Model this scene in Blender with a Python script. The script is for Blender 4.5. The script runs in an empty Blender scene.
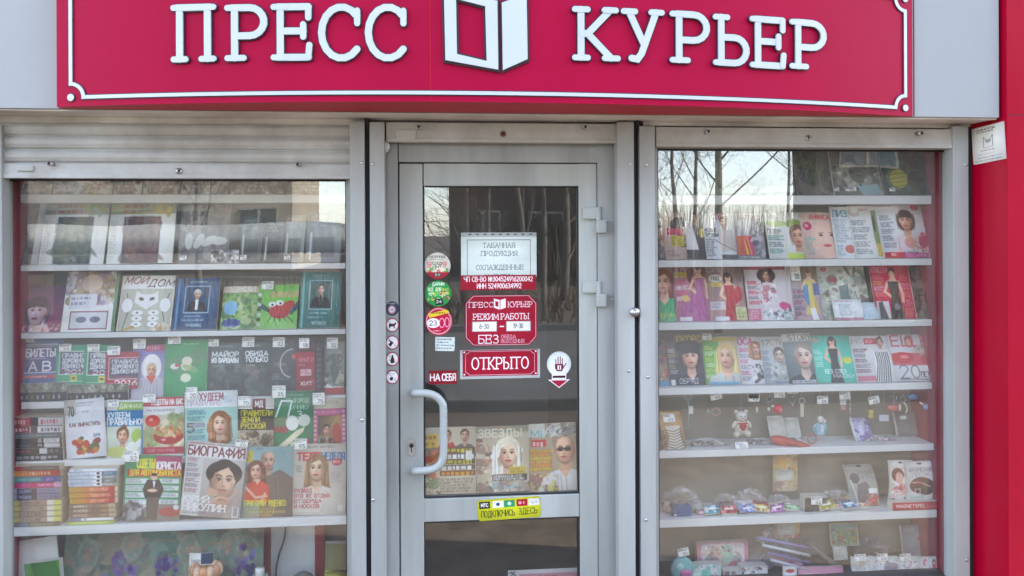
import bpy, bmesh, math, random
import numpy as np
from mathutils import Vector, Matrix
R = math.radians
scene = bpy.context.scene
COL = scene.collection

# ------------------------------------------------------------------ camera
CAMX, CAMY, CAMZ, YAW, FPX, HZ = 0.0, -3.2, 1.6, R(5.2), 800.0, 232.0
cd = bpy.data.cameras.new('camera'); cam = bpy.data.objects.new('camera', cd); COL.objects.link(cam)
ROLL = .004
_f = Vector((math.sin(YAW), math.cos(YAW), 0)); _r0 = Vector((math.cos(YAW), -math.sin(YAW), 0)); _z = Vector((0, 0, 1))
_r = _r0 * math.cos(ROLL) - _z * math.sin(ROLL); _u = _z * math.cos(ROLL) + _r0 * math.sin(ROLL)
cam.matrix_world = Matrix(((_r.x, _u.x, -_f.x, CAMX), (_r.y, _u.y, -_f.y, CAMY), (_r.z, _u.z, -_f.z, CAMZ), (0, 0, 0, 1)))
cd.sensor_width = 36; cd.lens = 36 * FPX / 1024; cd.shift_y = -(288 - HZ) / 1024
cd.clip_start = .05; cd.clip_end = 600
scene.camera = cam
# ------------------------------------------------------------------ sky, sun, exposure
SUN = Vector((.80, .2, .60)).normalized()
EL = math.asin(SUN.z); AZ = math.atan2(SUN.x, SUN.y)
w = bpy.data.worlds.new('World'); scene.world = w; w.use_nodes = True
nt = w.node_tree; bg = nt.nodes['Background']
sky = nt.nodes.new('ShaderNodeTexSky'); sky.sky_type = 'NISHITA'; sky.sun_disc = False
sky.sun_elevation = EL; sky.sun_rotation = AZ; sky.dust_density = .5; sky.air_density = 1.0; sky.ozone_density = 3.5
hz_ = nt.nodes.new('ShaderNodeHueSaturation'); hz_.inputs['Saturation'].default_value = .55
nt.links.new(sky.outputs[0], hz_.inputs['Color']); nt.links.new(hz_.outputs[0], bg.inputs[0]); bg.inputs[1].default_value = .15
sl = bpy.data.lights.new('sun', 'SUN'); sl.energy = 2.2; sl.angle = R(.53); sl.color = (1, .95, .86)
so = bpy.data.objects.new('sun', sl); COL.objects.link(so)
so.rotation_euler = (-SUN).to_track_quat('-Z', 'Y').to_euler(); so.location = (4, 8, 9)
scene.view_settings.view_transform = 'Standard'; scene.view_settings.look = 'None'
scene.view_settings.gamma = 1; scene.view_settings.exposure = 2.95
scene.cycles.max_bounces = 10; scene.cycles.diffuse_bounces = 5; scene.cycles.glossy_bounces = 4
scene.cycles.transparent_max_bounces = 16; scene.cycles.caustics_reflective = False

def P(u, v, Y):
    d = _f + _r * ((u - 512) / FPX) + _u * ((HZ - v) / FPX)
    t = (Y - CAMY) / d.y
    return Vector((CAMX, CAMY, CAMZ)) + d * t
def proj(p):
    q = Vector(p) - Vector((CAMX, CAMY, CAMZ)); D = q.dot(_f)
    return 512 + FPX * q.dot(_r) / D, HZ - FPX * q.dot(_u) / D

# ------------------------------------------------------------------ materials
def lin(c):
    out = []
    for x in c[:3]:
        x = x / 255
        out.append(x / 12.92 if x <= .04045 else ((x + .055) / 1.055) ** 2.4)
    return out
def pbsdf(name, col, rough=.5, metal=0, var=.08, scale=6, streak=False, bump=0, bscale=60, spec=.5, coat=0, dirt=None):
    m = bpy.data.materials.new(name); m.use_nodes = True; t = m.node_tree; b = t.nodes['Principled BSDF']
    col = lin(col)
    tc = t.nodes.new('ShaderNodeTexCoord'); mp = t.nodes.new('ShaderNodeMapping')
    t.links.new(tc.outputs['Object'], mp.inputs[0])
    if streak: mp.inputs['Scale'].default_value = (1, 1, .12)
    n = t.nodes.new('ShaderNodeTexNoise'); n.inputs['Scale'].default_value = scale; n.inputs['Detail'].default_value = 6
    n.inputs['Roughness'].default_value = .62
    t.links.new(mp.outputs[0], n.inputs[0])
    cr = t.nodes.new('ShaderNodeValToRGB'); cr.color_ramp.elements[0].position = .3; cr.color_ramp.elements[1].position = .72
    lo = [max(0, c * (1 - var)) for c in col]; hi = [min(1, c * (1 + var)) for c in col]
    if dirt: lo = [a * .5 + d * .5 for a, d in zip(lo, lin(dirt))]
    cr.color_ramp.elements[0].color = (*lo, 1); cr.color_ramp.elements[1].color = (*hi, 1)
    t.links.new(n.outputs[0], cr.inputs[0]); t.links.new(cr.outputs[0], b.inputs['Base Color'])
    rr = t.nodes.new('ShaderNodeMapRange'); rr.inputs[3].default_value = max(.02, rough - .08); rr.inputs[4].default_value = rough + .1
    t.links.new(n.outputs[0], rr.inputs[0]); t.links.new(rr.outputs[0], b.inputs['Roughness'])
    b.inputs['Metallic'].default_value = metal; b.inputs['Specular IOR Level'].default_value = spec
    b.inputs['Coat Weight'].default_value = coat; b.inputs['Coat Roughness'].default_value = .08
    if bump:
        n2 = t.nodes.new('ShaderNodeTexNoise'); n2.inputs['Scale'].default_value = bscale; n2.inputs['Detail'].default_value = 4
        t.links.new(mp.outputs[0], n2.inputs[0])
        bp = t.nodes.new('ShaderNodeBump'); bp.inputs['Strength'].default_value = bump; bp.inputs['Distance'].default_value = .01
        t.links.new(n2.outputs[0], bp.inputs['Height']); t.links.new(bp.outputs[0], b.inputs['Normal'])
    return m
def attr_mat(name, rough, spec=.5, bump=0, bscale=200, metal=0):
    m = bpy.data.materials.new(name); m.use_nodes = True; t = m.node_tree; b = t.nodes['Principled BSDF']
    a = t.nodes.new('ShaderNodeAttribute'); a.attribute_name = 'Col'
    t.links.new(a.outputs['Color'], b.inputs['Base Color'])
    n = t.nodes.new('ShaderNodeTexNoise'); n.inputs['Scale'].default_value = 40; tc = t.nodes.new('ShaderNodeTexCoord')
    t.links.new(tc.outputs['Object'], n.inputs[0])
    rr = t.nodes.new('ShaderNodeMapRange'); rr.inputs[3].default_value = max(.03, rough - .1); rr.inputs[4].default_value = rough + .1
    t.links.new(n.outputs[0], rr.inputs[0]); t.links.new(rr.outputs[0], b.inputs['Roughness'])
    b.inputs['Specular IOR Level'].default_value = spec; b.inputs['Metallic'].default_value = metal
    if bump:
        n2 = t.nodes.new('ShaderNodeTexNoise'); n2.inputs['Scale'].default_value = bscale; n2.inputs['Detail'].default_value = 3
        t.links.new(tc.outputs['Object'], n2.inputs[0])
        bp = t.nodes.new('ShaderNodeBump'); bp.inputs['Strength'].default_value = bump; bp.inputs['Distance'].default_value = .006
        t.links.new(n2.outputs[0], bp.inputs['Height']); t.links.new(bp.outputs[0], b.inputs['Normal'])
    return m
def glass_mat(name, ior, dust, wav=.02, tint=(.985, .995, .992)):
    m = bpy.data.materials.new(name); m.use_nodes = True; t = m.node_tree; t.nodes.clear()
    o = t.nodes.new('ShaderNodeOutputMaterial'); tr = t.nodes.new('ShaderNodeBsdfTransparent'); gl = t.nodes.new('ShaderNodeBsdfGlossy')
    tr.inputs[0].default_value = (*tint, 1); gl.inputs['Roughness'].default_value = .0
    fr = t.nodes.new('ShaderNodeFresnel'); ge = t.nodes.new('ShaderNodeNewGeometry'); mr = t.nodes.new('ShaderNodeMapRange'); mr.inputs[3].default_value = ior; mr.inputs[4].default_value = 1 / ior
    t.links.new(ge.outputs['Backfacing'], mr.inputs[0]); t.links.new(mr.outputs[0], fr.inputs[0])
    mx = t.nodes.new('ShaderNodeMixShader'); t.links.new(fr.outputs[0], mx.inputs[0]); t.links.new(tr.outputs[0], mx.inputs[1]); t.links.new(gl.outputs[0], mx.inputs[2])
    df = t.nodes.new('ShaderNodeBsdfDiffuse'); df.inputs[0].default_value = (.75, .74, .72, 1)
    tc = t.nodes.new('ShaderNodeTexCoord')
    n = t.nodes.new('ShaderNodeTexNoise'); n.inputs['Scale'].default_value = 2.2; n.inputs['Detail'].default_value = 9; n.inputs['Roughness'].default_value = .7
    t.links.new(tc.outputs['Object'], n.inputs[0])
    rr = t.nodes.new('ShaderNodeMapRange'); rr.inputs[1].default_value = .3; rr.inputs[2].default_value = .8; rr.inputs[3].default_value = dust * .3; rr.inputs[4].default_value = dust * 1.9
    t.links.new(n.outputs[0], rr.inputs[0])
    m2 = t.nodes.new('ShaderNodeMixShader'); t.links.new(rr.outputs[0], m2.inputs[0]); t.links.new(mx.outputs[0], m2.inputs[1]); t.links.new(df.outputs[0], m2.inputs[2])
    n3 = t.nodes.new('ShaderNodeTexNoise'); n3.inputs['Scale'].default_value = 1.7; n3.inputs['Detail'].default_value = 1
    t.links.new(tc.outputs['Object'], n3.inputs[0])
    bp = t.nodes.new('ShaderNodeBump'); bp.inputs['Strength'].default_value = wav; bp.inputs['Distance'].default_value = .05
    t.links.new(n3.outputs[0], bp.inputs['Height']); t.links.new(bp.outputs[0], gl.inputs['Normal'])
    t.links.new(m2.outputs[0], o.inputs[0])
    return m
M = dict(
    frame=pbsdf('painted_aluminium', (172, 176, 176), .42, var=.1, scale=5, streak=True, dirt=(110, 108, 102)),
    rail=pbsdf('rail_aluminium', (170, 174, 174), .38, var=.1, scale=4, streak=True, dirt=(122, 120, 114)),
    door=pbsdf('door_plastic', (184, 190, 187), .4, var=.09, scale=4, streak=True, dirt=(112, 112, 110)),
    slat=pbsdf('shutter_lacquer', (192, 194, 192), .4, var=.07, scale=5, dirt=(128, 118, 108)),
    soffit=pbsdf('soffit_sheet', (236, 234, 230), .5, var=.1, scale=3, dirt=(140, 120, 100)),
    fascia=pbsdf('fascia_panel', (162, 166, 168), .35, var=.03, scale=1.5),
    red=pbsdf('red_composite', (166, 1, 40), .3, var=.06, scale=1.5, spec=.3),
    redin=pbsdf('red_lining', (146, 14, 44), .4, var=.1, scale=4),
    sign=pbsdf('sign_crimson', (164, 4, 56), .55, var=.09, scale=2.5, streak=True, spec=.12),
    signlow=pbsdf('sign_crimson_return', (186, 6, 44), .45, var=.06, scale=3, spec=.3),
    white=pbsdf('white_acrylic', (194, 202, 209), .35, var=.03, scale=6),
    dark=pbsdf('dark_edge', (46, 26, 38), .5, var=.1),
    gap=pbsdf('dark_gap', (38, 40, 44), .7, var=.2),
    rubber=pbsdf('rubber_seal', (36, 36, 40), .6, var=.2),
    shelf=pbsdf('white_shelf', (232, 234, 234), .4, var=.05, scale=4),
    backp=pbsdf('grey_back_panel', (160, 155, 142), .6, var=.15, scale=3),
    inner=pbsdf('inner_wall', (88, 82, 78), .7, var=.2, scale=2),
    metal=pbsdf('brushed_metal', (190, 192, 195), .3, metal=.9, var=.1, scale=30),
    handle=pbsdf('handle_enamel', (168, 174, 174), .28, var=.04, scale=8, coat=.2),
    rust=pbsdf('rusty_fixing', (120, 84, 60), .7, var=.4, scale=90),
    print=attr_mat('printed_paper', .4, .45),
    book=attr_mat('printed_board', .45, .4),
    vinyl=attr_mat('printed_vinyl', .35, .4),
    plastic=attr_mat('coloured_plastic', .3, .5),
    plush=attr_mat('plush_fabric', .9, .1, bump=.6, bscale=260),
    chrome=attr_mat('small_metal', .25, .5, metal=.8),
    glass=glass_mat('window_glass', 2.0, .018, .03),
    doorglass=glass_mat('door_glass', 1.95, .012, .02),
)
def clear_mat():
    m = bpy.data.materials.new('clear_film'); m.use_nodes = True; t = m.node_tree; t.nodes.clear()
    o = t.nodes.new('ShaderNodeOutputMaterial'); tr = t.nodes.new('ShaderNodeBsdfTransparent'); gl = t.nodes.new('ShaderNodeBsdfGlossy')
    gl.inputs['Roughness'].default_value = .12; gl.inputs[0].default_value = (.95, .95, .97, 1)
    df = t.nodes.new('ShaderNodeBsdfDiffuse'); df.inputs[0].default_value = (.78, .78, .8, 1)
    tc = t.nodes.new('ShaderNodeTexCoord'); n = t.nodes.new('ShaderNodeTexNoise'); n.inputs['Scale'].default_value = 45; n.inputs['Detail'].default_value = 3
    t.links.new(tc.outputs['Object'], n.inputs[0])
    bp = t.nodes.new('ShaderNodeBump'); bp.inputs['Strength'].default_value = .7; bp.inputs['Distance'].default_value = .01
    t.links.new(n.outputs[0], bp.inputs['Height']); t.links.new(bp.outputs[0], gl.inputs['Normal'])
    m1 = t.nodes.new('ShaderNodeMixShader'); m1.inputs[0].default_value = .11; t.links.new(tr.outputs[0], m1.inputs[1]); t.links.new(gl.outputs[0], m1.inputs[2])
    m2 = t.nodes.new('ShaderNodeMixShader'); m2.inputs[0].default_value = .035; t.links.new(m1.outputs[0], m2.inputs[1]); t.links.new(df.outputs[0], m2.inputs[2])
    t.links.new(m2.outputs[0], o.inputs[0]); return m
M['clear'] = clear_mat()

# ------------------------------------------------------------------ mesh builder
class MB:
    def __init__(s): s.v = []; s.f = []; s.c = []; s.sm = []
    def add(s, vs, fs, col=(200, 200, 200), smooth=False):
        o = len(s.v); s.v += [tuple(v) for v in vs]; c = lin(col); s.c += [c] * len(vs)
        s.f += [tuple(i + o for i in f) for f in fs]; s.sm += [smooth] * len(fs); return s
    def box(s, a, b, col=(200, 200, 200), bev=0.0):
        a = [min(p, q) for p, q in zip(a, b)], [max(p, q) for p, q in zip(a, b)]
        lo, hi = a
        bm = bmesh.new(); bmesh.ops.create_cube(bm, size=1)
        for v in bm.verts:
            v.co = Vector([lo[i] + (v.co[i] + .5) * (hi[i] - lo[i]) for i in range(3)])
        if bev:
            bev = min(bev, min(hi[i] - lo[i] for i in range(3)) * .45)
            bmesh.ops.bevel(bm, geom=list(bm.edges), offset=bev, segments=2, affect='EDGES', profile=.6)
        bm.verts.index_update()
        s.add([v.co[:] for v in bm.verts], [[v.index for v in f.verts] for f in bm.faces], col); bm.free(); return s
    def ell(s, c, r, col=(200, 200, 200), n=10, m=7, rot=None):
        vs = []; fs = []
        for j in range(m + 1):
            th = math.pi * j / m
            for i in range(n):
                ph = 2 * math.pi * i / n
                p = Vector((r[0] * math.sin(th) * math.cos(ph), r[1] * math.sin(th) * math.sin(ph), r[2] * math.cos(th)))
                if rot is not None: p = rot @ p
                vs.append(Vector(c) + p)
        for j in range(m):
            for i in range(n):
                fs.append((j * n + i, (j + 1) * n + i, (j + 1) * n + (i + 1) % n, j * n + (i + 1) % n))
        return s.add(vs, fs, col, True)
    def tube(s, pts, r, col=(200, 200, 200), n=8, cap=True, r1=None, closed=False):
        pts = [Vector(p) for p in pts]; N = len(pts); vs = []; fs = []; up = None
        for k, p in enumerate(pts):
            if closed: d = pts[(k + 1) % N] - pts[k - 1]
            else: d = pts[min(k + 1, N - 1)] - pts[max(k - 1, 0)]
            d.normalize()
            if up is None: up = d.orthogonal().normalized()
            up = (up - d * up.dot(d)).normalized(); sd = d.cross(up)
            rr = r if r1 is None else r + (r1 - r) * k / max(1, N - 1)
            for i in range(n):
                a = 2 * math.pi * i / n
                vs.append(p + up * math.cos(a) * rr + sd * math.sin(a) * rr)
        for k in range(N if closed else N - 1):
            for i in range(n):
                k2 = (k + 1) % N
                fs.append((k * n + i, k * n + (i + 1) % n, k2 * n + (i + 1) % n, k2 * n + i))
        if cap and not closed:
            fs.append(tuple(range(n - 1, -1, -1))); fs.append(tuple((N - 1) * n + i for i in range(n)))
        return s.add(vs, fs, col, True)
    def prism(s, poly, z0, z1, fn, col=(200, 200, 200)):
        # poly in 2D, fn(x, y, d) -> world point, front at z1
        n = len(poly); vs = [fn(x, y, z1) for x, y in poly] + [fn(x, y, z0) for x, y in poly]
        fs = [tuple(range(n)), tuple(range(2 * n - 1, n - 1, -1))] + [(i, i + n, (i + 1) % n + n, (i + 1) % n) for i in range(n)]
        return s.add(vs, fs, col)
    def build(s, name, mat, parent=None, loc=None):
        me = bpy.data.meshes.new(name); me.from_pydata(s.v, [], s.f); me.materials.append(mat)
        me.polygons.foreach_set('use_smooth', s.sm)
        at = me.color_attributes.new('Col', 'FLOAT_COLOR', 'POINT')
        arr = np.ones((len(s.v), 4), np.float32); arr[:, :3] = np.array(s.c, np.float32)
        at.data.foreach_set('color', arr.ravel())
        bm = bmesh.new(); bm.from_mesh(me); bmesh.ops.recalc_face_normals(bm, faces=bm.faces); bm.to_mesh(me); bm.free()
        o = bpy.data.objects.new(name, me); COL.objects.link(o)
        if parent: o.parent = parent
        if loc is not None: o.location = loc
        return o
def empty(name, loc=(0, 0, 0)):
    o = bpy.data.objects.new(name, None); COL.objects.link(o); o.location = loc; o.empty_display_size = .1; return o
def tag(o, label, cat, group=None, kind=None):
    o['label'] = label; o['category'] = cat
    if group: o['group'] = group
    if kind: o['kind'] = kind
    return o
def struct(o): o['kind'] = 'structure'; return o

# ------------------------------------------------------------------ stroke lettering
def arc(cx, cy, rx, ry, a0, a1, n=9):
    return [(cx + rx * math.cos(R(a0 + (a1 - a0) * i / n)), cy + ry * math.sin(R(a0 + (a1 - a0) * i / n))) for i in range(n + 1)]
O_ = arc(.36, .5, .36, .5, 90, 450, 18)
G = {
 'А': (.76, [[(0, 0), (.38, 1), (.76, 0)], [(.13, .33), (.63, .33)]]),
 'Б': (.6, [[(.56, 1), (0, 1), (0, 0), (.32, 0)] + arc(.32, .28, .28, .28, -90, 90) + [(0, .56)]]),
 'В': (.6, [[(0, 0), (0, 1), (.3, 1)] + arc(.3, .77, .23, .23, 90, -90) + [(0, .54)], [(.28, .54)] + arc(.32, .27, .28, .27, 90, -90) + [(0, 0)]]),
 'Г': (.52, [[(0, 0), (0, 1), (.52, 1)]]),
 'Д': (.78, [[(.02, -.16), (.02, 0), (.76, 0), (.76, -.16)], [(.12, 0), (.22, 1), (.64, 1), (.64, 0)]]),
 'Е': (.56, [[(.56, 1), (0, 1), (0, 0), (.56, 0)], [(0, .52), (.46, .52)]]),
 'Ж': (.96, [[(.48, 0), (.48, 1)], [(0, 0), (.4, .52), (.02, 1)], [(.96, 0), (.56, .52), (.94, 1)], [(.4, .52), (.56, .52)]]),
 'З': (.58, [arc(.26, .76, .27, .24, 150, -90) + [(.18, .52)], [(.18, .52), (.28, .52)] + arc(.28, .26, .3, .26, 90, -150)]),
 'И': (.66, [[(0, 1), (0, 0), (.66, 1), (.66, 0)]]),
 'Й': (.66, [[(0, 1), (0, 0), (.66, 1), (.66, 0)], [(.2, 1.2), (.33, 1.13), (.46, 1.2)]]),
 'К': (.64, [[(0, 0), (0, 1)], [(.62, 1), (.14, .5), (.64, 0)], [(0, .5), (.14, .5)]]),
 'Л': (.68, [[(0, 0), (.1, .06), (.18, 1), (.68, 1), (.68, 0)]]),
 'М': (.82, [[(0, 0), (.04, 1), (.41, .2), (.78, 1), (.82, 0)]]),
 'Н': (.66, [[(0, 0), (0, 1)], [(.66, 0), (.66, 1)], [(0, .52), (.66, .52)]]),
 'О': (.72, [O_]),
 'П': (.66, [[(0, 0), (0, 1), (.66, 1), (.66, 0)]]),
 'Р': (.58, [[(0, 0), (0, 1), (.3, 1)] + arc(.3, .72, .28, .28, 90, -90) + [(0, .44)]]),
 'С': (.66, [arc(.36, .5, .36, .5, 40, 320, 14)]),
 'Т': (.66, [[(0, 1), (.66, 1)], [(.33, 1), (.33, 0)]]),
 'У': (.66, [[(0, 1), (.34, .36)], [(.66, 1), (.3, .12), (.2, 0), (.06, .02)]]),
 'Ф': (.84, [[(.42, 0), (.42, 1)], arc(.42, .55, .42, .3, 90, 450, 14)]),
 'Х': (.66, [[(0, 0), (.66, 1)], [(0, 1), (.66, 0)]]),
 'Ц': (.74, [[(0, 1), (0, 0), (.72, 0), (.72, -.16)], [(.62, 0), (.62, 1)]]),
 'Ч': (.6, [[(0, 1), (0, .6), (.12, .46), (.6, .5)], [(.6, 1), (.6, 0)]]),
 'Ш': (.9, [[(0, 1), (0, 0), (.9, 0), (.9, 1)], [(.45, 0), (.45, 1)]]),
 'Щ': (.96, [[(0, 1), (0, 0), (.96, 0), (.96, -.16)], [(.43, 0), (.43, 1)], [(.86, 0), (.86, 1)]]),
 'Ы': (.84, [[(0, 1), (0, 0), (.26, 0)] + arc(.26, .28, .26, .28, -90, 90) + [(0, .56)], [(.82, 0), (.82, 1)]]),
 'Ь': (.58, [[(0, 1), (0, 0), (.3, 0)] + arc(.3, .28, .28, .28, -90, 90) + [(0, .56)]]),
 'Э': (.64, [arc(.28, .5, .36, .5, 140, -140, 14), [(.2, .5), (.62, .5)]]),
 'Ю': (.98, [[(0, 0), (0, 1)], [(0, .5), (.3, .5)], arc(.64, .5, .34, .5, 180, 540, 16)]),
 'Я': (.6, [[(.6, 0), (.6, 1), (.3, 1)] + arc(.3, .72, .28, .28, 90, 270) + [(.6, .44)], [(.28, .44), (0, 0)]]),
 'D': (.66, [[(0, 0), (0, 1), (.3, 1)] + arc(.3, .5, .36, .5, 90, -90) + [(0, 0)]]),
 'F': (.54, [[(0, 0), (0, 1), (.54, 1)], [(0, .52), (.44, .52)]]),
 'G': (.7, [arc(.36, .5, .36, .5, 40, 340, 14) + [(.7, .45), (.42, .45)]]),
 'I': (.1, [[(.05, 0), (.05, 1)]]),
 'L': (.52, [[(0, 1), (0, 0), (.52, 0)]]),
 'N': (.66, [[(0, 0), (0, 1), (.66, 0), (.66, 1)]]),
 'R': (.6, [[(0, 0), (0, 1), (.3, 1)] + arc(.3, .74, .28, .26, 90, -90) + [(0, .48)], [(.3, .48), (.6, 0)]]),
 'S': (.58, [arc(.29, .75, .27, .25, 30, 270, 8) + arc(.29, .25, .29, .25, 90, -150, 8)]),
 'U': (.66, [[(0, 1), (0, .3)] + arc(.33, .3, .33, .3, 180, 360) + [(.66, 1)]]),
 'V': (.7, [[(0, 1), (.35, 0), (.7, 1)]]),
 'Y': (.66, [[(0, 1), (.33, .5), (.66, 1)], [(.33, .5), (.33, 0)]]),
 '0': (.56, [arc(.28, .5, .28, .5, 90, 450, 14)]),
 '1': (.3, [[(0, .8), (.22, 1), (.22, 0)]]),
 '2': (.54, [arc(.27, .73, .27, .27, 170, -40, 8) + [(0, 0), (.54, 0)]]),
 '3': (.56, [arc(.26, .76, .27, .24, 150, -90) + [(.18, .52)], arc(.27, .26, .29, .26, 90, -150)]),
 '4': (.58, [[(.44, 0), (.44, 1), (0, .3), (.58, .3)]]),
 '5': (.54, [[(.5, 1), (.06, 1), (.04, .56)] + arc(.25, .31, .29, .31, 120, -150, 8)]),
 '6': (.56, [[(.46, 1), (.1, .55)] + arc(.28, .3, .28, .3, 150, -210, 12)]),
 '7': (.54, [[(0, 1), (.54, 1), (.18, 0)]]),
 '8': (.56, [arc(.28, .76, .23, .24, 90, 450, 12), arc(.28, .26, .28, .27, 90, 450, 12)]),
 '9': (.56, [arc(.28, .7, .28, .3, 330, 690, 12) + [(.46, .45), (.12, 0)]]),
 '-': (.4, [[(.02, .48), (.38, .48)]]), '.': (.12, [[(.05, .02), (.07, .02)]]), ',': (.14, [[(.08, .04), (.02, -.12)]]),
 ':': (.12, [[(.05, .1), (.07, .1)], [(.05, .6), (.07, .6)]]), '!': (.12, [[(.06, 1), (.06, .3)], [(.05, .03), (.07, .03)]]),
 '№': (1.0, [[(0, 0), (0, 1), (.5, 0), (.5, 1)], arc(.8, .6, .18, .26, 90, 450, 10), [(.62, .1), (.98, .1)]]),
 ' ': (.34, []),
}
for a, b in zip('ABCEHKMOPTXY3Z', 'АВСЕНКМОРТХYЗЗ'):
    if a not in G: G[a] = G[b]
SER = {
 'П': [[(-.14, 0), (.14, 0)], [(.52, 0), (.8, 0)], [(-.14, 1), (.8, 1)]],
 'Р': [[(-.14, 0), (.18, 0)], [(-.14, 1), (.1, 1)]],
 'Е': [[(-.13, 0), (.1, 0)], [(-.13, 1), (.1, 1)], [(.56, 1), (.56, .78)], [(.56, 0), (.58, .24)], [(.46, .4), (.46, .65)]],
 'С': [[(.64, .93), (.64, .68)]],
 'К': [[(-.13, 0), (.14, 0)], [(-.13, 1), (.14, 1)], [(.5, 0), (.78, 0)], [(.5, 1), (.74, 1)]],
 'У': [[(-.13, 1), (.15, 1)], [(.54, 1), (.8, 1)]],
 'Ь': [[(-.13, 1), (.14, 1)], [(-.13, 0), (.1, 0)]],
}
def serifs(ch):
    if ch in SER: return SER[ch]
    out = []
    for pl in G[ch][1]:
        for (x, y) in {pl[0], pl[-1]}:
            if abs(y) < .01 or abs(y - 1) < .01: out.append([(x - .12, y), (x + .12, y)])
    return out
def ribbon(mb, pl, hw, z0, z1, fn, col=(240, 240, 240), caps=6):
    # one continuous stroke with mitred corners and round ends: no overlapping faces
    pts = [Vector((x, y)) for x, y in pl]
    q = [pts[0]]
    for p in pts[1:]:
        if (p - q[-1]).length > 1e-6: q.append(p)
    pts = q; N = len(pts)
    if N < 2: return
    closed = N > 3 and (pts[0] - pts[-1]).length < 1e-4
    if closed: pts = pts[:-1]; N -= 1
    L = []; Rr = []
    for k in range(N):
        if closed: a = (pts[k] - pts[k - 1]).normalized(); b = (pts[(k + 1) % N] - pts[k]).normalized()
        else:
            a = (pts[k] - pts[k - 1]).normalized() if k else None
            b = (pts[k + 1] - pts[k]).normalized() if k < N - 1 else None
            a, b = a or b, b or a
        n0 = Vector((-a.y, a.x)); n1 = Vector((-b.y, b.x)); m = n0 + n1
        if m.length < .3: m = n0.copy()
        m.normalize(); s = hw / max(.45, m.dot(n0))
        L.append(pts[k] + m * s); Rr.append(pts[k] - m * s)
    if closed:
        ring = Rr + L; T = 2 * N
        vs = [fn(p.x, p.y, z1) for p in ring] + [fn(p.x, p.y, z0) for p in ring]; fs = []
        for k in range(N):
            j = (k + 1) % N
            fs += [(k, j, N + j, N + k), (k, k + T, j + T, j), (N + k, N + j, N + j + T, N + k + T)]
        mb.add(vs, fs, col); return
    d = (pts[-1] - pts[-2]).normalized(); aR = math.atan2(-d.x, d.y)
    ring = list(Rr) + [pts[-1] + Vector((math.cos(aR + math.pi * i / caps), math.sin(aR + math.pi * i / caps))) * hw for i in range(1, caps)]
    nL = len(ring); ring += L[::-1]
    d = (pts[1] - pts[0]).normalized(); aL = math.atan2(d.x, -d.y)
    ring += [pts[0] + Vector((math.cos(aL + math.pi * i / caps), math.sin(aL + math.pi * i / caps))) * hw for i in range(1, caps)]
    T = len(ring); iL = lambda k: nL + (N - 1 - k)
    vs = [fn(p.x, p.y, z1) for p in ring] + [fn(p.x, p.y, z0) for p in ring]
    fs = [(k, k + 1, iL(k + 1), iL(k)) for k in range(N - 1)]
    fs.append((N - 1, *range(N, nL), iL(N - 1))); fs.append((iL(0), *range(nL + N, T), 0))
    fs += [(i, i + T, (i + 1) % T + T, (i + 1) % T) for i in range(T)]
    mb.add(vs, fs, col)

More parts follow.
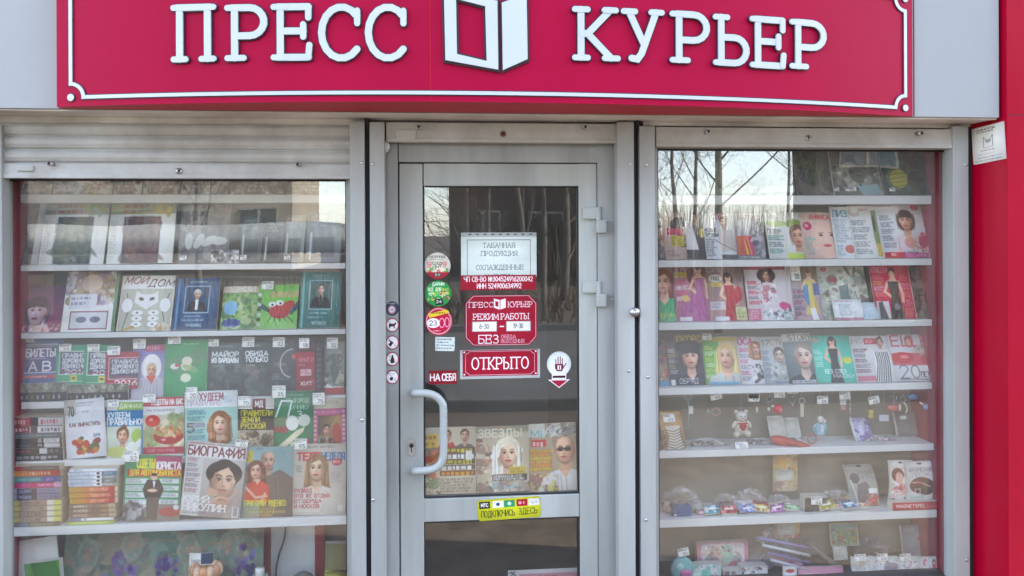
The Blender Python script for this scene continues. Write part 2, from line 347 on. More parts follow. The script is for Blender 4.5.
# ------------------------------------------------------------------ printed artwork painter (colours of the print only)
class Cv:
    def __init__(s, w, h, bg, seed=0):
        s.W, s.H = max(8, int(w)), max(8, int(h)); s.a = np.empty((s.H, s.W, 3)); s.a[:] = np.array(bg) / 255.
        s.rs = np.random.RandomState(seed); s.asp = s.W / s.H
    def _win(s, x0, y0, x1, y1):
        i0 = max(0, int(min(x0, x1) * s.W) - 1); i1 = min(s.W, int(max(x0, x1) * s.W) + 2)
        j0 = max(0, int(min(y0, y1) * s.H) - 1); j1 = min(s.H, int(max(y0, y1) * s.H) + 2)
        if i1 <= i0 or j1 <= j0: return None
        X, Y = np.meshgrid((np.arange(i0, i1) + .5) / s.W, (np.arange(j0, j1) + .5) / s.H)
        return (slice(j0, j1), slice(i0, i1)), X, Y
    def _put(s, sl, al, col):
        c = np.array(col) / 255.; al = np.clip(al, 0, 1)[..., None]; s.a[sl] = s.a[sl] * (1 - al) + c * al
    def r(s, x0, y0, x1, y1, col, al=1.):
        q = s._win(x0, y0, x1, y1)
        if q is None: return s
        sl, X, Y = q
        m = np.minimum(np.minimum((X - x0) * s.W, (x1 - X) * s.W), np.minimum((Y - y0) * s.H, (y1 - Y) * s.H)) + .5
        s._put(sl, np.clip(m, 0, 1) * al, col); return s
    def fr(s, x0, y0, x1, y1, col, t=.02):
        ta = t / s.asp
        s.r(x0, y0, x1, y0 + t, col); s.r(x0, y1 - t, x1, y1, col); s.r(x0, y0, x0 + ta, y1, col); s.r(x1 - ta, y0, x1, y1, col); return s
    def grad(s, x0, y0, x1, y1, c0, c1, horiz=False):
        q = s._win(x0, y0, x1, y1)
        if q is None: return s
        sl, X, Y = q; t = ((X - x0) / (x1 - x0) if horiz else (Y - y0) / (y1 - y0)).clip(0, 1)[..., None]
        ins = ((X >= x0) & (X <= x1) & (Y >= y0) & (Y <= y1))[..., None]
        c = np.array(c0) / 255. * (1 - t) + np.array(c1) / 255. * t; s.a[sl] = np.where(ins, c, s.a[sl]); return s
    def e(s, cx, cy, rx, ry, col, rot=0, al=1., soft=1.):
        # rx in widths, ry in heights
        m = max(rx, ry / s.asp); my = max(ry, rx * s.asp)
        q = s._win(cx - m, cy - my, cx + m, cy + my)
        if q is None: return s
        sl, X, Y = q; dx = (X - cx) * s.W; dy = (Y - cy) * s.H; c, n = math.cos(R(rot)), math.sin(R(rot))
        ax = max(.5, rx * s.W); ay = max(.5, ry * s.H)
        d = np.sqrt(((dx * c + dy * n) / ax) ** 2 + ((-dx * n + dy * c) / ay) ** 2)
        s._put(sl, ((1 - d) * min(ax, ay) / soft + .5) .clip(0, 1) * al, col); return s
    def p(s, pts, col, al=1.):
        xs = [p[0] for p in pts]; ys = [p[1] for p in pts]; q = s._win(min(xs), min(ys), max(xs), max(ys))
        if q is None: return s
        sl, X, Y = q; ins = np.zeros(X.shape)
        for ox in (-.25, .25):
            for oy in (-.25, .25):
                x = X + ox / s.W; y = Y + oy / s.H; z = np.zeros(X.shape, bool)
                for k in range(len(pts)):
                    (xa, ya), (xb, yb) = pts[k], pts[k - 1]
                    if ya == yb: continue
                    z ^= ((ya > y) != (yb > y)) & (x < (xb - xa) * (y - ya) / (yb - ya) + xa)
                ins += z * .25
        s._put(sl, ins * al, col); return s
    def ln(s, pts, col, wpx, al=1.):
        for (a, b) in zip(pts[:-1], pts[1:]):
            pad = wpx / s.W + .01; pady = wpx / s.H + .01
            q = s._win(min(a[0], b[0]) - pad, min(a[1], b[1]) - pady, max(a[0], b[0]) + pad, max(a[1], b[1]) + pady)
            if q is None: continue
            sl, X, Y = q; px = X * s.W; py = Y * s.H; ax, ay, bx, by = a[0] * s.W, a[1] * s.H, b[0] * s.W, b[1] * s.H
            L2 = (bx - ax) ** 2 + (by - ay) ** 2 + 1e-9; t = (((px - ax) * (bx - ax) + (py - ay) * (by - ay)) / L2).clip(0, 1)
            d = np.hypot(px - ax - t * (bx - ax), py - ay - t * (by - ay)); s._put(sl, (wpx / 2 + .5 - d).clip(0, 1) * al, col)
        return s
    def t(s, x, y, w, h, text, col, wt=.14, serif=False, slant=0., al=1., gap=.22):
        text = text.upper(); tot = sum(G[c][0] + gap for c in text if c in G) - gap
        sx = w / max(tot, .01); cx = x; wp = max(1.0, wt * .78 * h * s.H)
        for ch in text:
            if ch not in G: continue
            gw, pls = G[ch]
            for pl in list(pls) + (serifs(ch) if serif else []):
                s.ln([(cx + (px + slant * py) * sx, y + h * (1 - py)) for px, py in pl], col, wp, al)
            cx += (gw + gap) * sx
        return s
    def tx(s, x0, y0, x1, y1, n, col, fill=.55, al=.75, ragged=.35):
        lh = (y1 - y0) / n
        if lh * s.H < 15:
            L = 'АБВГДЕЖЗИКЛМНОПРСТУХЧШЯ'
            for k in range(n):
                x = x0; xe = x1 - s.rs.rand() * ragged * (x1 - x0); cw = lh * s.H * .62 / s.W
                while x < xe - cw * 1.5:
                    m = min(s.rs.randint(2, 9), int((xe - x) / cw))
                    if m < 1: break
                    s.t(x, y0 + k * lh + lh * .12, m * cw, lh * min(.8, fill + .1), ''.join(L[s.rs.randint(len(L))] for _ in range(m)), col, .2, al=al); x += (m + .7) * cw
            return s
        for k in range(n):
            x = x0; xe = x1 - s.rs.rand() * ragged * (x1 - x0); y = y0 + k * lh
            while x < xe - .02:
                wl = (.05 + .12 * s.rs.rand()) * max(.35, (x1 - x0)); xx = min(xe, x + wl)
                s.r(x, y + lh * (.1 + .08 * s.rs.rand()), xx, y + lh * (.1 + fill * (.8 + .4 * s.rs.rand())), col, al * (.7 + .3 * s.rs.rand())); x = xx + .025
        return s
    def blobs(s, x0, y0, x1, y1, n, pal, size=.12, al=.75):
        for _ in range(n):
            c = pal[s.rs.randint(len(pal))]; q = (.4 + s.rs.rand()) * size
            cx = x0 + s.rs.rand() * (x1 - x0); cy = y0 + s.rs.rand() * (y1 - y0)
            rx = min(q, cx - x0 + .02, x1 - cx + .02); ry = min(q * s.asp * (.5 + s.rs.rand()), cy - y0 + .02, y1 - cy + .02)
            s.e(cx, cy, max(.01, rx), max(.01, ry), c, s.rs.rand() * 180, al, soft=2.5)
        for _ in range(n * 2):
            c = np.array(pal[s.rs.randint(len(pal))]) * (.72 + .56 * s.rs.rand()); q = (.3 + s.rs.rand()) * size * .3
            s.e(x0 + q * .5 + s.rs.rand() * (x1 - x0 - q), y0 + s.rs.rand() * (y1 - y0), max(.008, q), max(.006, q * s.asp * (.4 + s.rs.rand())), tuple(np.minimum(255, c)), s.rs.rand() * 180, al * .8, soft=1.6)
        return s
    def soften(s, x0, y0, x1, y1, n=1):
        i0, i1 = max(1, int(x0 * s.W)), min(s.W - 1, int(x1 * s.W)); j0, j1 = max(1, int(y0 * s.H)), min(s.H - 1, int(y1 * s.H))
        if i1 - i0 < 3 or j1 - j0 < 3: return s
        for _ in range(n):
            a = s.a; s.a[j0:j1, i0:i1] = (a[j0:j1, i0:i1] * 2 + a[j0 - 1:j1 - 1, i0:i1] + a[j0 + 1:j1 + 1, i0:i1] + a[j0:j1, i0 - 1:i1 - 1] + a[j0:j1, i0 + 1:i1 + 1]) / 6
        return s
    def face(s, cx, cy, h, hair=(70, 45, 30), style='long', skin=(226, 182, 158), top=(60, 60, 80), shoulders=True, lip=(176, 70, 74), turn=None, glasses=False, hat=None):
        rs = s.rs; turn = (rs.rand() - .5) * .7 if turn is None else turn
        h = h * .94; hw = h * .36 / s.asp; sk = np.array(skin, float); sh = tuple(sk * (.74, .68, .66)); lt_ = tuple(np.minimum(255, sk * 1.1 + 6)); hr = np.array(hair, float); dk = tuple(hr * .6); lt = tuple(np.minimum(255, hr * 1.35 + 14))
        def strands(x0, x1, y0, y1, n, spread=0.):
            for k in range(n):
                t = rs.rand(); a = x0 + (x1 - x0) * t; o = (t - .5) * 2 * spread * hw
                s.ln([(a, y0 + (y1 - y0) * .15 * rs.rand()), (a + o * .6 + hw * .12 * (rs.rand() - .5), (y0 + y1) / 2), (a + o + hw * .2 * (rs.rand() - .5), y1 - (y1 - y0) * .25 * rs.rand())], lt if rs.rand() < .5 else dk, max(1, h * s.H * .035), .6)
        if style in ('long', 'curly'):
            s.e(cx, cy - h * .08, hw * 1.42, h * .56, hair); s.p([(cx - hw * 1.4, cy - h * .1), (cx + hw * 1.4, cy - h * .1), (cx + hw * 1.65, cy + h * .85), (cx + hw * .9, cy + h * 1.02), (cx - hw * .95, cy + h * .98), (cx - hw * 1.6, cy + h * .8)], hair)
            if style == 'curly':
                for k in range(18): a = rs.rand() * 6.28; s.e(cx + math.cos(a) * hw * 1.45, cy + h * .2 + math.sin(a) * h * .62, hw * .34, h * .13, hair if k % 2 else lt, rs.rand() * 90, .8, 2)
            strands(cx - hw * 1.5, cx - hw * .8, cy - h * .4, cy + h * .95, 9, .2); strands(cx + hw * .8, cx + hw * 1.5, cy - h * .4, cy + h * .95, 9, .2)
        if style == 'bob': s.e(cx, cy + h * .02, hw * 1.4, h * .6, hair); strands(cx - hw * 1.35, cx - hw * .8, cy - h * .4, cy + h * .55, 7); strands(cx + hw * .8, cx + hw * 1.35, cy - h * .4, cy + h * .55, 7)
        if style == 'short': s.e(cx, cy - h * .14, hw * 1.14, h * .48, hair)
        if style == 'bun': s.e(cx, cy - h * .1, hw * 1.18, h * .5, hair); s.e(cx + hw * .3, cy - h * .58, hw * .5, h * .15, hair)
        if shoulders:
            s.p([(cx - hw * 3, cy + h * 1.9), (cx - hw * 2.5, cy + h * 1.08), (cx - hw * 1.6, cy + h * .86), (cx - hw * .6, cy + h * .74), (cx + hw * .6, cy + h * .74), (cx + hw * 1.6, cy + h * .86), (cx + hw * 2.5, cy + h * 1.08), (cx + hw * 3, cy + h * 1.9)], top)
            for k in range(4): x = cx + (rs.rand() - .5) * 4 * hw; s.ln([(x, cy + h * .95), (x + hw * .4 * (rs.rand() - .5), cy + h * 1.6)], tuple(np.array(top) * .75), max(1, h * s.H * .06), .5)
            s.p([(cx - hw * .66, cy + h * .74), (cx + hw * .66, cy + h * .74), (cx + hw * .1, cy + h * 1.06), (cx - hw * .1, cy + h * 1.06)], skin)
        s.p([(cx - hw * .46, cy + h * .2), (cx + hw * .46, cy + h * .2), (cx + hw * .56, cy + h * .8), (cx - hw * .56, cy + h * .8)], tuple(sk * .9)); s.e(cx, cy + h * .5, hw * .46, h * .1, sh, 0, .8, 3)
        s.e(cx, cy - h * .06, hw, h * .44, skin); s.e(cx, cy + h * .16, hw * .82, h * .33, skin)
        sd = -1 if turn > 0 else 1
        q = s._win(cx - hw * 1.1, cy - h * .55, cx + hw * 1.1, cy + h * .55)
        if q is not None:
            sl, X, Y = q; nx_ = (X - cx) / (hw * 1.08); ny_ = (Y - cy) / (h * .54); r2 = nx_ ** 2 + ny_ ** 2; nz_ = np.sqrt(np.clip(1 - r2, 0, 1))
            lam = .77 + .33 * np.clip(-sd * nx_ * .5 - ny_ * .45 + nz_ * .74, 0, 1); s.a[sl] = np.where((r2 < 1)[..., None], s.a[sl] * lam[..., None] ** np.array([.85, 1, 1.1]), s.a[sl])
        s.e(cx + sd * hw * .78, cy + h * .06, hw * .34, h * .42, sh, 0, .5, 5); s.e(cx - sd * hw * .7, cy + h * .22, hw * .22, h * .2, sh, 0, .25, 4)
        s.e(cx + turn * hw * .5, cy - h * .24, hw * .5, h * .12, lt_, 0, .5, 4); s.e(cx - sd * hw * .4, cy + h * .14, hw * .26, h * .1, lt_, 0, .5, 4); s.e(cx + sd * hw * .4, cy + h * .15, hw * .24, h * .09, tuple(sk * (1, .88, .86)), 0, .5, 4)
        ex = turn * hw * .4; lw = max(.9, h * s.H * .022); eyec = (50, 38, 36)
        for q in (-1, 1):
            x = cx + ex + q * hw * (.39 - q * turn * .08); y = cy - h * .03
            s.e(x, y - h * .02, hw * .27, h * .07, sh, 0, .55, 3); s.e(x, y, hw * .19, h * .03, (222, 212, 206), 0, .8, 1.5); s.e(x, y, hw * .105, h * .036, eyec, 0, 1, 1)
            s.ln([(x - hw * .2, y - h * .012), (x, y - h * .04), (x + hw * .21, y - h * .014)], eyec, lw, .75); s.ln([(x - q * hw * .2, y - h * .105), (x + q * hw * .05, y - h * .135), (x + q * hw * .26, y - h * .1)], tuple((hr + (70, 50, 44)) / 2 * .7), lw * 1.4, .8)
            if glasses: s.e(x, y, hw * .38, h * .085, (34, 30, 32)); s.ln([(cx + ex - hw * .2, y - h * .02), (cx + ex + hw * .2, y - h * .02)], (34, 30, 32), lw)
        nx = cx + ex * 1.5; s.ln([(nx - sd * hw * .06, cy - h * .02), (nx - sd * hw * .03, cy + h * .12)], lt_, lw * 1.8, .5); s.ln([(nx + sd * hw * .1, cy), (nx + sd * hw * .12, cy + h * .13)], sh, lw * 1.6, .45); s.e(nx, cy + h * .155, hw * .17, h * .022, sh, 0, .7, 1.5)
        mx = cx + ex * 1.2; s.e(mx, cy + h * .275, hw * .33, h * .042, lip, 0, .85, 2); s.ln([(mx - hw * .32, cy + h * .266), (mx, cy + h * .278), (mx + hw * .32, cy + h * .266)], tuple(np.array(lip) * .6), lw, .6); s.e(mx, cy + h * .295, hw * .15, h * .014, tuple(np.minimum(255, np.array(lip) * 1.3 + 20)), 0, .6, 1.5); s.e(mx, cy + h * .335, hw * .25, h * .02, sh, 0, .5, 3)
        if style == 'bald': s.e(cx + turn * hw, cy - h * .37, hw * .5, h * .07, lt_, 0, .7, 4); s.e(cx + hw * .98, cy, hw * .1, h * .1, sh); s.e(cx - hw * .98, cy, hw * .1, h * .1, sh)
        else:
            pt = cx + hw * (.3 if rs.rand() < .5 else -.3)
            if style == 'bob': s.p([(cx - hw * 1.08, cy - h * .02), (cx - hw * .95, cy - h * .42), (cx, cy - h * .58), (cx + hw * .95, cy - h * .42), (cx + hw * 1.08, cy - h * .02), (cx + hw * .82, cy - h * .13), (cx, cy - h * .17), (cx - hw * .82, cy - h * .13)], hair); strands(cx - hw * .85, cx + hw * .85, cy - h * .52, cy - h * .15, 8)
            else:
                for q in (-1, 1): s.p([(pt, cy - h * .56), (pt, cy - h * .4), (cx + q * hw * .72, cy - h * .22), (cx + q * hw * .9, cy + h * (.1 if style != 'short' else -.06)), (cx + q * hw * 1.12, cy + h * (.2 if style != 'short' else -.02)), (cx + q * hw * 1.1, cy - h * .3), (cx + q * hw * .6, cy - h * .54)], hair)
                for k in range(7): q = -1 if k % 2 else 1; s.ln([(pt, cy - h * .5), (cx + q * hw * (.55 + .3 * rs.rand()), cy - h * .36), (cx + q * hw * 1.02, cy - h * .08)], lt if k % 3 else dk, lw * 1.3, .45)
        if hat: s.e(cx, cy - h * .4, hw * 1.3, h * .2, hat, -6)
        s.soften(cx - hw * 2.6, cy - h * .75, cx + hw * 2.6, cy + h * 1.2, 2 if h * s.H > 40 else 1)
        return s
    def fig(s, cx, y0, y1, dress, hair=(60, 40, 30), skin=(226, 184, 160), long=True, arms=True):
        H = y1 - y0; h = H * .17; wd = h * .62 / s.asp
        if long: s.e(cx, y0 + h * .75, wd * .85, h * .85, hair)
        if arms:
            s.ln([(cx - wd * .9, y0 + h * 1.4), (cx - wd * 1.6, y0 + h * 2.4), (cx - wd * .5, y0 + h * 3.0)], skin, max(1.5, h * s.H * .3)); s.ln([(cx + wd * .9, y0 + h * 1.4), (cx + wd * 1.3, y0 + h * 2.5), (cx + wd * 1.2, y0 + h * 3.4)], skin, max(1.5, h * s.H * .3))
        s.p([(cx - wd * .3, y0 + h * .8), (cx + wd * .3, y0 + h * .8), (cx + wd * .9, y0 + h * 1.5), (cx - wd * .9, y0 + h * 1.5)], skin)
        s.p([(cx - wd * .95, y0 + h * 1.35), (cx + wd * .95, y0 + h * 1.35), (cx + wd * .62, y0 + h * 2.7), (cx + wd * 1.4, y1), (cx - wd * 1.4, y1), (cx - wd * .62, y0 + h * 2.7)], dress)
        d2 = tuple(np.array(dress) * .7); s.ln([(cx + wd * .3, y0 + h * 1.6), (cx + wd * .5, y0 + h * 2.7), (cx + wd * .9, y1)], d2, max(1, h * s.H * .12), .6)
        s.e(cx, y0 + h * .5, wd * .55, h * .5, skin); s.e(cx - wd * .05, y0 + h * .2, wd * .6, h * .26, hair)
        s.e(cx - wd * .2, y0 + h * .48, wd * .1, h * .05, (40, 30, 30)); s.e(cx + wd * .2, y0 + h * .48, wd * .1, h * .05, (40, 30, 30)); s.e(cx, y0 + h * .77, wd * .16, h * .045, (180, 60, 70)); s.soften(cx - wd * 1.8, y0 - .02, cx + wd * 1.8, min(1, y1), 1)
        return s
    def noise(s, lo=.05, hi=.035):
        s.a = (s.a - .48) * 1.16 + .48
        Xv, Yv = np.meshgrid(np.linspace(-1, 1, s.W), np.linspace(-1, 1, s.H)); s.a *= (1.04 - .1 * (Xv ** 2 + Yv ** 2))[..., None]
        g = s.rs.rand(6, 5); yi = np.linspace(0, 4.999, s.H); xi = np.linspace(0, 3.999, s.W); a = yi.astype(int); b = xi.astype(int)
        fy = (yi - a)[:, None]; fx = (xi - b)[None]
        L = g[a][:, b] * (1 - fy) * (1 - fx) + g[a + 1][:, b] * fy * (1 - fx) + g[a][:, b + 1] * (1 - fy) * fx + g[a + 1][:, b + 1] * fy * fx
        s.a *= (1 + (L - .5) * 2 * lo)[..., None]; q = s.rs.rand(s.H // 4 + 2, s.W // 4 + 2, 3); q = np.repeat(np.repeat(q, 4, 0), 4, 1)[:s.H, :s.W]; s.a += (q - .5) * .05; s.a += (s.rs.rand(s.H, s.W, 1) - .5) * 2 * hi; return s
    def verts(s, k=2):
        H2, W2 = s.H // k, s.W // k; a = s.a[:H2 * k, :W2 * k].reshape(H2, k, W2, k, 3).mean((1, 3)).clip(0, 1)
        return np.where(a <= .04045, a / 12.92, ((a + .055) / 1.055) ** 2.4)
def sheet(name, wm, hm, paint, wpx, hpx, mat, thick=.004, bg=(240, 240, 238), edge=(214, 210, 202), res=1.5, curl=0., seed=0, fn=None, parent=None, bow=0., mask=None):
    """flat printed thing: x across, z up from its foot, front towards -y; the print is a fine grid of coloured vertices"""
    nx, ny = max(6, int(wpx * res)), max(6, int(hpx * res))
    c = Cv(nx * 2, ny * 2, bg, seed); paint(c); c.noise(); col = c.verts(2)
    xs = np.linspace(-.5, .5, nx); zs = np.linspace(1, 0, ny)
    X, Z = np.meshgrid(xs, zs)
    Yf = -thick * np.ones_like(X) - curl * (Z ** 2) * .0 + curl * ((X * 2) ** 2 * .5 - .25) * Z - bow * np.sin(Z * math.pi)
    V = np.stack([X * wm, Yf, Z * hm], -1).reshape(-1, 3)
    idx = np.arange(nx * ny).reshape(ny, nx)
    F = np.stack([idx[:-1, :-1], idx[1:, :-1], idx[1:, 1:], idx[:-1, 1:]], -1).reshape(-1, 4)
    if mask is not None:
        Xc = (X[:-1, :-1] + X[1:, 1:]) / 2 + .5; Zc = 1 - (Z[:-1, :-1] + Z[1:, 1:]) / 2
        F = F[mask(Xc, Zc).ravel()]
        me = bpy.data.meshes.new(name); me.from_pydata(V.tolist(), [], F.tolist()); me.materials.append(mat)
        A_ = np.ones((len(V), 4), np.float32); A_[:, :3] = col.reshape(-1, 3)
        me.color_attributes.new('Col', 'FLOAT_COLOR', 'POINT').data.foreach_set('color', A_.ravel())
        bm = bmesh.new(); bm.from_mesh(me); bmesh.ops.delete(bm, geom=[v for v in bm.verts if not v.link_faces], context='VERTS'); bm.to_mesh(me); bm.free()
        o = bpy.data.objects.new(name, me); COL.objects.link(o)
        if parent: o.parent = parent
        return o
    loop = np.concatenate([idx[0, :-1], idx[:-1, -1], idx[-1, :0:-1], idx[:0:-1, 0]])
    B1 = V[loop].copy(); B2 = B1.copy(); B2[:, 1] += thick
    n0 = len(V); m = len(loop); V = np.concatenate([V, B1, B2])
    i = np.arange(m); j = (i + 1) % m
    S = np.stack([n0 + i, n0 + j, n0 + m + j, n0 + m + i], -1)
    verts = V.tolist() if fn is None else [fn(*p) for p in V]
    faces = F.tolist() + S.tolist() + [[n0 + m + int(q) for q in range(m - 1, -1, -1)]]
    me = bpy.data.meshes.new(name); me.from_pydata(verts, [], faces); me.materials.append(mat)
    A_ = np.ones((len(V), 4), np.float32); A_[:n0, :3] = col.reshape(-1, 3); A_[n0:, :3] = lin(edge)
    me.color_attributes.new('Col', 'FLOAT_COLOR', 'POINT').data.foreach_set('color', A_.ravel())
    o = bpy.data.objects.new(name, me); COL.objects.link(o)
    if parent: o.parent = parent
    return o
# ================================================================== THE KIOSK
YF = -.17           # fascia face
GY = .06            # glass of the display windows
DY = .07            # door leaf face
def pbox(mb, u0, v0, u1, v1, Y, depth, col=(200, 200, 200), bev=.002):
    um, vm = (u0 + u1) / 2, (v0 + v1) / 2
    x0 = P(u0, vm, Y).x; x1 = P(u1, vm, Y).x; z0 = P(um, v1, Y).z; z1 = P(um, v0, Y).z
    mb.box((x0, Y, z0), (x1, Y + depth, z1), col, bev); return x0, x1, z0, z1
def part(name, mat, parent, *boxes, bev=.002):
    mb = MB()
    for b in boxes: pbox(mb, *b, bev=bev)
    return mb.build(name, mat, parent)
kiosk = tag(empty('kiosk', (0, 0, 0)), 'grey and crimson street kiosk with two display windows and a glazed door', 'kiosk')
XL = P(-190, 300, 0).x; XR = P(971, 300, 0).x; XO = P(1062, 300, -.19).x; ZT = 2.78; YB = 2.3
SOF = 2.0 + (P(512, 121, 0).z - 2.0)
# shell
mb = MB(); mb.box((XL, YB - .06, -.02), (XO, YB, ZT)); mb.box((XL - .05, 0, -.02), (XL, YB, ZT)); mb.box((XO - .04, .3005, -.02), (XO, YB - .061, ZT)); mb.build('wall', M['fascia'], kiosk)
mb = MB(); mb.box((XL - .1, YF - .05, ZT + .003), (XO + .05, YB + .08, ZT + .09)); mb.build('roof', M['fascia'], kiosk)
mb = MB(); mb.box((XL, .02, .06), (XO - .05, YB - .062, .118)); mb.build('floor', M['inner'], kiosk)
mb = MB(); mb.box((XL + .01, .08, SOF + .1), (XO - .05, YB - .065, SOF + .13)); mb.build('ceiling', M['inner'], kiosk)
# inside partitions: behind the cases and beside the door
# fascia panels left and right of the sign and behind it
xe = P(999, 60, YF).x; zf = P(512, 113, YF).z
mb = MB(); xm = P(62, 80, YF).x; xn = P(912, 80, YF).x
mb.box((XL - .05, YF, zf), (xm - .01, YF + .03, ZT), bev=.002); mb.box((xm - .006, YF + .002, zf + .001), (xn + .006, YF + .03, ZT - .001)); mb.box((xn + .01, YF, zf), (xe, YF + .03, ZT), bev=.002)
mb.build('fascia', M['fascia'], kiosk)
mb = MB(); mb.box((XL - .05, YF + .031, zf - .004), (xe, .1, zf + .012), bev=.002)
mb.box((XL - .05, YF + .012, zf - .006), (xe - .002, YF + .03, zf - .001)); mb.build('soffit', M['soffit'], kiosk)
# header strip right under the soffit
for b in ((-40, 112, 366, 124, .004, .03), (371, 113.5, 634, 121, .0, .03), (643, 118, 972, 127, .002, .03)): part('header', M['soffit'], kiosk, b)
# red corner pillar
mb = MB(); xp0 = P(971, 300, 0).x; xp1 = P(1008, 300, -.19).x
mb.add([(xp0, .02, .1), (xp1, -.19, .1), (XO, -.19, .1), (XO, .3, .1), (xp0, .3, .1), (xp0, .02, ZT), (xp1, -.19, ZT), (XO, -.19, ZT), (XO, .3, ZT), (xp0, .3, ZT)],
       [(0, 1, 6, 5), (1, 2, 7, 6), (2, 3, 8, 7), (3, 4, 9, 8), (4, 0, 5, 9), (0, 4, 3, 2, 1), (5, 6, 7, 8, 9)])
pillar = mb.build('corner_pillar', M['red'], kiosk)
zj = P(1010, 115, -.19).z
mb = MB(); mb.box((xp1 + .001, -.1912, zj - .0015), (XO + .001, -.189, zj + .0015)); mb.build('joint', M['dark'], pillar)
mb = MB(); mb.box((XL - .06, -.1, .1), (XL + .3, .05, zf - .012), bev=.003); mb.build('corner_pillar', M['red'], kiosk)
# base below the windows
part('plinth', M['red'], kiosk, (-160, 640, 384, 730, .01, .08)); part('plinth', M['red'], kiosk, (640, 640, 968, 730, .01, .08))
# guide rails (extruded channels) with fixing screws
def rail(u0, u1, v0, Y, screws):
    o = part('guide_rail', M['rail'], kiosk, (u0, v0, u1, 640, Y, .06), bev=.003)
    for (u, v) in screws:
        p = P(u, v, Y - .001); m = MB(); m.ell((p.x, p.y, p.z), (.007, .004, .007), n=10, m=6); m.build('screw', M['metal'], o)
    return o
rail(-16, 2.5, 124, -.035, [])
rail(350.5, 365.5, 121.5, -.04, [(362, 163), (362, 420)])
rail(370.5, 385.5, 122, -.04, [(373, 164), (373, 500)])
rail(618, 635, 122, -.04, [(630, 164), (629, 371)])
rail(640.5, 656, 126, -.04, [(646, 165), (648, 377), (646, 520)])
rail(954, 969.5, 126, -.03, [(965.5, 165), (967, 560)])
for b in ((364.5, 121, 371.5, 640, -.012, .03), (634.5, 121, 641.5, 640, -.012, .03), (968.5, 127, 973, 640, -.004, .02)): part('gap_filler', M['gap'], kiosk, b)
# roller shutters, rolled up
def shutter(prof_uv, bar, pins, hole=None, bracket=None, Y=-.006):
    root = None
    if prof_uv:
        u0, u1, v0, v1, n = prof_uv
        zt = P((u0 + u1) / 2, v0, Y).z; zb = P((u0 + u1) / 2, v1, Y).z; x0 = P(u0, v0, Y).x; x1 = P(u1, v0, Y).x; pts = []
        for k in range(n):
            h = (zt - zb) / n; z = zt - k * h
            for t in (0, .12, .3, .55, .8, .88): pts.append((Y - .011 * math.sin(math.pi * min(1, t / .88)) ** .7 if t < .88 else Y, z - t * h))
            pts.append((Y + .004, z - .9 * h)); pts.append((Y + .004, z - .985 * h))
        pts.append((Y, zb)); N = len(pts)
        vs = [(x0, y, z) for y, z in pts] + [(x1, y, z) for y, z in pts] + [(x0, Y + .02, zt), (x0, Y + .02, zb), (x1, Y + .02, zt), (x1, Y + .02, zb)]
        fs = [(k, k + 1, N + k + 1, N + k) for k in range(N - 1)] + [(2 * N, 2 * N + 2, 2 * N + 3, 2 * N + 1)]
        root = MB().add(vs, fs).build('roller_shutter', M['slat'], kiosk)
    u0, v0, u1, v1 = bar; m = MB(); pbox(m, u0, v0, u1, v1, Y - .012, .034, bev=.003); pbox(m, u0, v1 - 3.5, u1, v1 + .5, Y - .016, .04, bev=.003)
    b = m.build('bottom_bar' if root else 'roller_shutter', M['slat'], root or kiosk)
    if root is None: root = b
    for (u, v) in pins:
        p = P(u, v, Y - .012); m = MB(); m.tube([p, p + Vector((0, -.03, 0))], .0085, n=12); m.tube([p + Vector((0, -.0305, 0)), p + Vector((0, -.0325, 0))], .005, n=10)
        m.build('lock_pin', M['metal'], root)
        m = MB(); m.tube([p + Vector((0, -.033, 0)), p + Vector((0, -.034, 0))], .0055, n=10); m.build('keyhole', M['gap'], root)
    if hole:
        u, v, mt = hole; p = P(u, v, Y - .0125); m = MB(); m.tube([p, p + Vector((0, -.004, 0))], .012, n=14); m.build('fixing', M[mt], root)
        m = MB(); m.tube([p + Vector((0, -.0042, 0)), p + Vector((0, -.005, 0))], .005, n=10); m.build('bolt', M['gap'], root)
    if bracket:
        m = MB(); pbox(m, *bracket, Y - .02, .008, bev=.002); m.build('label_plate', M['slat'], root)
    return root
shutter((0, 351, 124, 164, 3), (1, 164, 351, 178), [(53, 164), (299, 165)], (179, 171, 'metal'), (16, 166, 33, 171))
shutter(None, (386, 123, 617, 142), [(419, 128), (584, 128)], (503, 134, 'rust'), (396, 130, 416, 140))
shutter(None, (656, 128, 955, 147), [(706, 132.5), (917, 134)], (808, 138, 'metal'))

# display windows: frame and pane
def frame_ring(mb, u0, v0, u1, v1, wl, wr, wt, wb, Y, d, bev=.003):
    pbox(mb, u0, v0, u0 + wl, v1, Y, d, bev=bev); pbox(mb, u1 - wr, v0, u1, v1, Y, d, bev=bev)
    if wt: pbox(mb, u0 + wl, v0, u1 - wr, v0 + wt, Y + .001, d - .002, bev=bev)
    if wb: pbox(mb, u0 + wl, v1 - wb, u1 - wr, v1, Y + .001, d - .002, bev=bev)
def window(u0, v0, u1, v1, wl, wr, name_mat, inner):
    m = MB(); frame_ring(m, u0, v0, u1, v1, wl, wr, 1.5, 20, .02, .06); fr = m.build('window', M['frame'], kiosk)
    m = MB(); frame_ring(m, *inner, .034, .03, bev=.002); m.build('inner_frame', M['rail'], fr)
    m = MB(); a, b = inner[0] + inner[4] - .5, inner[2] - inner[5] + .5
    frame_ring(m, a - 1, inner[1] + 1, b + 1, inner[3], 2.2, 2.2, 2, 4, .05, .016, bev=.001); m.build('seal', M['rubber'], fr)
    m = MB(); vm = 400; x0 = P(a, vm, GY).x; x1 = P(b, vm, GY).x; z0 = P((a + b) / 2, inner[3], GY).z; z1 = P((a + b) / 2, inner[1], GY).z
    m.box((x0, GY, z0), (x1, GY + .006, z1)); m.build('pane', M['glass'], fr)
    return fr
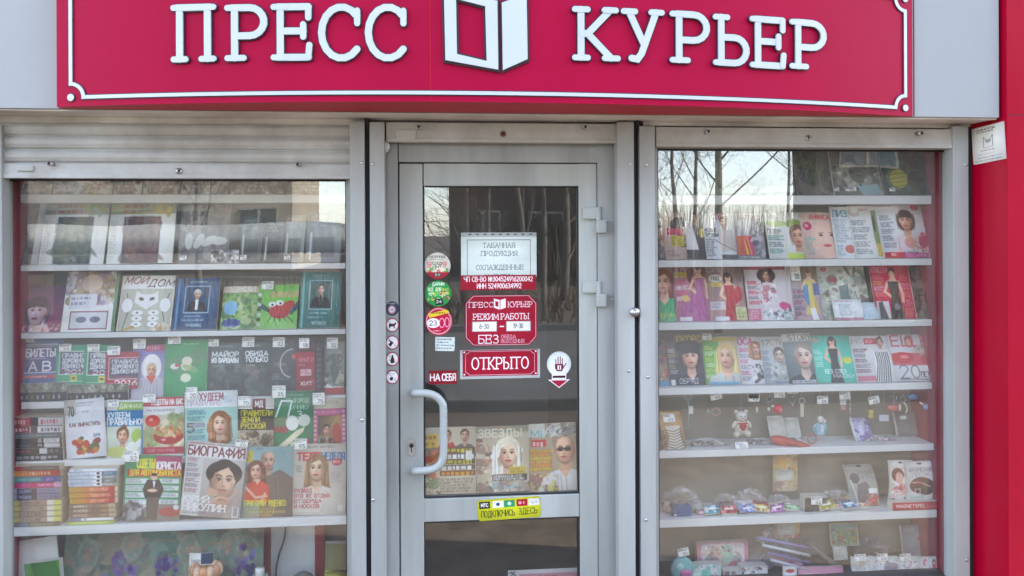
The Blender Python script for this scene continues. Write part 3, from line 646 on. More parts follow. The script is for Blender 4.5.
winL = window(2, 177, 352, 640, 3.5, 3, '', (4.5, 178, 351, 632, 3.5, 4.5, 1, 6))
winR = window(655.5, 147, 957, 640, 2.5, 5.5, '', (656, 148, 953, 632, 2.5, 5.5, 1, 6))

# door: outer frame, leaf, panes, handle, hinges, lock
part('door_frame', M['frame'], kiosk, (384, 143, 398.6, 640, .045, .1), (598.6, 143, 619, 640, .045, .1), (398.6, 143, 598.6, 162.3, .046, .098))
part('door_reveal', M['gap'], kiosk, (398, 162, 599, 636, .12, .02), bev=0) if False else None
m = MB()
for b in ((400, 163.6, 423.5, 636), (579.5, 163.6, 597.6, 636)): pbox(m, *b, DY - .012, .06, bev=.004)
pbox(m, 423.5, 163.6, 579.5, 186, DY - .0115, .059, bev=.004); pbox(m, 423.5, 496.5, 579.5, 519.5, DY - .0115, .059, bev=.004); pbox(m, 423.5, 628, 579.5, 640, DY - .0115, .059)
door = m.build('door', M['door'], kiosk)
m = MB(); frame_ring(m, 423, 185.3, 580, 497.3, 2, 2, 2, 2, DY - .006, .02, bev=.001); frame_ring(m, 423, 518.6, 580, 628, 2, 2, 2, 2, DY - .006, .02, bev=.001); m.build('seal', M['rubber'], door)
m = MB(); frame_ring(m, 398.4, 162.2, 599, 640, 1.4, 1.4, 1.4, 0, DY + .002, .02, bev=0); m.build('rebate', M['gap'], door)
GD = DY + .006
for (v0, v1) in ((186, 497), (519, 629)):
    m = MB(); x0 = P(424, 350, GD).x; x1 = P(579, 350, GD).x; m.box((x0, GD, P(501, v1, GD).z), (x1, GD + .006, P(501, v0, GD).z)); m.build('pane', M['doorglass'], door)
def bez(pts, n=6):
    out = []
    for k in range(len(pts) - 1):
        p0, p1, p2, p3 = pts[max(0, k - 1)], pts[k], pts[k + 1], pts[min(len(pts) - 1, k + 2)]
        for i in range(n):
            t = i / n; out.append(.5 * ((2 * p1) + (-p0 + p2) * t + (2 * p0 - 5 * p1 + 4 * p2 - p3) * t * t + (-p0 + 3 * p1 - 3 * p2 + p3) * t ** 3))
    out.append(pts[-1]); return out
yl = DY - .012
hp = [P(414, 393, yl), P(414, 393, yl - .03), P(416.5, 393, yl - .05), P(428, 393.5, yl - .056), P(437, 397, yl - .056), P(442.5, 404, yl - .056), P(443.5, 412, yl - .056), P(443.5, 432, yl - .056), P(443.5, 452, yl - .056), P(441.5, 462, yl - .056), P(435.5, 468, yl - .056), P(426, 470.5, yl - .056), P(416.5, 471, yl - .05), P(414, 471, yl - .03), P(414, 471, yl)]
m = MB(); m.tube(bez(hp, 5), .0155, n=14); m.build('handle', M['handle'], door)
m = MB(); p = P(411.5, 447, yl)
m.prism([(p.x + .012 * math.cos(a), p.z + (.022 if math.sin(a) > 0 else -.022) + .012 * math.sin(a)) for a in np.linspace(0, 2 * math.pi, 24, endpoint=False)], 0, .005, lambda x, z, d: (x, yl - d, z)); lock = m.build('lock', M['metal'], door)
m = MB(); m.tube([p + Vector((0, -.005, .008)), p + Vector((0, -.012, .008))], .0085, n=14); m.box((p.x - .002, yl - .0075, p.z - .02), (p.x + .002, yl - .0052, p.z - .004)); m.build('keyhole', M['dark'], lock)
def hinge(v):
    m = MB(); pbox(m, 583, v - 12.5, 601, v - 1, yl - .022, .0225, bev=.004); pbox(m, 596.5, v, 607, v + 13, .045 - .026, .0265, bev=.006)
    h = m.build('hinge', M['door'], door)
    a = P(598.5, v - 12, yl - .02); m = MB(); m.tube([P(598.8, v - 12.8, yl - .012), P(598.8, v + 13, yl - .012)], .0125, n=12); m.build('hinge_pin', M['door'], h)
hinge(220); hinge(294)
# padlock knob on the right rail and a bent wire beside it
m = MB(); p = P(634.5, 312, -.04); m.tube([p, p + Vector((0, -.012, 0))], .019, n=18); m.ell(p + Vector((0, -.016, 0)), (.011, .009, .011)); k = m.build('lock_knob', M['metal'], kiosk)
m = MB(); m.tube([P(619, 306, .03), P(613, 300, .02), P(610, 297, .03)], .0015, n=6); m.build('wire', M['metal'], kiosk)
m = MB(); p = P(386, 147, .0); m.ell(p, (.016, .02, .022)); m.build('bell', M['white'], kiosk)
# cable stubs where the rails meet the soffit
for (u, v) in ((367, 121), (638, 121)):
    m = MB(); m.tube(bez([P(u - 3, v - 5, -.02), P(u, v + 1, -.035), P(u + 1, v + 8, -.03), P(u - 1, v + 14, -.015)], 5), .0045, n=8); m.build('cable', M['gap'], kiosk)

# interior partition walls make the cases and the dark shop behind the door
def case(u0, u1, v0, side_l, side_r, depth=.46):
    x0 = P(u0, 380, GY).x; x1 = P(u1, 380, GY).x; z1 = P((u0 + u1) / 2, v0, GY).z + .06; z0 = .45
    return x0, x1, z0, z1
mbp = MB(); xa = P(388, 300, .15).x; xb = P(612, 300, .15).x
mbp.box((xa - .03, .16, .12), (xa - .005, YB - .07, SOF + .1)); mbp.box((xb + .005, .16, .12), (xb + .03, YB - .07, SOF + .1)); mbp.build('partition', M['inner'], kiosk)

# ================================================================== THE SIGN
sx0 = P(61, 80, YF - .016).x; sx1 = P(912.5, 80, YF - .016).x; sc = (sx0 + sx1) / 2 - .06; shw = max(sc - sx0, sx1 - sc)
def bow(x): return YF - .016 - .235 * max(0, 1 - ((x - sc) / shw) ** 2)
def bown(x): e = .004; t = Vector((2 * e, bow(x + e) - bow(x - e))).normalized(); return Vector((t.y, -t.x))
def SP(x, z, d):
    n = bown(x)
    if n.y > 0: n = -n
    return (x + n.x * d, bow(x) + n.y * d, z)
def S2(u, v):
    y = YF
    for _ in range(12): p = P(u, v, y); y = bow(p.x)
    return p.x, p.z
zs0 = S2(470, 102)[1]; zs1 = S2(900, -9)[1]
board = tag(empty('shop_sign', (sc, YF, zs0)), 'long bowed crimson shop sign with raised white letters above the door', 'shop sign')
def sbuild(mb, name, mat, parent=board):
    o = mb.build(name, M[mat]); o.parent = parent
    o.matrix_parent_inverse = Matrix.Translation(-Vector(board.location)) if parent is board else Matrix.Identity(4)
    return o
nseg = 48; xs = [sx0 + (sx1 - sx0) * i / nseg for i in range(nseg + 1)]
sbuild(MB().add([SP(x, zs0, 0) for x in xs] + [SP(x, zs1, 0) for x in xs], [(i, i + 1, nseg + 2 + i, nseg + 1 + i) for i in range(nseg)], smooth=True), 'panel', 'sign')
def edge_strip(z, dz):
    vs = [(x, bow(x), z) for x in xs] + [(x, YF - .001, z) for x in xs]
    return vs, [(i, i + 1, nseg + 2 + i, nseg + 1 + i) for i in range(nseg)]
mb = MB(); mb.add(*edge_strip(zs0, 0)); mb.add(*edge_strip(zs1, 0))
for x in (sx0, sx1): mb.add([(x, bow(x), zs0), (x, YF - .001, zs0), (x, YF - .001, zs1), (x, bow(x), zs1)], [(0, 1, 2, 3)])
sbuild(mb, 'return_edge', 'signlow')
def letter(ch, u0, u1, vt, vb, serif=True):
    hw_px = 3.15; x0, zt = S2(u0 + hw_px, vt + hw_px + .8); x1, zb = S2(u1 - hw_px, vb - hw_px + .5); gw, pls = G[ch]
    H = zt - zb; strokes = list(pls) + (serifs(ch) if serif else [])
    allx = [p[0] for pl in strokes for p in pl]; m0, m1 = min(allx), max(allx)
    f = lambda x, y, d: SP(x0 + (x - m0) / (m1 - m0) * (x1 - x0), zb + y * H, d)
    k = (x1 - x0) / (m1 - m0)
    # strokes drawn in metres so that they keep an even width
    hwm = hw_px / 800 * 2.85
    g = lambda x, y, d: SP(x, y, d)
    tr = lambda pl: [(x0 + (x - m0) * k, zb + y * H) for x, y in pl]
    a, b = MB(), MB()
    for i, pl in enumerate(strokes):
        th = hwm * (.92 if i >= len(pls) else 1.06)
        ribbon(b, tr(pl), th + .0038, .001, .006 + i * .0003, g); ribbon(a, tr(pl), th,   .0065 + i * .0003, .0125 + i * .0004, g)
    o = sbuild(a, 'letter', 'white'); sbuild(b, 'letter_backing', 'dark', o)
for q in [('П', 172, 218, 5, 62), ('Р', 225.5, 268, 5, 61), ('Е', 271.5, 313.5, 4, 60.5), ('С', 319, 361, 4, 61.5), ('С', 365.5, 407, 4, 61.5),
          ('К', 571, 620, 6, 62), ('У', 619.5, 664, 8, 63.5), ('Р', 668, 708.5, 10.5, 64.5), ('Ь', 711, 748, 13.5, 67), ('Е', 747.5, 785, 15.5, 69.5), ('Р', 787, 825, 18.5, 71)]: letter(*q)
jx = S2(430.5, 60)[0]; mb = MB(); mb.add([SP(jx - .0012, zs0 + .001, .0006), SP(jx + .0012, zs0 + .001, .0006), SP(jx + .0012, zs1 - .001, .0006), SP(jx - .0012, zs1 - .001, .0006)], [(0, 1, 2, 3)]); sbuild(mb, 'panel_joint', 'signlow')
# open-book emblem
def poly_s(uvs, hole=None):
    return [S2(*p) for p in uvs]
a, b = MB(), MB(); g = lambda x, y, d: SP(x, y, d)
o_ = poly_s([(444, -8), (445.5, 61), (498, 70.5), (497, 2)]); i_ = poly_s([(456, 0), (457, 55), (486.5, 62), (485, 7.5)])
def ringp(mb, o_, i_, z0, z1):
    n = len(o_); vs = [SP(*p, z1) for p in o_ + i_] + [SP(*p, z0) for p in o_ + i_]; fs = []
    for k in range(n):
        j = (k + 1) % n; fs += [(k, j, n + j, n + k), (k, 2 * n + k, 2 * n + j, j), (n + k, n + j, 3 * n + j, 3 * n + k)]
    mb.add(vs, fs)
ringp(a, o_, i_, .0075, .017); a.prism(poly_s([(501.5, 4), (502.5, 71), (527, 60), (526, -5)]), .0075, .017, g)
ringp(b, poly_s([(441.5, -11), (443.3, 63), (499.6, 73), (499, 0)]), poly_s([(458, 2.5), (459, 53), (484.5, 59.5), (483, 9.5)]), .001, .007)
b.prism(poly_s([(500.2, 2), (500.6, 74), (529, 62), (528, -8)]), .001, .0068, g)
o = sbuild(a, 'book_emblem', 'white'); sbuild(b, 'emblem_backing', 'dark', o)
# border line with scooped corners and dots
def uvpath(uv): return [S2(*p) for p in uv]
def scoop(cu, cv, r, a0, a1): return [(cu + r * math.cos(R(a0 + (a1 - a0) * i / 8)), cv + r * math.sin(R(a0 + (a1 - a0) * i / 8))) for i in range(9)]
zl = S2(470, 93.2)[1]; zl2 = S2(470, 92.8)[1]
def along(u0, u1, z): x0 = S2(u0, 95)[0]; x1 = S2(u1, 95)[0]; return [(x0 + (x1 - x0) * i / 24, z) for i in range(25)]
xl = S2(71.5, 80)[0]; xr = S2(904.5, 60)[0]; rc = .048; ztop = zs1 - (zl - zs0) + .0
def corner(cx, cz, a0, a1): return [(cx + rc * math.cos(R(a0 + (a1 - a0) * i / 8)), cz + rc * math.sin(R(a0 + (a1 - a0) * i / 8))) for i in range(9)]
bp_ = corner(xl, zl, 90, 0) + [(xl + rc + (xr - xl - 2 * rc) * i / 30, zl) for i in range(1, 30)] + corner(xr, zl, 180, 90) + corner(xr, ztop, 270, 180) + [(xr - rc - (xr - xl - 2 * rc) * i / 30, ztop) for i in range(1, 30)] + corner(xl, ztop, 0, -90)
bp_.append(bp_[0]); a, b = MB(), MB()
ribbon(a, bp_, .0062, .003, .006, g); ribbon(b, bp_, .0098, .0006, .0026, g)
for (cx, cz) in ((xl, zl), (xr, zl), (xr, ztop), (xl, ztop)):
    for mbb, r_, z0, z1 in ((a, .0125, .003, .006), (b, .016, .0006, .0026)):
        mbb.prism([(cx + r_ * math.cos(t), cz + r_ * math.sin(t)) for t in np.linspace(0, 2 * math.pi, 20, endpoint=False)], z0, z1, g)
o = sbuild(a, 'border_line', 'white'); sbuild(b, 'border_backing', 'dark', o)  # wider dark outline behind the white border line
# ================================================================== THE STREET (seen in the glass)
def mirror(u, v, d):
    """where a thing d metres in front of the glass shows in the mirror at pixel u, v"""
    p = P(u, v, GY + d); return p.x, -d + GY, p.z
def ground_sheet(name, x0, x1, y0, y1, z, mat, nx=2, ny=2):
    m = MB(); m.add([(x0, y0, z), (x1, y0, z), (x1, y1, z), (x0, y1, z)], [(0, 1, 2, 3)]); return struct(m.build(name, mat))
G_earth = pbsdf('dry_earth', (82, 73, 63), .95, var=.35, scale=1.2, bump=.5, bscale=14, dirt=(80, 66, 54))
G_asph = pbsdf('asphalt', (82, 79, 76), .9, var=.2, scale=1.5, bump=.3, bscale=60)
G_pave = pbsdf('dirt_strip', (100, 86, 71), .9, var=.4, scale=5, bump=.3, bscale=40)
G_kerb = pbsdf('kerb_stone', (84, 82, 78), .8, var=.2, scale=5)
ground_sheet('ground', -250, 250, -250, 250, 0, G_earth)
ground_sheet('pavement', -30, 30, -2.1, 4, .004, G_pave)
ground_sheet('road', -200, 200, -9.4, -3.9, .004, G_asph)
for (ya, yb) in ((-3.9, -3.76), (-9.56, -9.4)):
    m = MB(); m.box((-200, ya, -.05), (200, yb, .11), bev=.02); struct(m.build('kerb', G_kerb))
m = MB()
for k in range(-20, 21): m.add([(k * 6, -6.7, .009), (k * 6 + 3, -6.7, .009), (k * 6 + 3, -6.58, .009), (k * 6, -6.58, .009)], [(0, 1, 2, 3)])
struct(m.build('road_marking', G_kerb))
# apartment blocks across the street
def block(label, x0, x1, y, depth, h, wallc, nfl, nwin, trim=(225, 225, 220), cat='building'):
    root = tag(empty('apartment_block', ((x0 + x1) / 2, y, 0)), label, cat); inv = Matrix.Translation(-Vector(root.location))
    def put(mb, name, mat):
        o = mb.build(name, mat, root); o.matrix_parent_inverse = inv; return o
    wm = pbsdf('block_wall', wallc, .85, var=.18, scale=.8, bump=.15, bscale=8)
    m = MB(); m.box((x0, y - depth, 0), (x1, y, h)); put(m, 'wall', wm)
    m = MB(); m.box((x0 - .3, y - depth - .3, h + .003), (x1 + .3, y + .3, h + .35)); put(m, 'roof', pbsdf('block_roof', (90, 86, 84), .8))
    gm = pbsdf('block_pane', (34, 40, 48), .08, var=.3, scale=.5); tm = pbsdf('block_trim', trim, .6)
    fl = h / nfl; wx = (x1 - x0) / nwin
    for i in range(nfl):
        for j in range(nwin):
            cx = x0 + (j + .5) * wx; cz = i * fl + fl * .55; ww, wh = wx * .25, fl * .27
            m = MB(); m.box((cx - ww - .08, y + .002, cz - wh - .08), (cx + ww + .08, y + .06, cz + wh + .08)); m.box((cx - .05, y + .061, cz - wh), (cx + .05, y + .1, cz + wh)); wdw = put(m, 'window', tm)
            m = MB(); m.box((cx - ww, y + .0605, cz - wh), (cx + ww, y + .075, cz + wh)); o = m.build('window_pane', gm, wdw); 
    return root
xa = mirror(176, 230, 34)[0]; xb = mirror(291, 230, 34)[0]; xc = mirror(321, 230, 34)[0]
block('pale grey brown apartment block with its end wall in the sun', xb - 26, xb, -34, 9, 16, (160, 148, 130), 5, 9, (150, 146, 138))
x0 = mirror(450, 230, 26)[0]; x1 = mirror(640, 230, 26)[0]
block('tall dark brick block standing behind the bare trees opposite the door', x0, x1, -26, 3, 17, (58, 52, 50), 6, 3, (130, 122, 118))
x2 = mirror(817, 200, 20)[0]
block('very long dark brown block at the right end of the street', x2, x2 + 26, -20, 1.6, 14, (64, 56, 52), 5, 8, (130, 118, 108))
# insulated heating pipe on supports along the far verge
px0 = -24; px1 = mirror(402, 238, 12)[0]; py = -12; pz = mirror(200, 238, 12)[2]
pipe = tag(empty('heating_pipe', (px1, py, 0)), 'silver foil wrapped heating pipe on low supports along the far verge', 'pipe')
m = MB(); foil = pbsdf('foil_wrap', (176, 172, 160), .45, metal=.25, var=.15, scale=6, bump=.5, bscale=9)
for dz, dy, r in ((.0, 0, .25),):
    n = int((px1 - px0) / .16); pts = []; 
    vs = []; fs = []; NS = 18
    for k in range(n * 3 + 1):
        x = px0 + (px1 - px0) * k / (n * 3); ph = (k % 3) / 3
        for i in range(NS):
            a = 2 * math.pi * i / NS; sl_ = .5 * math.sin(a)
            rr = r * (1 + .16 * (1 - ((ph + sl_) % 1.0)) * abs(math.cos(a * .5 + .4)))
            vs.append((x, py + dy + rr * math.cos(a), pz + dz + rr * math.sin(a)))
    for k in range(n * 3):
        for i in range(NS): fs.append((k * NS + i, k * NS + (i + 1) % NS, (k + 1) * NS + (i + 1) % NS, (k + 1) * NS + i))
    m.add(vs, fs, smooth=True)
o = m.build('pipe', foil, pipe); o.matrix_parent_inverse = Matrix.Translation(-Vector(pipe.location))
for k in range(5):
    m = MB(); x = px1 - 1 - k * 5; m.box((x - .15, py - .3, 0), (x + .15, py + .35, pz - .3)); o = m.build('support', G_kerb, pipe); o.matrix_parent_inverse = Matrix.Translation(-Vector(pipe.location))
# bare spring trees
bark = pbsdf('tree_bark', (104, 96, 86), .9, var=.3, scale=6, bump=.6, bscale=30)
twig = pbsdf('twig_bark', (98, 86, 76), .9, var=.2, scale=8)
def tree(label, x, y, h, r, seed, fork=0.0, low=.3):
    rs = random.Random(seed); root = tag(empty('tree', (x, y, 0)), label, 'tree', 'bare trees across the road')
    T, C = MB(), MB(); top = Vector((rs.uniform(-.3, .3), rs.uniform(-.2, .2), h * .8))
    base = [Vector((0, 0, -.1)), Vector((rs.uniform(-.05, .05), 0, h * .25)), Vector((rs.uniform(-.15, .15), rs.uniform(-.1, .1), h * .5)), top]
    sp = bez(base, 5); T.tube(sp, r, n=9, r1=r * .3)
    def grow(p, d, L, rad, lev):
        pts = [p]; q = p.copy(); dd = d.copy()
        for k in range(4):
            dd = (dd + Vector((rs.uniform(-.22, .22), rs.uniform(-.22, .22), rs.uniform(-.08, .2)))).normalized(); q = q + dd * L / 4; pts.append(q.copy())
        C.tube(pts, rad, n=5 if lev < 2 else 3, r1=rad * .4, cap=False)
        if lev < 3:
            for k in range(6 if lev < 2 else 4):
                t = rs.uniform(.25, 1); i = min(3, int(t * 4)); pp = pts[i].lerp(pts[i + 1], t * 4 - i) if t < 1 else pts[4]
                ax = dd.orthogonal().normalized(); ax.rotate(Matrix.Rotation(rs.uniform(0, 6.28), 3, dd)); nd = (dd * .75 + ax * rs.uniform(.5, .95) + Vector((0, 0, .12))).normalized()
                grow(pp, nd, L * rs.uniform(.42, .62), rad * .45, lev + 1)
    nb = 15
    for k in range(nb):
        t = low + (1 - low) * k / (nb - 1); i = min(len(sp) - 2, int(t * (len(sp) - 1))); p = sp[i].lerp(sp[i + 1], t * (len(sp) - 1) - i) if t < 1 else sp[-1]
        a = rs.uniform(0, 6.28); d = Vector((math.cos(a), math.sin(a), rs.uniform(.5, 1.3))).normalized(); grow(p, d, h * rs.uniform(.2, .36) * (1.15 - .6 * t), max(.012, r * .24 * (1.1 - .6 * t)), 0)
    T.build('trunk', bark, root); C.build('crown', twig, root); return root
for (u, d, h, r, sd, lab, lw) in [(718, 9.0, 9.0, .075, 3, 'bare tree with a thick straight dark trunk nearest the right window', .3), (692, 12, 8, .045, 5, 'bare tree forking low left of the thick trunked one', .12),
        (790, 13, 8, .045, 8, 'slim bare tree in front of the dark brown block', .2), (675, 19, 9, .07, 17, 'wide bare tree farther along the far verge', .15),
        (465, 14, 8, .10, 21, 'bare tree before the left corner of the dark block', .15), (520, 12, 7, .08, 23, 'bare tree opposite the door middle', .12), (565, 15, 9, .1, 27, 'bare tree at the right part of the dark block', .15),
        (200, 20, 10, .11, 31, 'bare tree before the grey brown block', .2), (490, 10.5, 6.5, .05, 43, 'slender bare tree nearest the door reflection on its left', .1), (545, 11, 7, .05, 47, 'slender bare tree nearest the door reflection on its right', .1)]:
    x, y, z = mirror(u, 300, d); tree(lab, x, y, h, r, sd, low=lw)
# dry brush under the trees
m = MB(); rs = random.Random(4)
for k in range(2600):
    x = rs.uniform(-6, 22); y = rs.uniform(-14.5, -10.2); h = rs.uniform(.3, 1.3) * (1 if rs.random() < .5 else .6); b = rs.uniform(-.3, .3); wv = .012
    c = rs.choice([(96, 82, 62), (76, 64, 52), (112, 98, 74), (62, 54, 46)])
    m.add([(x - wv, y, 0), (x + wv, y, 0), (x + b, y + rs.uniform(-.2, .2), h)], [(0, 1, 2)], c)
for k in range(3400):
    x = rs.uniform(3, 20); y = rs.uniform(-27, -19); h = rs.uniform(1.2, 3.0); b = rs.uniform(-.5, .5); wv = rs.uniform(.012, .03)
    c = rs.choice([(96, 86, 74), (76, 68, 60), (120, 110, 96), (66, 62, 56)])
    m.add([(x - wv, y, 0), (x + wv, y, 0), (x + b, y + rs.uniform(-.3, .3), h)], [(0, 1, 2)], c)
o = m.build('dry_brush', M['plush']); tag(o, 'dry brown brush growing along the far verge', 'brush', kind='stuff')
# ================================================================== SHELVES
class Shelf: pass
def shelving(name_lbl, u0, u1, rows, yback, floor_v, tops):
    root = tag(empty('display_shelving', (P((u0 + u1) / 2, 560, .3).x, .3, .3)), name_lbl, 'shelving'); inv = Matrix.Translation(-Vector(root.location))
    x0 = P(u0, 380, GY).x; x1 = P(u1, 380, GY).x; uc = (u0 + u1) / 2
    def put(mb, n, mat):
        o = mb.build(n, M[mat], root); o.matrix_parent_inverse = inv; return o
    zt = P(uc, tops, .1).z + .1
    m = MB(); m.box((x0, yback, .1185), (x1, yback + .015, zt)); put(m, 'back_panel', 'backp')
    for a, b in ((x0 - .014, x0 - .001), (x1 + .001, x1 + .014)):
        m = MB(); m.box((a, GY + .024, .1185), (b, yback, zt)); put(m, 'side_panel', 'redin')
    out = []
    for (v, th, Y) in rows:
        z = P(uc, v, Y).z; hgt = th / 800 * (Y - CAMY)
        m = MB(); m.box((x0 + .004, Y, z - hgt), (x1 - .004, yback - .001, z), bev=.0025); put(m, 'shelf', 'shelf')
        S = Shelf(); S.z = z; S.Y = Y; out.append(S)
    return root, out, x0, x1
shL, SL, xL0, xL1 = shelving('white shelves with red sides in the left display window', 1, 352, [(194.5, 8, .2), (264.3, 5.5, .2), (331.5, 5, .2), (399, 6.5, .2), (457.5, 5.5, .155), (522.5, 8, .105), (650, 8, .1)], .42, 0, 180)
shR, SR, xR0, xR1 = shelving('white shelves with red sides in the right display window', 657, 946, [(195.5, 9, .15), (259.5, 7, .15), (321.3, 7, .15), (385.3, 7, .15), (447.5, 7, .14), (515, 8, .12), (590, 8, .11)], .32, 0, 150)

PRINTS = []
def place(o, xb, yb, zb, lean, roll=0.):
    o.matrix_world = Matrix.Translation((xb, yb, zb)) @ Matrix.Rotation(lean, 4, 'X').inverted() @ Matrix.Rotation(R(roll), 4, 'Y')
def price(parent, wm, hm, cx, cz, tw=.05, th=.034, y=-.007, txt=None, col=(238, 238, 232), seed=0, roll=0, lines=2):
    rs = random.Random(seed * 7 + 3); txt = txt or str(rs.choice([20, 25, 32, 35, 45, 50, 59, 70, 75, 95, 120]))
    def pt(c):
        c.tx(.08, .1, .95, .42, lines, (90, 90, 96), .5, .7); c.t(.4, .54, .42, .32, txt, (60, 60, 68), .15)
    o = sheet('price_tag', tw, th, pt, tw * 250, th * 250, M['print'], .0008, col, res=2.2, seed=seed, parent=parent)
    o.matrix_local = Matrix.Translation((cx, y, cz)) @ Matrix.Rotation(R(roll), 4, 'Y'); return o
def mag(S, u0, u1, vt, label, paint, cat='magazine', name='magazine', yb=None, yt=None, order=0, roll=0., thick=.005, bg=(240, 240, 236), mat='print', tags=(), vb=None, res=1.9, seed=None, group=None, curl=.006, edge=(214, 210, 202), bow=0.):
    """stand a printed cover on shelf S between pixels u0..u1 with its top at vt"""
    yb = (S.Y + .022 if yb is None else yb) + order * .0085; yt = yb + .075 if yt is None else yt + order * .0085
    zb = S.z + .0005 if vb is None else P((u0 + u1) / 2, vb, yb).z
    xa, xb = P(u0, 380, yb).x, P(u1, 380, yb).x; zt = P((u0 + u1) / 2, vt, yt).z
    hm = math.hypot(zt - zb, yt - yb); lean = math.atan2(yt - yb, zt - zb); wm = xb - xa
    sd = seed if seed is not None else int(u0 * 7 + vt)
    rq = random.Random(sd); roll = roll or rq.uniform(-1.1, 1.1); curl = curl * rq.choice([-1, 1, 1]) * rq.uniform(.6, 2.2)
    _, vb_ = proj(((xa + xb) / 2, yb, zb))
    o = sheet(name, wm, hm, paint, u1 - u0, vb_ - vt, M[mat], thick, bg, edge, res, curl, sd, bow=bow)
    dz = abs(math.sin(R(roll))) * wm * .5
    place(o, (xa + xb) / 2, yb, zb + dz, lean, roll); tag(o, label, cat, group)
    for k, (tx_, ty_, tw, th) in enumerate(tags): price(o, wm, hm, (tx_ - .5) * wm, (1 - ty_) * hm, tw, th, -thick - .0065, seed=sd + k)
    return o
W_ = (240, 240, 238)
# reusable cover layouts ---------------------------------------------------
def lines_left(c, y0, y1, n, cols, x0=.05, x1=.45):
    h = (y1 - y0) / n
    for k in range(n): c.tx(x0, y0 + k * h, x1, y0 + k * h + h * .8, 3, cols[k % len(cols)], .5, .85)
def glossy(title, tcol, bgc, facexy, hair, style, top, lcols, skin=(226, 184, 160), title_h=.13, extra=None, fh=.3, bg2=None):
    def f(c):
        if bg2: c.grad(0, 0, 1, 1, bgc, bg2)
        c.face(facexy[0], facexy[1], fh, hair, style, skin, top)
        lines_left(c, .3, .9, 4, lcols)
        c.t(.06, .03, .88, title_h, title, tcol, .17)
        if extra: extra(c)
    return f

# ================================================================== LEFT WINDOW
# top shelf: only the feet of the magazines show under the shutter bar
S = SL[0]
for (a, b, bgc, pal, lab) in [(16, 52, (120, 124, 134), [(90, 96, 110), (200, 196, 188)], 'grey blue magazine at the left end under the left shutter bar'),
        (54, 84, (92, 96, 120), [(60, 64, 100), (170, 170, 180)], 'blue grey magazine second from the left under the left shutter bar'),
        (85, 113, (140, 70, 56), [(170, 150, 70), (120, 40, 40), (220, 210, 190)], 'red brown magazine with ochre patches under the shutter bar'),
        (115, 142, (190, 186, 178), [(120, 110, 110), (90, 40, 44)], 'pale magazine with grey print lines under the shutter bar'),
        (144, 178, (104, 48, 48), [(60, 36, 40), (150, 90, 80)], 'dark red magazine just left of the grey brown reflection under the shutter bar'),
        (182, 228, (120, 118, 122), [(90, 90, 100), (180, 176, 170)], 'grey magazine with branching pattern under the middle of the shutter bar'),
        (232, 284, (116, 104, 100), [(90, 80, 80), (180, 160, 150)], 'dull brown magazine under the right part of the shutter bar'),
        (288, 338, (128, 124, 118), [(170, 164, 150), (90, 96, 100)], 'greyish magazine at the right end of the top left shelf')]:
    mag(S, a, b, 150, lab, (lambda pal: lambda c: (c.blobs(0, .2, 1, 1, 26, pal, .2), c.tx(.1, .72, .9, .95, 3, W_)))(pal), res=1, group='magazines under the shutter bar')
# second shelf: framed newspapers
S = SL[1]
mag(S, 14, 38, 204, 'dark narrow journal with one white edge at the left end of the second shelf', lambda c: (c.r(0, 0, 1, 1, (70, 60, 66)), c.blobs(0, 0, .7, 1, 20, [(100, 90, 96), (60, 50, 60)], .3), c.r(.72, 0, 1, 1, (214, 220, 222))), cat='newspaper', name='newspaper', res=1.2)
def framed(head, dark, pal):
    def f(c):
        c.r(0, 0, 1, .2, head); c.tx(.2, .03, .85, .2, 2, (170, 90, 70), .6, .8); c.blobs(.5, 0, 1, .18, 8, [(190, 170, 80), (120, 160, 120)], .1)
        c.r(.19, .22, .8, 1, (228, 232, 234)); c.r(.215, .24, .775, .99, dark); c.blobs(.22, .26, .77, .98, 26, pal, .14, .5); c.ln([(.19, .22), (.8, .22)], (244, 244, 244), 2)
        c.tx(.03, .3, .15, .96, 14, (150, 158, 164), .4, .5)
    return f
mag(S, 39, 104, 203, 'white bordered newspaper with dark green grey picture, left of a similar maroon one', framed((150, 156, 150), (84, 96, 92), [(110, 120, 112), (70, 80, 84), (140, 140, 120)]), cat='newspaper', name='newspaper', order=-.3, group='white bordered newspapers')
mag(S, 107, 173, 203, 'white bordered newspaper with dark maroon picture and olive heading', framed((160, 166, 120), (92, 62, 70), [(120, 80, 84), (70, 52, 66), (150, 110, 100)]), cat='newspaper', name='newspaper', order=-.3, group='white bordered newspapers')
mag(S, 178, 228, 206, 'dim grey newspaper with lace like white scrolls right of the maroon framed one', lambda c: (c.r(0, 0, 1, 1, (120, 122, 122)), c.blobs(0, 0, 1, 1, 40, [(90, 92, 98), (160, 160, 158), (140, 120, 120)], .12), [c.e(.2 + .2 * k, .62, .08, .14, (200, 200, 196), 30 * k) or c.e(.2 + .2 * k, .62, .055, .1, (110, 112, 116), 30 * k) for k in range(4)]), cat='newspaper', name='newspaper', tags=[(.12, .95, .028, .02)])
mag(S, 211, 239, 250, 'low black and white patterned card standing before the grey newspaper', lambda c: (c.blobs(0, 0, 1, 1, 30, [(30, 30, 34), (236, 236, 236), (120, 120, 124)], .16)), cat='card', name='card', yb=S.Y + .01, yt=S.Y + .02, bg=(200, 200, 200))
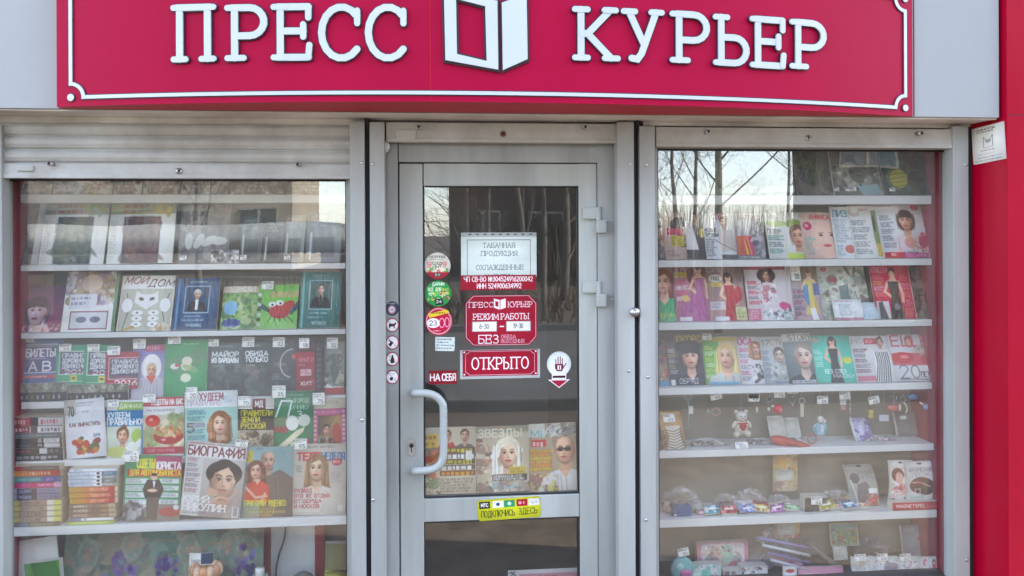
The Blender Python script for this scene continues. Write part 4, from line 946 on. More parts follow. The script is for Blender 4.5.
for (a, b, t, lab, cc) in [(240, 262, 218, 'grey disc case with pale label left of a similar case', (104, 112, 114)), (263, 283, 222, 'grey disc case with a dark screen shaped picture', (96, 100, 104)), (284, 304, 216, 'pale grey disc case with small white tag near the right end', (150, 154, 152)), (306, 341, 214, 'slate coloured disc case with two white stripes at the right end', (118, 130, 138))]:
    mag(S, a, b, t, lab, (lambda cc: lambda c: (c.r(0, 0, 1, 1, cc), c.tx(.1, .06, .9, .3, 3, (190, 194, 194)), c.r(.2, .5, .8, .9, tuple(int(q * .7) for q in cc)), c.r(.1, .4, .16, .95, (208, 212, 212))))(cc), cat='disc case', name='disc_case', thick=.012, tags=[(.2, .96, .026, .022)] if a in (240, 284) else (), group='grey disc cases on the second shelf', edge=(60, 64, 66))
# third shelf
S = SL[2]
mag(S, 15, 60, 286, 'purple magazine with a cartoon like girl with a dark fringe', lambda c: (c.grad(0, 0, 1, 1, (110, 66, 110), (150, 60, 100)), c.face(.42, .55, .6, (64, 34, 66), 'bob', (222, 196, 214), (150, 100, 140), False, lip=(110, 50, 80)), c.blobs(.05, .84, 1, 1, 14, [(220, 200, 190), (200, 80, 100), (230, 226, 220)], .1)))
mag(S, 61, 114, 272, 'pale lilac comic magazine with white panels between the purple and the mask covers', lambda c: (c.blobs(0, 0, 1, .55, 40, [(120, 110, 140), (190, 170, 150), (220, 214, 216), (160, 140, 170), (150, 130, 90)], .13), c.e(.5, .2, .2, .14, (214, 192, 176)), c.r(.1, .38, .62, .62, (216, 216, 224)), c.tx(.14, .42, .58, .58, 2, (120, 120, 150)), c.r(.14, .66, .86, .96, (214, 216, 222)), c.e(.36, .8, .1, .05, (120, 120, 140)), c.e(.62, .8, .1, .05, (120, 120, 140)), c.fr(.14, .66, .86, .96, (150, 90, 110), .02), c.r(.94, 0, 1, 1, (90, 150, 104))), order=-.2)
def mask(c):
    c.r(0, 0, 1, .03, (96, 120, 96)); c.t(.05, .05, .42, .12, 'МОЙ', (150, 60, 76), .16, slant=.3); c.t(.5, .1, .46, .12, 'ДОМ', (84, 40, 56), .16, slant=.3)
    c.r(.02, .26, .98, 1, (196, 194, 180)); c.p([(.3, .3), (.4, .36), (.6, .36), (.7, .3), (.72, .5), (.5, .62), (.28, .5)], (246, 246, 244))
    c.e(.4, .44, .05, .03, (110, 100, 90), 20); c.e(.6, .44, .05, .03, (110, 100, 90), -20)
    for x in (.1, .9): c.ln([(x, .98), (x + (.1 if x < .5 else -.1), .6), (x + .02, .34)], (90, 82, 74), 3)
    for k in range(6): c.e(.35 + .3 * (k % 2), .68 + .1 * (k // 2), .1, .045, (250, 250, 250)); c.e(.35 + .3 * (k % 2), .68 + .1 * (k // 2), .025, .015, (120, 110, 100))
    c.e(.15, .55, .1, .12, (246, 246, 244)); c.e(.85, .55, .1, .12, (246, 246, 244)); c.p([(0, 1), (.3, .9), (.34, .94), (.1, 1)], (190, 160, 90)); c.blobs(.68, .86, 1, 1, 8, [(190, 150, 90), (230, 220, 200)], .08)
mag(S, 117, 171, 275, 'cream cover with a white cat mask drawing and cursive maroon heading', mask, cat='book', name='book', thick=.008, order=-.4)
def bluebook(fr, bgc, dk):
    def f(c):
        c.grad(0, 0, 1, 1, bgc, dk); c.r(.05, 0, .1, 1, tuple(min(255, q + 50) for q in bgc)); c.tx(.3, .06, .72, .1, 1, (220, 226, 230), .6, .8)
        c.fr(.22, .16, .78, .68, (214, 224, 230), .012); c.r(.25, .18, .76, .66, tuple(int(q * .75) for q in bgc))
        c.face(.5, .32, .18, (210, 206, 200) if fr else (50, 40, 40), 'short', (216, 186, 170), (40, 44, 56)); c.r(.47, .42, .53, .62, (230, 230, 230) if fr else (60, 60, 70))
        c.tx(.25, .72, .75, .76, 1, (220, 226, 230), .6, .8); c.tx(.2, .8, .8, .83, 1, (220, 226, 230), .6, .7); c.tx(.3, .88, .72, .94, 1, (230, 234, 236), .8, .9, .05)
    return f
mag(S, 173, 217, 279, 'blue hardback with a framed portrait of a grey haired man in a dark suit', bluebook(True, (58, 104, 146), (40, 82, 122)), cat='book', name='book', thick=.014, mat='book')
mag(S, 220, 256, 287, 'green magazine with a pale blue figure beside the game magazine', lambda c: (c.r(0, 0, 1, 1, (116, 164, 96)), c.blobs(0, .2, 1, 1, 26, [(150, 190, 110), (90, 130, 90), (190, 200, 150)], .2), c.r(0, 0, 1, .15, (224, 204, 180)), c.t(.1, .02, .8, .11, 'ГЕРОИ', (230, 236, 236), .2), c.e(.25, .5, .2, .16, (136, 186, 214)), c.e(.3, .85, .26, .1, (70, 90, 150)), c.tx(.1, .9, .7, .98, 1, W_)))
def crab(c):
    c.grad(0, 0, 1, 1, (104, 186, 60), (150, 200, 120)); c.r(.3, .16, 1, .3, (176, 170, 110)); c.e(.55, .6, .26, .17, (186, 70, 72)); c.e(.75, .48, .18, .1, (190, 76, 64), -20); c.e(.36, .45, .09, .06, W_); c.e(.55, .42, .09, .06, W_); c.e(.37, .46, .03, .025, (30, 30, 30)); c.e(.56, .43, .03, .025, (30, 30, 30))
    c.p([(.3, .55), (.05, .38), (.02, .5), (.3, .64)], (60, 92, 92)); c.p([(.8, .6), (1, .36), (1, .56), (.82, .7)], (50, 90, 110))
    for k in range(5): c.ln([(.35 + .1 * k, .72), (.28 + .15 * k, .84)], (60, 60, 66), 3)
    for k in range(7): c.r(0, .2 + .11 * k, .1, .27 + .11 * k, (60, 80, 60) if k % 2 else (210, 220, 200))
mag(S, 256, 297, 285, 'bright green magazine with a red crab creature and a price tag', crab, tags=[(.22, .12, .05, .036)], order=-.2)
mag(S, 299, 340, 273, 'teal hardback with a framed portrait of a dark haired man at the right end', bluebook(False, (84, 146, 140), (62, 122, 120)), cat='book', name='book', thick=.014, mat='book')
# fourth shelf
S = SL[3]
def strip(c):
    c.r(0, .5, 1, 1, (44, 44, 50))
    for k in range(9): c.blobs(.01 + .11 * k, .02, .1 + .11 * k, .46, 7, [(150, 146, 130), (90, 92, 88), (190, 190, 180), (120, 130, 100)], .05); c.e(.05 + .1 * k, .76, .018, .12, (170, 170, 176) if k % 3 else (120, 120, 60))
mag(S, 15, 68, 383, 'low box of tiny photo tiles and pale dots below the blue test booklet', strip, cat='box', name='puzzle_box', yb=S.Y + .012, yt=S.Y + .013, bg=(120, 120, 112), thick=.01)
mag(S, 69, 129, 384, 'low box of tiny photo tiles below the green booklets', strip, cat='box', name='puzzle_box', yb=S.Y + .012, yt=S.Y + .013, bg=(116, 118, 108), thick=.01, seed=88)
def road(bgc, panel, t1, year, yr=(240, 240, 240), red=False):
    def f(c):
        c.r(0, 0, 1, 1, bgc); c.fr(.1, .16, 1.2, .74, (226, 230, 228), .018); c.r(.14, .19, 1, .72, panel)
        for k, tt in enumerate(t1): c.t(.2, .22 + .13 * k, .78, .1, tt, (232, 234, 236), .22)
        c.t(.3, .62 if not red else .77, .66, .1 if not red else .14, year, yr, .24)
        c.tx(.15, .66, .95, .7, 1, (190, 70, 80), .7); c.r(.1, .9, 1, .92, (170, 220, 190) if not red else (160, 40, 60))
        if not red: c.r(.46, .76, .66, .9, (214, 202, 96)); c.e(.56, .83, .06, .03, (90, 90, 40))
    return f
def bilet(c):
    c.r(0, 0, 1, 1, (70, 104, 160)); c.fr(.13, .13, .87, .78, (228, 232, 236), .02); c.r(.16, .16, .84, .2, (214, 200, 170), .6); c.r(.16, .2, .84, .76, (96, 92, 134)); c.t(.2, .24, .62, .17, 'БИЛЕТЫ', (240, 240, 240), .2); c.tx(.2, .44, .8, .47, 1, (190, 190, 210)); c.t(.27, .53, .17, .2, 'А', (244, 244, 244), .2); c.t(.57, .53, .17, .2, 'В', (244, 244, 244), .2)
    c.r(.16, .83, .9, .9, (200, 72, 84)); c.tx(.2, .84, .8, .89, 1, W_, .5, .8)
hold = dict(cat='booklet', name='booklet', thick=.004)
mag(S, 16, 62, 339, 'blue driving test booklet with large letters A and B', bilet, vb=383, yb=S.Y + .03, yt=S.Y + .06, tags=[(.22, .08, .052, .03)], **hold)
mag(S, 55, 88, 345, 'green road rules booklet next to the blue test booklet', road((70, 160, 122), (92, 92, 112), ['ПРАВИЛА', 'ДОРОЖНОГО', 'ДВИЖЕНИЯ'], '2016'), vb=385, yb=S.Y + .028, yt=S.Y + .052, order=-.2, tags=[(.28, .16, .048, .03)], **hold)
mag(S, 83, 116, 345, 'green road rules booklet half covered by the red one', road((62, 152, 114), (88, 88, 108), ['ПРАВИЛА', 'ДОРОЖНОГО', 'ДВИЖЕНИЯ'], '2016'), vb=386, yb=S.Y + .027, yt=S.Y + .05, order=-.7, tags=[(.28, .16, .048, .03)], **hold)
mag(S, 105, 138, 352, 'red road rules booklet marked 2016', road((172, 40, 70), (88, 84, 100), ['ПРАВИЛА', 'ДОРОЖНОГО', 'ДВИЖЕНИЯ'], '2016', red=True), vb=389, yb=S.Y + .025, yt=S.Y + .045, order=-1.2, tags=[(.25, .08, .05, .036)], **hold)
mag(S, 131, 164, 345, 'lavender magazine with a woman in a white hood', lambda c: (c.grad(0, 0, 1, 1, (130, 118, 176), (190, 190, 200)), c.r(.36, 0, 1, .13, (176, 90, 120)), c.tx(.4, .02, .96, .11, 1, (230, 170, 190), .8), c.e(.58, .42, .3, .24, (226, 222, 220)), c.face(.58, .48, .24, (200, 170, 140), 'short', (214, 166, 140), (206, 202, 206), False), c.p([(.1, 1), (.28, .62), (.9, .62), (1, 1)], (190, 184, 192)), c.p([(.42, .58), (.74, .58), (.6, .74)], (206, 90, 70)), [c.ln([(.2 + .12 * k, 1), (.34 + .08 * k, .66)], (150, 146, 160), 2) for k in range(6)]), tags=[(.2, .07, .05, .04)], order=-1.4, yt=S.Y + .07, yb=S.Y + .03)
mag(S, 164, 207, 340, 'green hardback with a spray of pale flowers', lambda c: (c.grad(0, 0, 1, 1, (84, 160, 108), (58, 150, 100)), c.p([(0, .35), (.9, .15), (1, .3), (.5, .62), (.1, .55)], (120, 140, 110), .6), [c.e(x, y, .12, .075, (216, 214, 190)) or c.e(x, y, .05, .03, (190, 180, 130)) for x, y in ((.52, .37), (.5, .46), (.5, .66))], c.e(.24, .46, .1, .05, (220, 210, 206)), c.e(.3, .44, .06, .03, (176, 90, 90)), c.ln([(.6, .5), (1, .34)], (150, 130, 90), 2), c.tx(.4, .06, .95, .1, 1, (190, 220, 200)), c.e(.6, .5, .2, .05, (150, 170, 120), 20, .7)), cat='book', name='book', thick=.012, mat='book', tags=[(.22, .07, .052, .032)], order=-1.1, yb=S.Y + .03, yt=S.Y + .07)
def darkbook(t1, pal, bgc, extra=None, red=None):
    def f(c):
        c.grad(0, 0, 1, 1, bgc, tuple(int(q * .75) for q in bgc)); c.blobs(0, .45, 1, 1, 22, pal, .18, .5)
        for k, tt in enumerate(t1): c.t(.12, .18 + .11 * k, .76, .085, tt, (236, 236, 236), .25)
        c.tx(.1, .06, .9, .09, 1, (180, 184, 184)); c.tx(.15, .42, .6, .46, 1, (170, 176, 176))
        if extra: extra(c)
    return f
mag(S, 207, 241, 343, 'dark slate paperback titled in two short white lines, right of the flower book', darkbook(['МАЙОР', 'ИЗ ВАРШАВЫ'], [(70, 78, 80), (120, 124, 120), (50, 54, 60)], (92, 104, 104)), cat='book', name='book', thick=.014, mat='book', tags=[(.12, .07, .05, .03)], yb=S.Y + .03, yt=S.Y + .07)
mag(S, 241, 270, 342, 'dark green grey paperback titled in white beside the ring cover', darkbook(['ОБИДА', 'ТОЛЬКО'], [(90, 110, 104), (140, 120, 116), (60, 74, 70)], (76, 88, 88)), cat='book', name='book', thick=.014, mat='book', tags=[(.2, .1, .05, .042)], yb=S.Y + .03, yt=S.Y + .07)
mag(S, 270, 297, 341, 'charcoal paperback with a pale curved ring', darkbook([], [(90, 94, 96), (60, 64, 70)], (86, 90, 94), lambda c: (c.ln([(.8 + .45 * math.cos(R(a)), .42 + .26 * math.sin(R(a))) for a in range(100, 280, 12)], (196, 190, 178), 4), c.e(.85, .3, .1, .05, (190, 90, 90)), c.tx(.1, .4, .4, .5, 2, (150, 154, 156)), c.tx(.1, .6, .5, .72, 3, (160, 160, 160)))), cat='book', name='book', thick=.014, mat='book', tags=[(.28, .12, .05, .042)], yb=S.Y + .03, yt=S.Y + .07)
mag(S, 297, 316, 342, 'crimson box set with small white lettering', darkbook([], [(140, 30, 50), (170, 60, 80)], (170, 36, 58), lambda c: (c.r(0, 0, 1, .2, (90, 60, 66)), c.t(.2, .3, .7, .08, 'КНИГИ', (220, 150, 160), .14), c.r(.25, .52, .8, .64, (214, 180, 184)), c.tx(.28, .54, .78, .62, 2, (150, 60, 70)), c.t(.25, .75, .6, .07, 'ХИТ', W_, .2))), cat='box', name='book_box', thick=.03, mat='book', tags=[(.45, .12, .042, .042)], edge=(120, 26, 40), yb=S.Y + .03, yt=S.Y + .06)
mag(S, 316, 324, 342, 'narrow black spine squeezed right of the crimson box set', lambda c: (c.r(0, 0, 1, 1, (60, 50, 56)), c.tx(.2, .1, .8, .9, 8, (130, 120, 124))), cat='book', name='book', thick=.03, mat='book', edge=(40, 36, 40), yb=S.Y + .032, yt=S.Y + .06)
mag(S, 323, 344, 342, 'grey green cover with a red foot at the right end of the fourth shelf', lambda c: (c.grad(0, 0, 1, .85, (150, 158, 148), (120, 130, 120)), c.blobs(0, .25, 1, .85, 18, [(100, 110, 100), (180, 180, 160), (90, 90, 90)], .2), c.p([(.5, .85), (.3, .5), (.5, .3), (.75, .6)], (84, 90, 90)), c.r(0, .87, 1, 1, (180, 50, 66)), c.p([(.1, .88), (.2, .8), (.55, .88)], W_)), cat='book', name='book', thick=.01, mat='book', tags=[(.4, .13, .046, .046)], yb=S.Y + .03, yt=S.Y + .06)
# fifth shelf (row of tall magazines leaning on the shelf edge above) --------
S = SL[4]
def spine(bgc, segs=(), txt=(), bg2=None):
    def f(c):
        if bg2: c.grad(0, 0, 1, 1, bgc, bg2, True)
        else: c.r(0, 0, 1, 1, bgc)
        for x0, x1, cc in segs: c.r(x0, 0, x1, 1, cc)
        for x0, x1, cc in txt: c.tx(x0, .22, x1, .78, 1, cc, .8, .9, .1)
        c.r(0, 0, 1, .07, tuple(int(q * .6) for q in bgc)); c.r(0, .93, 1, 1, tuple(int(q * .55) for q in bgc))
    return f
def stack(S, books, cat='book', depth=.15):
    rs = random.Random(len(books)); zprev = S.z + .0005
    for (u0, u1, v0, v1, paint, label, group) in sorted(books, key=lambda b: -b[3]):
        Y = S.Y + .006 + rs.uniform(0, .006); um = (u0 + u1) / 2
        h = P(um, v0, Y).z - P(um, v1, Y).z - .0006; x0, x1 = P(u0, 400, Y).x, P(u1, 400, Y).x
        o = sheet('book', x1 - x0, h, paint, u1 - u0, v1 - v0, M['book'], depth, edge=(206, 190, 164), res=2.2, seed=int(u0 * 3 + v0))
        o.matrix_world = Matrix.Translation(((x0 + x1) / 2, Y + depth, zprev)); zprev += h + .0006; tag(o, label, cat, group)
bw = (58, 52, 56)
stack(S, [
    (14, 62, 410.5, 419.5, spine((206, 202, 204), [(0, .1, (150, 30, 50)), (.1, .34, (190, 60, 70)), (.34, .5, (70, 66, 70))], [(.02, .3, W_), (.55, .95, (190, 90, 100))]), 'white spined book with a red splash, topmost of the dark stack on the fifth shelf', 'stacked dark books'),
    (14.5, 62, 420, 427, spine((210, 206, 208), [(0, .32, (160, 44, 60)), (.34, .48, (80, 76, 80))], [(.02, .3, W_), (.55, .95, (90, 84, 90))]), 'white spined book with red end, second from top of the dark stack', 'stacked dark books'),
    (14, 61.5, 427.5, 432.5, spine((98, 106, 112), [], [(.05, .95, (150, 160, 164))]), 'slate blue spined book in the middle of the dark stack', 'stacked dark books'),
    (13.5, 61.5, 433, 438, spine(bw, [(.5, .58, (150, 150, 150)), (.62, .95, (214, 210, 210))], [(.64, .9, (150, 120, 120))]), 'black spined book with a white bar, just under the slate blue one', 'stacked dark books'),
    (14, 62, 438.5, 443.5, spine((50, 46, 50), [(.62, .95, (204, 200, 202))], [(.1, .45, (140, 130, 134)), (.5, .6, W_)]), 'black spined book with grey lettering and a white bar in the dark stack', 'stacked dark books'),
    (13.5, 62.5, 444, 450, spine((64, 58, 62), [(.52, .68, (200, 198, 200))], [(.06, .45, (196, 104, 116)), (.72, .95, (160, 160, 164))]), 'black spined book with pink lettering and a white oval in the dark stack', 'stacked dark books'),
    (14, 63, 450.5, 457.3, spine((56, 58, 62), [], [(.05, .95, (176, 176, 180))]), 'charcoal spined book with pale lettering at the bottom of the dark stack', 'stacked dark books')])
row4 = dict(yb=S.Y + .03, yt=S.Y + .04)
def fruit(c):
    c.r(0, 0, 1, 1, (226, 226, 232)); c.tx(.33, .05, .85, .09, 1, (120, 120, 130)); c.tx(.3, .1, .8, .13, 1, (150, 150, 160)); c.tx(.45, .2, .65, .24, 1, (100, 110, 104), .8); c.r(0, 0, .3, .26, (200, 194, 184)); c.t(.1, .12, .14, .16, '70', (60, 60, 66), .14)
    c.t(.12, .4, .76, .06, 'КАК ВЫРАСТИТЬ', (110, 60, 70), .2); c.t(.7, .6, .16, .05, 'ДАЧА', (90, 110, 140), .2)
    rs = c.rs
    for k in range(26): c.e(.2 + .6 * rs.rand(), .7 + .2 * rs.rand(), .075, .05, [(190, 60, 60), (206, 130, 60), (216, 170, 80), (150, 60, 70), (100, 110, 70), (196, 80, 50)][rs.randint(6)], soft=1.5)
    c.e(.4, .66, .06, .03, (90, 110, 80))
mag(S, 67, 107, 400, 'white gardening booklet with a heap of fruit, tilted beside the dark stack', fruit, cat='booklet', name='booklet', roll=-4, order=-1.2, **row4)
def diet(c):
    c.r(0, 0, 1, .15, (150, 186, 90)); c.r(0, 0, .3, .15, (222, 222, 218)); c.t(.36, .04, .58, .07, 'ДАЧНАЯ', (236, 240, 220), .2); c.r(0, .15, 1, .44, (50, 124, 176)); c.t(.03, .19, .6, .1, 'ХУДЕЕМ', W_, .24); c.t(.03, .31, .94, .1, 'ПРАВИЛЬНО!', W_, .24)
    c.r(0, .44, 1, 1, (200, 210, 196)); c.face(.45, .6, .28, (110, 70, 50), 'bun', (222, 176, 150), (236, 236, 232)); c.e(.84, .62, .16, .13, (160, 190, 90)); c.e(.3, .9, .3, .1, (190, 196, 120)); c.p([(.4, 1), (.9, .66), (1, .7), (.7, 1)], (230, 234, 226)); c.r(.94, .44, 1, 1, (70, 130, 180)); c.e(.7, .8, .12, .08, (226, 230, 220))
mag(S, 106, 143, 402, 'blue and green slimming booklet with a woman and vegetables', diet, cat='booklet', name='booklet', order=-.3, tags=[(.2, .08, .042, .03)], **row4)
def salad(c):
    c.r(0, 0, 1, .16, (190, 36, 62)); c.t(.22, .04, .74, .09, 'РЕЦЕПТЫ НА БИС', W_, .22); c.r(0, .16, 1, .3, (228, 226, 226)); c.tx(.08, .2, .92, .25, 1, (120, 110, 116)); c.r(0, .3, 1, .84, (206, 196, 176))
    c.blobs(0, .3, 1, .84, 24, [(220, 206, 180), (170, 180, 130), (190, 120, 90), (150, 160, 110)], .16); c.e(.24, .4, .18, .1, (206, 60, 50)); c.e(.2, .38, .05, .025, (240, 170, 160)); c.e(.62, .66, .36, .14, (170, 40, 44)); c.e(.62, .6, .33, .075, (190, 160, 110)); c.blobs(.34, .52, .9, .64, 18, [(200, 80, 60), (230, 210, 170), (140, 150, 80), (220, 160, 110)], .09); c.e(.5, .72, .06, .02, (230, 160, 160))
    c.r(0, .84, 1, .96, (186, 40, 76)); c.tx(.12, .87, .88, .92, 1, (240, 200, 210), .7); c.r(0, .97, 1, 1, (226, 226, 230))
mag(S, 143, 184, 397, 'red recipe booklet with a bowl of salad', salad, cat='booklet', name='booklet', order=-.6, tags=[(.16, .08, .05, .034)], **row4)
def mint(c):
    c.grad(0, 0, 1, 1, (178, 212, 202), (160, 200, 192)); c.r(0, 0, 1, .26, (226, 230, 230)); c.t(.28, .04, .44, .11, 'ХУДЕЕМ', (150, 60, 90), .18); c.t(.06, .16, .62, .07, 'ПРАВИЛЬНО', (190, 150, 170), .16); c.tx(.74, .08, .96, .2, 3, (140, 170, 190))
    c.face(.66, .52, .34, (150, 104, 72), 'curly', (228, 188, 164), (206, 214, 206), False); lines_left(c, .3, .88, 6, [(70, 130, 150), (60, 120, 130), (130, 90, 130)], .06, .42); c.t(.05, .5, .12, .14, '5', (70, 60, 80), .12); c.r(.04, .86, .9, .96, (120, 160, 160)); c.tx(.06, .88, .86, .95, 2, (70, 110, 120))
mag(S, 185, 238, 391, 'mint slimming magazine with a wavy haired woman', mint, order=-.2, tags=[(.14, .12, .045, .05)], **row4)
def rulers(c):
    c.r(0, 0, 1, .18, (206, 200, 190)); c.r(.4, .02, .76, .2, (120, 44, 54)); c.t(.48, .06, .2, .1, 'МД', W_, .22); c.r(0, .2, 1, .58, (52, 46, 42))
    for k, tt in enumerate(('ПРАВИТЕЛИ', 'ЗЕМЛИ', 'РУССКОЙ')): c.t(.1, .23 + .115 * k, (.84, .5, .66)[k], .09, tt, (214, 200, 50), .24)
    c.r(0, .58, 1, 1, (180, 170, 150)); [c.blobs(.02 + .33 * k, .6, .32 + .33 * k, .86, 12, [(120, 90, 70), (90, 80, 70), (190, 170, 140), (70, 70, 60), (150, 140, 120)], .1) for k in range(3)]; c.r(0, .9, 1, 1, (60, 70, 90))
mag(S, 237, 273, 398, 'black history magazine with three lines of yellow title', rulers, order=-.9, tags=[(.18, .14, .05, .04)], **row4)
def garden(c):
    c.grad(0, 0, 1, 1, (46, 120, 86), (62, 134, 96)); c.t(.05, .16, .34, .28, 'Л', W_, .1, slant=.2); c.t(.36, .12, .54, .07, 'НА ОГОРОДЕ', (180, 216, 190), .16); c.t(.42, .23, .46, .07, 'ДАЧНИКУ', (180, 216, 190), .16); c.tx(.36, .05, .9, .09, 1, (170, 210, 190)); c.t(.62, .33, .1, .1, '3', W_, .14)
    c.r(.05, .42, .44, .66, (110, 130, 100)); c.t(.08, .57, .3, .1, 'МАЯ', (180, 40, 70), .22); c.e(.5, .52, .15, .12, (222, 226, 216)); c.e(.78, .48, .14, .1, (206, 214, 200), 20); c.p([(.02, .98), (.6, .64), (.8, .58), (.76, .66), (.2, 1)], (226, 216, 186)); c.p([(0, .9), (.4, .92), (.3, 1), (0, 1)], (170, 180, 80)); c.r(.6, .78, .92, 1, (190, 60, 120)); c.e(.76, .9, .1, .07, (160, 30, 90)); c.e(.52, .92, .08, .1, (210, 220, 180))
mag(S, 271, 313, 391, 'dark green gardening magazine with white mushrooms and a pink flower', garden, order=-.4, tags=[(.18, .1, .055, .05)], **row4)
def folk(c):
    c.r(0, 0, 1, 1, (190, 110, 140)); c.r(0, 0, 1, .2, (204, 196, 176)); c.tx(.35, .05, .95, .12, 1, (160, 140, 110)); c.tx(.1, .24, .9, .3, 1, (230, 180, 200), .7)
    for k in range(9): c.e(.07, .26 + .085 * k, .05, .03, (226, 180, 200)); c.e(.93, .26 + .085 * k, .05, .03, (226, 180, 200))
    c.r(.16, .33, .84, .97, (150, 120, 90)); c.grad(.16, .33, .84, .7, (96, 80, 76), (170, 140, 90), True); c.face(.42, .6, .2, (60, 44, 40), 'short', (206, 160, 140), (70, 60, 66)); c.e(.72, .68, .13, .2, (180, 60, 60)); c.e(.25, .8, .1, .08, (130, 140, 130)); c.ln([(.5, .6), (.75, .36)], (190, 150, 90), 3); c.blobs(.18, .8, .82, .97, 12, [(60, 60, 50), (110, 90, 60), (190, 150, 110)], .08)
mag(S, 313, 346, 398, 'pink bordered folk tale booklet with an old portrait at the right end', folk, cat='booklet', name='booklet', tags=[(.2, .12, .05, .05)], **row4)
# sixth shelf ---------------------------------------------------------------
S = SL[5]
tan = (178, 158, 136); lav = (150, 142, 166)
def tanb(k): return spine(tan if k % 2 else (168, 146, 130), [(0, .12, (206, 190, 110)), (.7, .84, (230, 226, 206)), (.84, 1, (222, 214, 120))], [(.18, .64, (120, 96, 86)), (.9, .95, (60, 60, 50))])
B = [(13, 59, 463, 467.3, spine((120, 104, 96), [(0, .22, (170, 50, 60)), (.22, .34, (140, 100, 80))], [(.4, .9, (150, 136, 124))]), 'thin book with a red and grey brown spine, topmost of the colourful left stack', None),
     (13, 60, 467.6, 474, spine((206, 150, 70), [], [(.35, .85, (230, 190, 150))], (186, 50, 56)), 'orange to red spined book, second from the top of the left stack', None),
     (12.5, 61, 474.4, 480, spine((70, 150, 140), [(.62, .9, (104, 84, 160))], [(.1, .6, (150, 206, 200)), (.68, .86, (180, 160, 210))], (90, 110, 150)), 'teal and violet spined book in the left stack', None),
     (12, 61, 480.3, 486, spine((196, 32, 112), [(.85, 1, (214, 160, 190))], [(.1, .4, (220, 110, 160)), (.5, .9, (236, 180, 210))]), 'magenta spined book in the left stack', None),
     (13, 60, 486.3, 492.2, spine(lav, [(.08, .5, (74, 66, 90))], [(.12, .44, (180, 176, 196)), (.55, .95, (110, 104, 130))]), 'upper of the two lavender spined books in the left stack', 'lavender spined books'),
     (13, 60, 492.4, 498.5, spine(lav, [(.08, .5, (74, 66, 90))], [(.12, .44, (180, 176, 196)), (.55, .95, (110, 104, 130))]), 'lower of the two lavender spined books in the left stack', 'lavender spined books')]
for k, nm in enumerate(('topmost', 'second', 'third', 'lowest')): B.append((12.3 + .4 * (k % 2), 61, 498.8 + 5.8 * k, 504.4 + 5.8 * k, tanb(k), '%s of the four tan spined books with yellow ends in the left stack' % nm, 'tan spined books'))
B.append((13, 60, 522.2, 526.5, spine((128, 124, 108), [(.1, .3, (140, 140, 156))], [(.35, .9, (180, 174, 150))]), 'grey olive spined book at the bottom of the left stack', None))
stack(S, B)
wb = (206, 214, 224)
C_ = [(69, 117, 466.6, 470, spine((220, 226, 232), [], [(.1, .3, (150, 160, 180))]), 'thin white spined book, topmost of the right stack of books', None)]
for k, (nm, tail) in enumerate((('highest', (90, 130, 150)), ('second', (140, 150, 150)), ('third', (100, 120, 110)), ('lowest', (170, 164, 156)))):
    f0 = spine(wb, [(.68, 1, tail)], [(.05, .5, (150, 164, 190)), (.74, .94, (200, 206, 206))])
    C_.append((67.5 + .6 * (k % 2), 117, 470.3 + 3.95 * k, 474.0 + 3.95 * k, (lambda f0: lambda c: (f0(c), c.e(.6, .5, .075, .55, (236, 236, 236)), c.e(.61, .45, .035, .3, (40, 40, 44))))(f0), '%s white spined book with a black and white ball and a %s right end' % (nm, ('blue grey', 'pale grey', 'green grey', 'beige')[k]), 'white spined books with a ball'))
for k, nm in enumerate(('upper', 'middle', 'lower')):
    C_.append((68.5 + .5 * k, 117.5, 486.3 + 5.9 * k, 492 + 5.9 * k, spine((214, 176, 70), [(.93, 1, (200, 190, 160))], [(.05, .3, (190, 150, 60)), (.42, .85, (236, 190, 170))], (184, 36, 48)), '%s of the three yellow to red spined books' % nm, 'yellow to red spined books'))
for k, nm in enumerate(('upper', 'middle', 'lower')):
    C_.append((68.5, 114.5 + .4 * k, 504.3 + 4.9 * k, 509 + 4.9 * k, spine((150, 122, 100), [(.85, 1, (190, 170, 140))], [(.1, .45, (220, 210, 196)), (.5, .66, (120, 90, 76)), (.7, .85, (190, 160, 90))]), '%s of the three brown spined books in the right stack' % nm, 'brown spined books'))
C_ += [(67, 113, 519.2, 522.4, spine((150, 146, 166), [(.3, 1, (226, 226, 224))], [(.34, .44, (80, 80, 90))]), 'thin white and mauve spined book near the bottom of the right stack', None),
       (66, 114, 522.7, 526.5, spine((176, 186, 104), [], [(.1, .9, (216, 220, 150))]), 'lime green spined book at the bottom of the right stack', None)]
stack(S, C_)
row5 = dict(yb=S.Y + .028, yt=S.Y + .034)
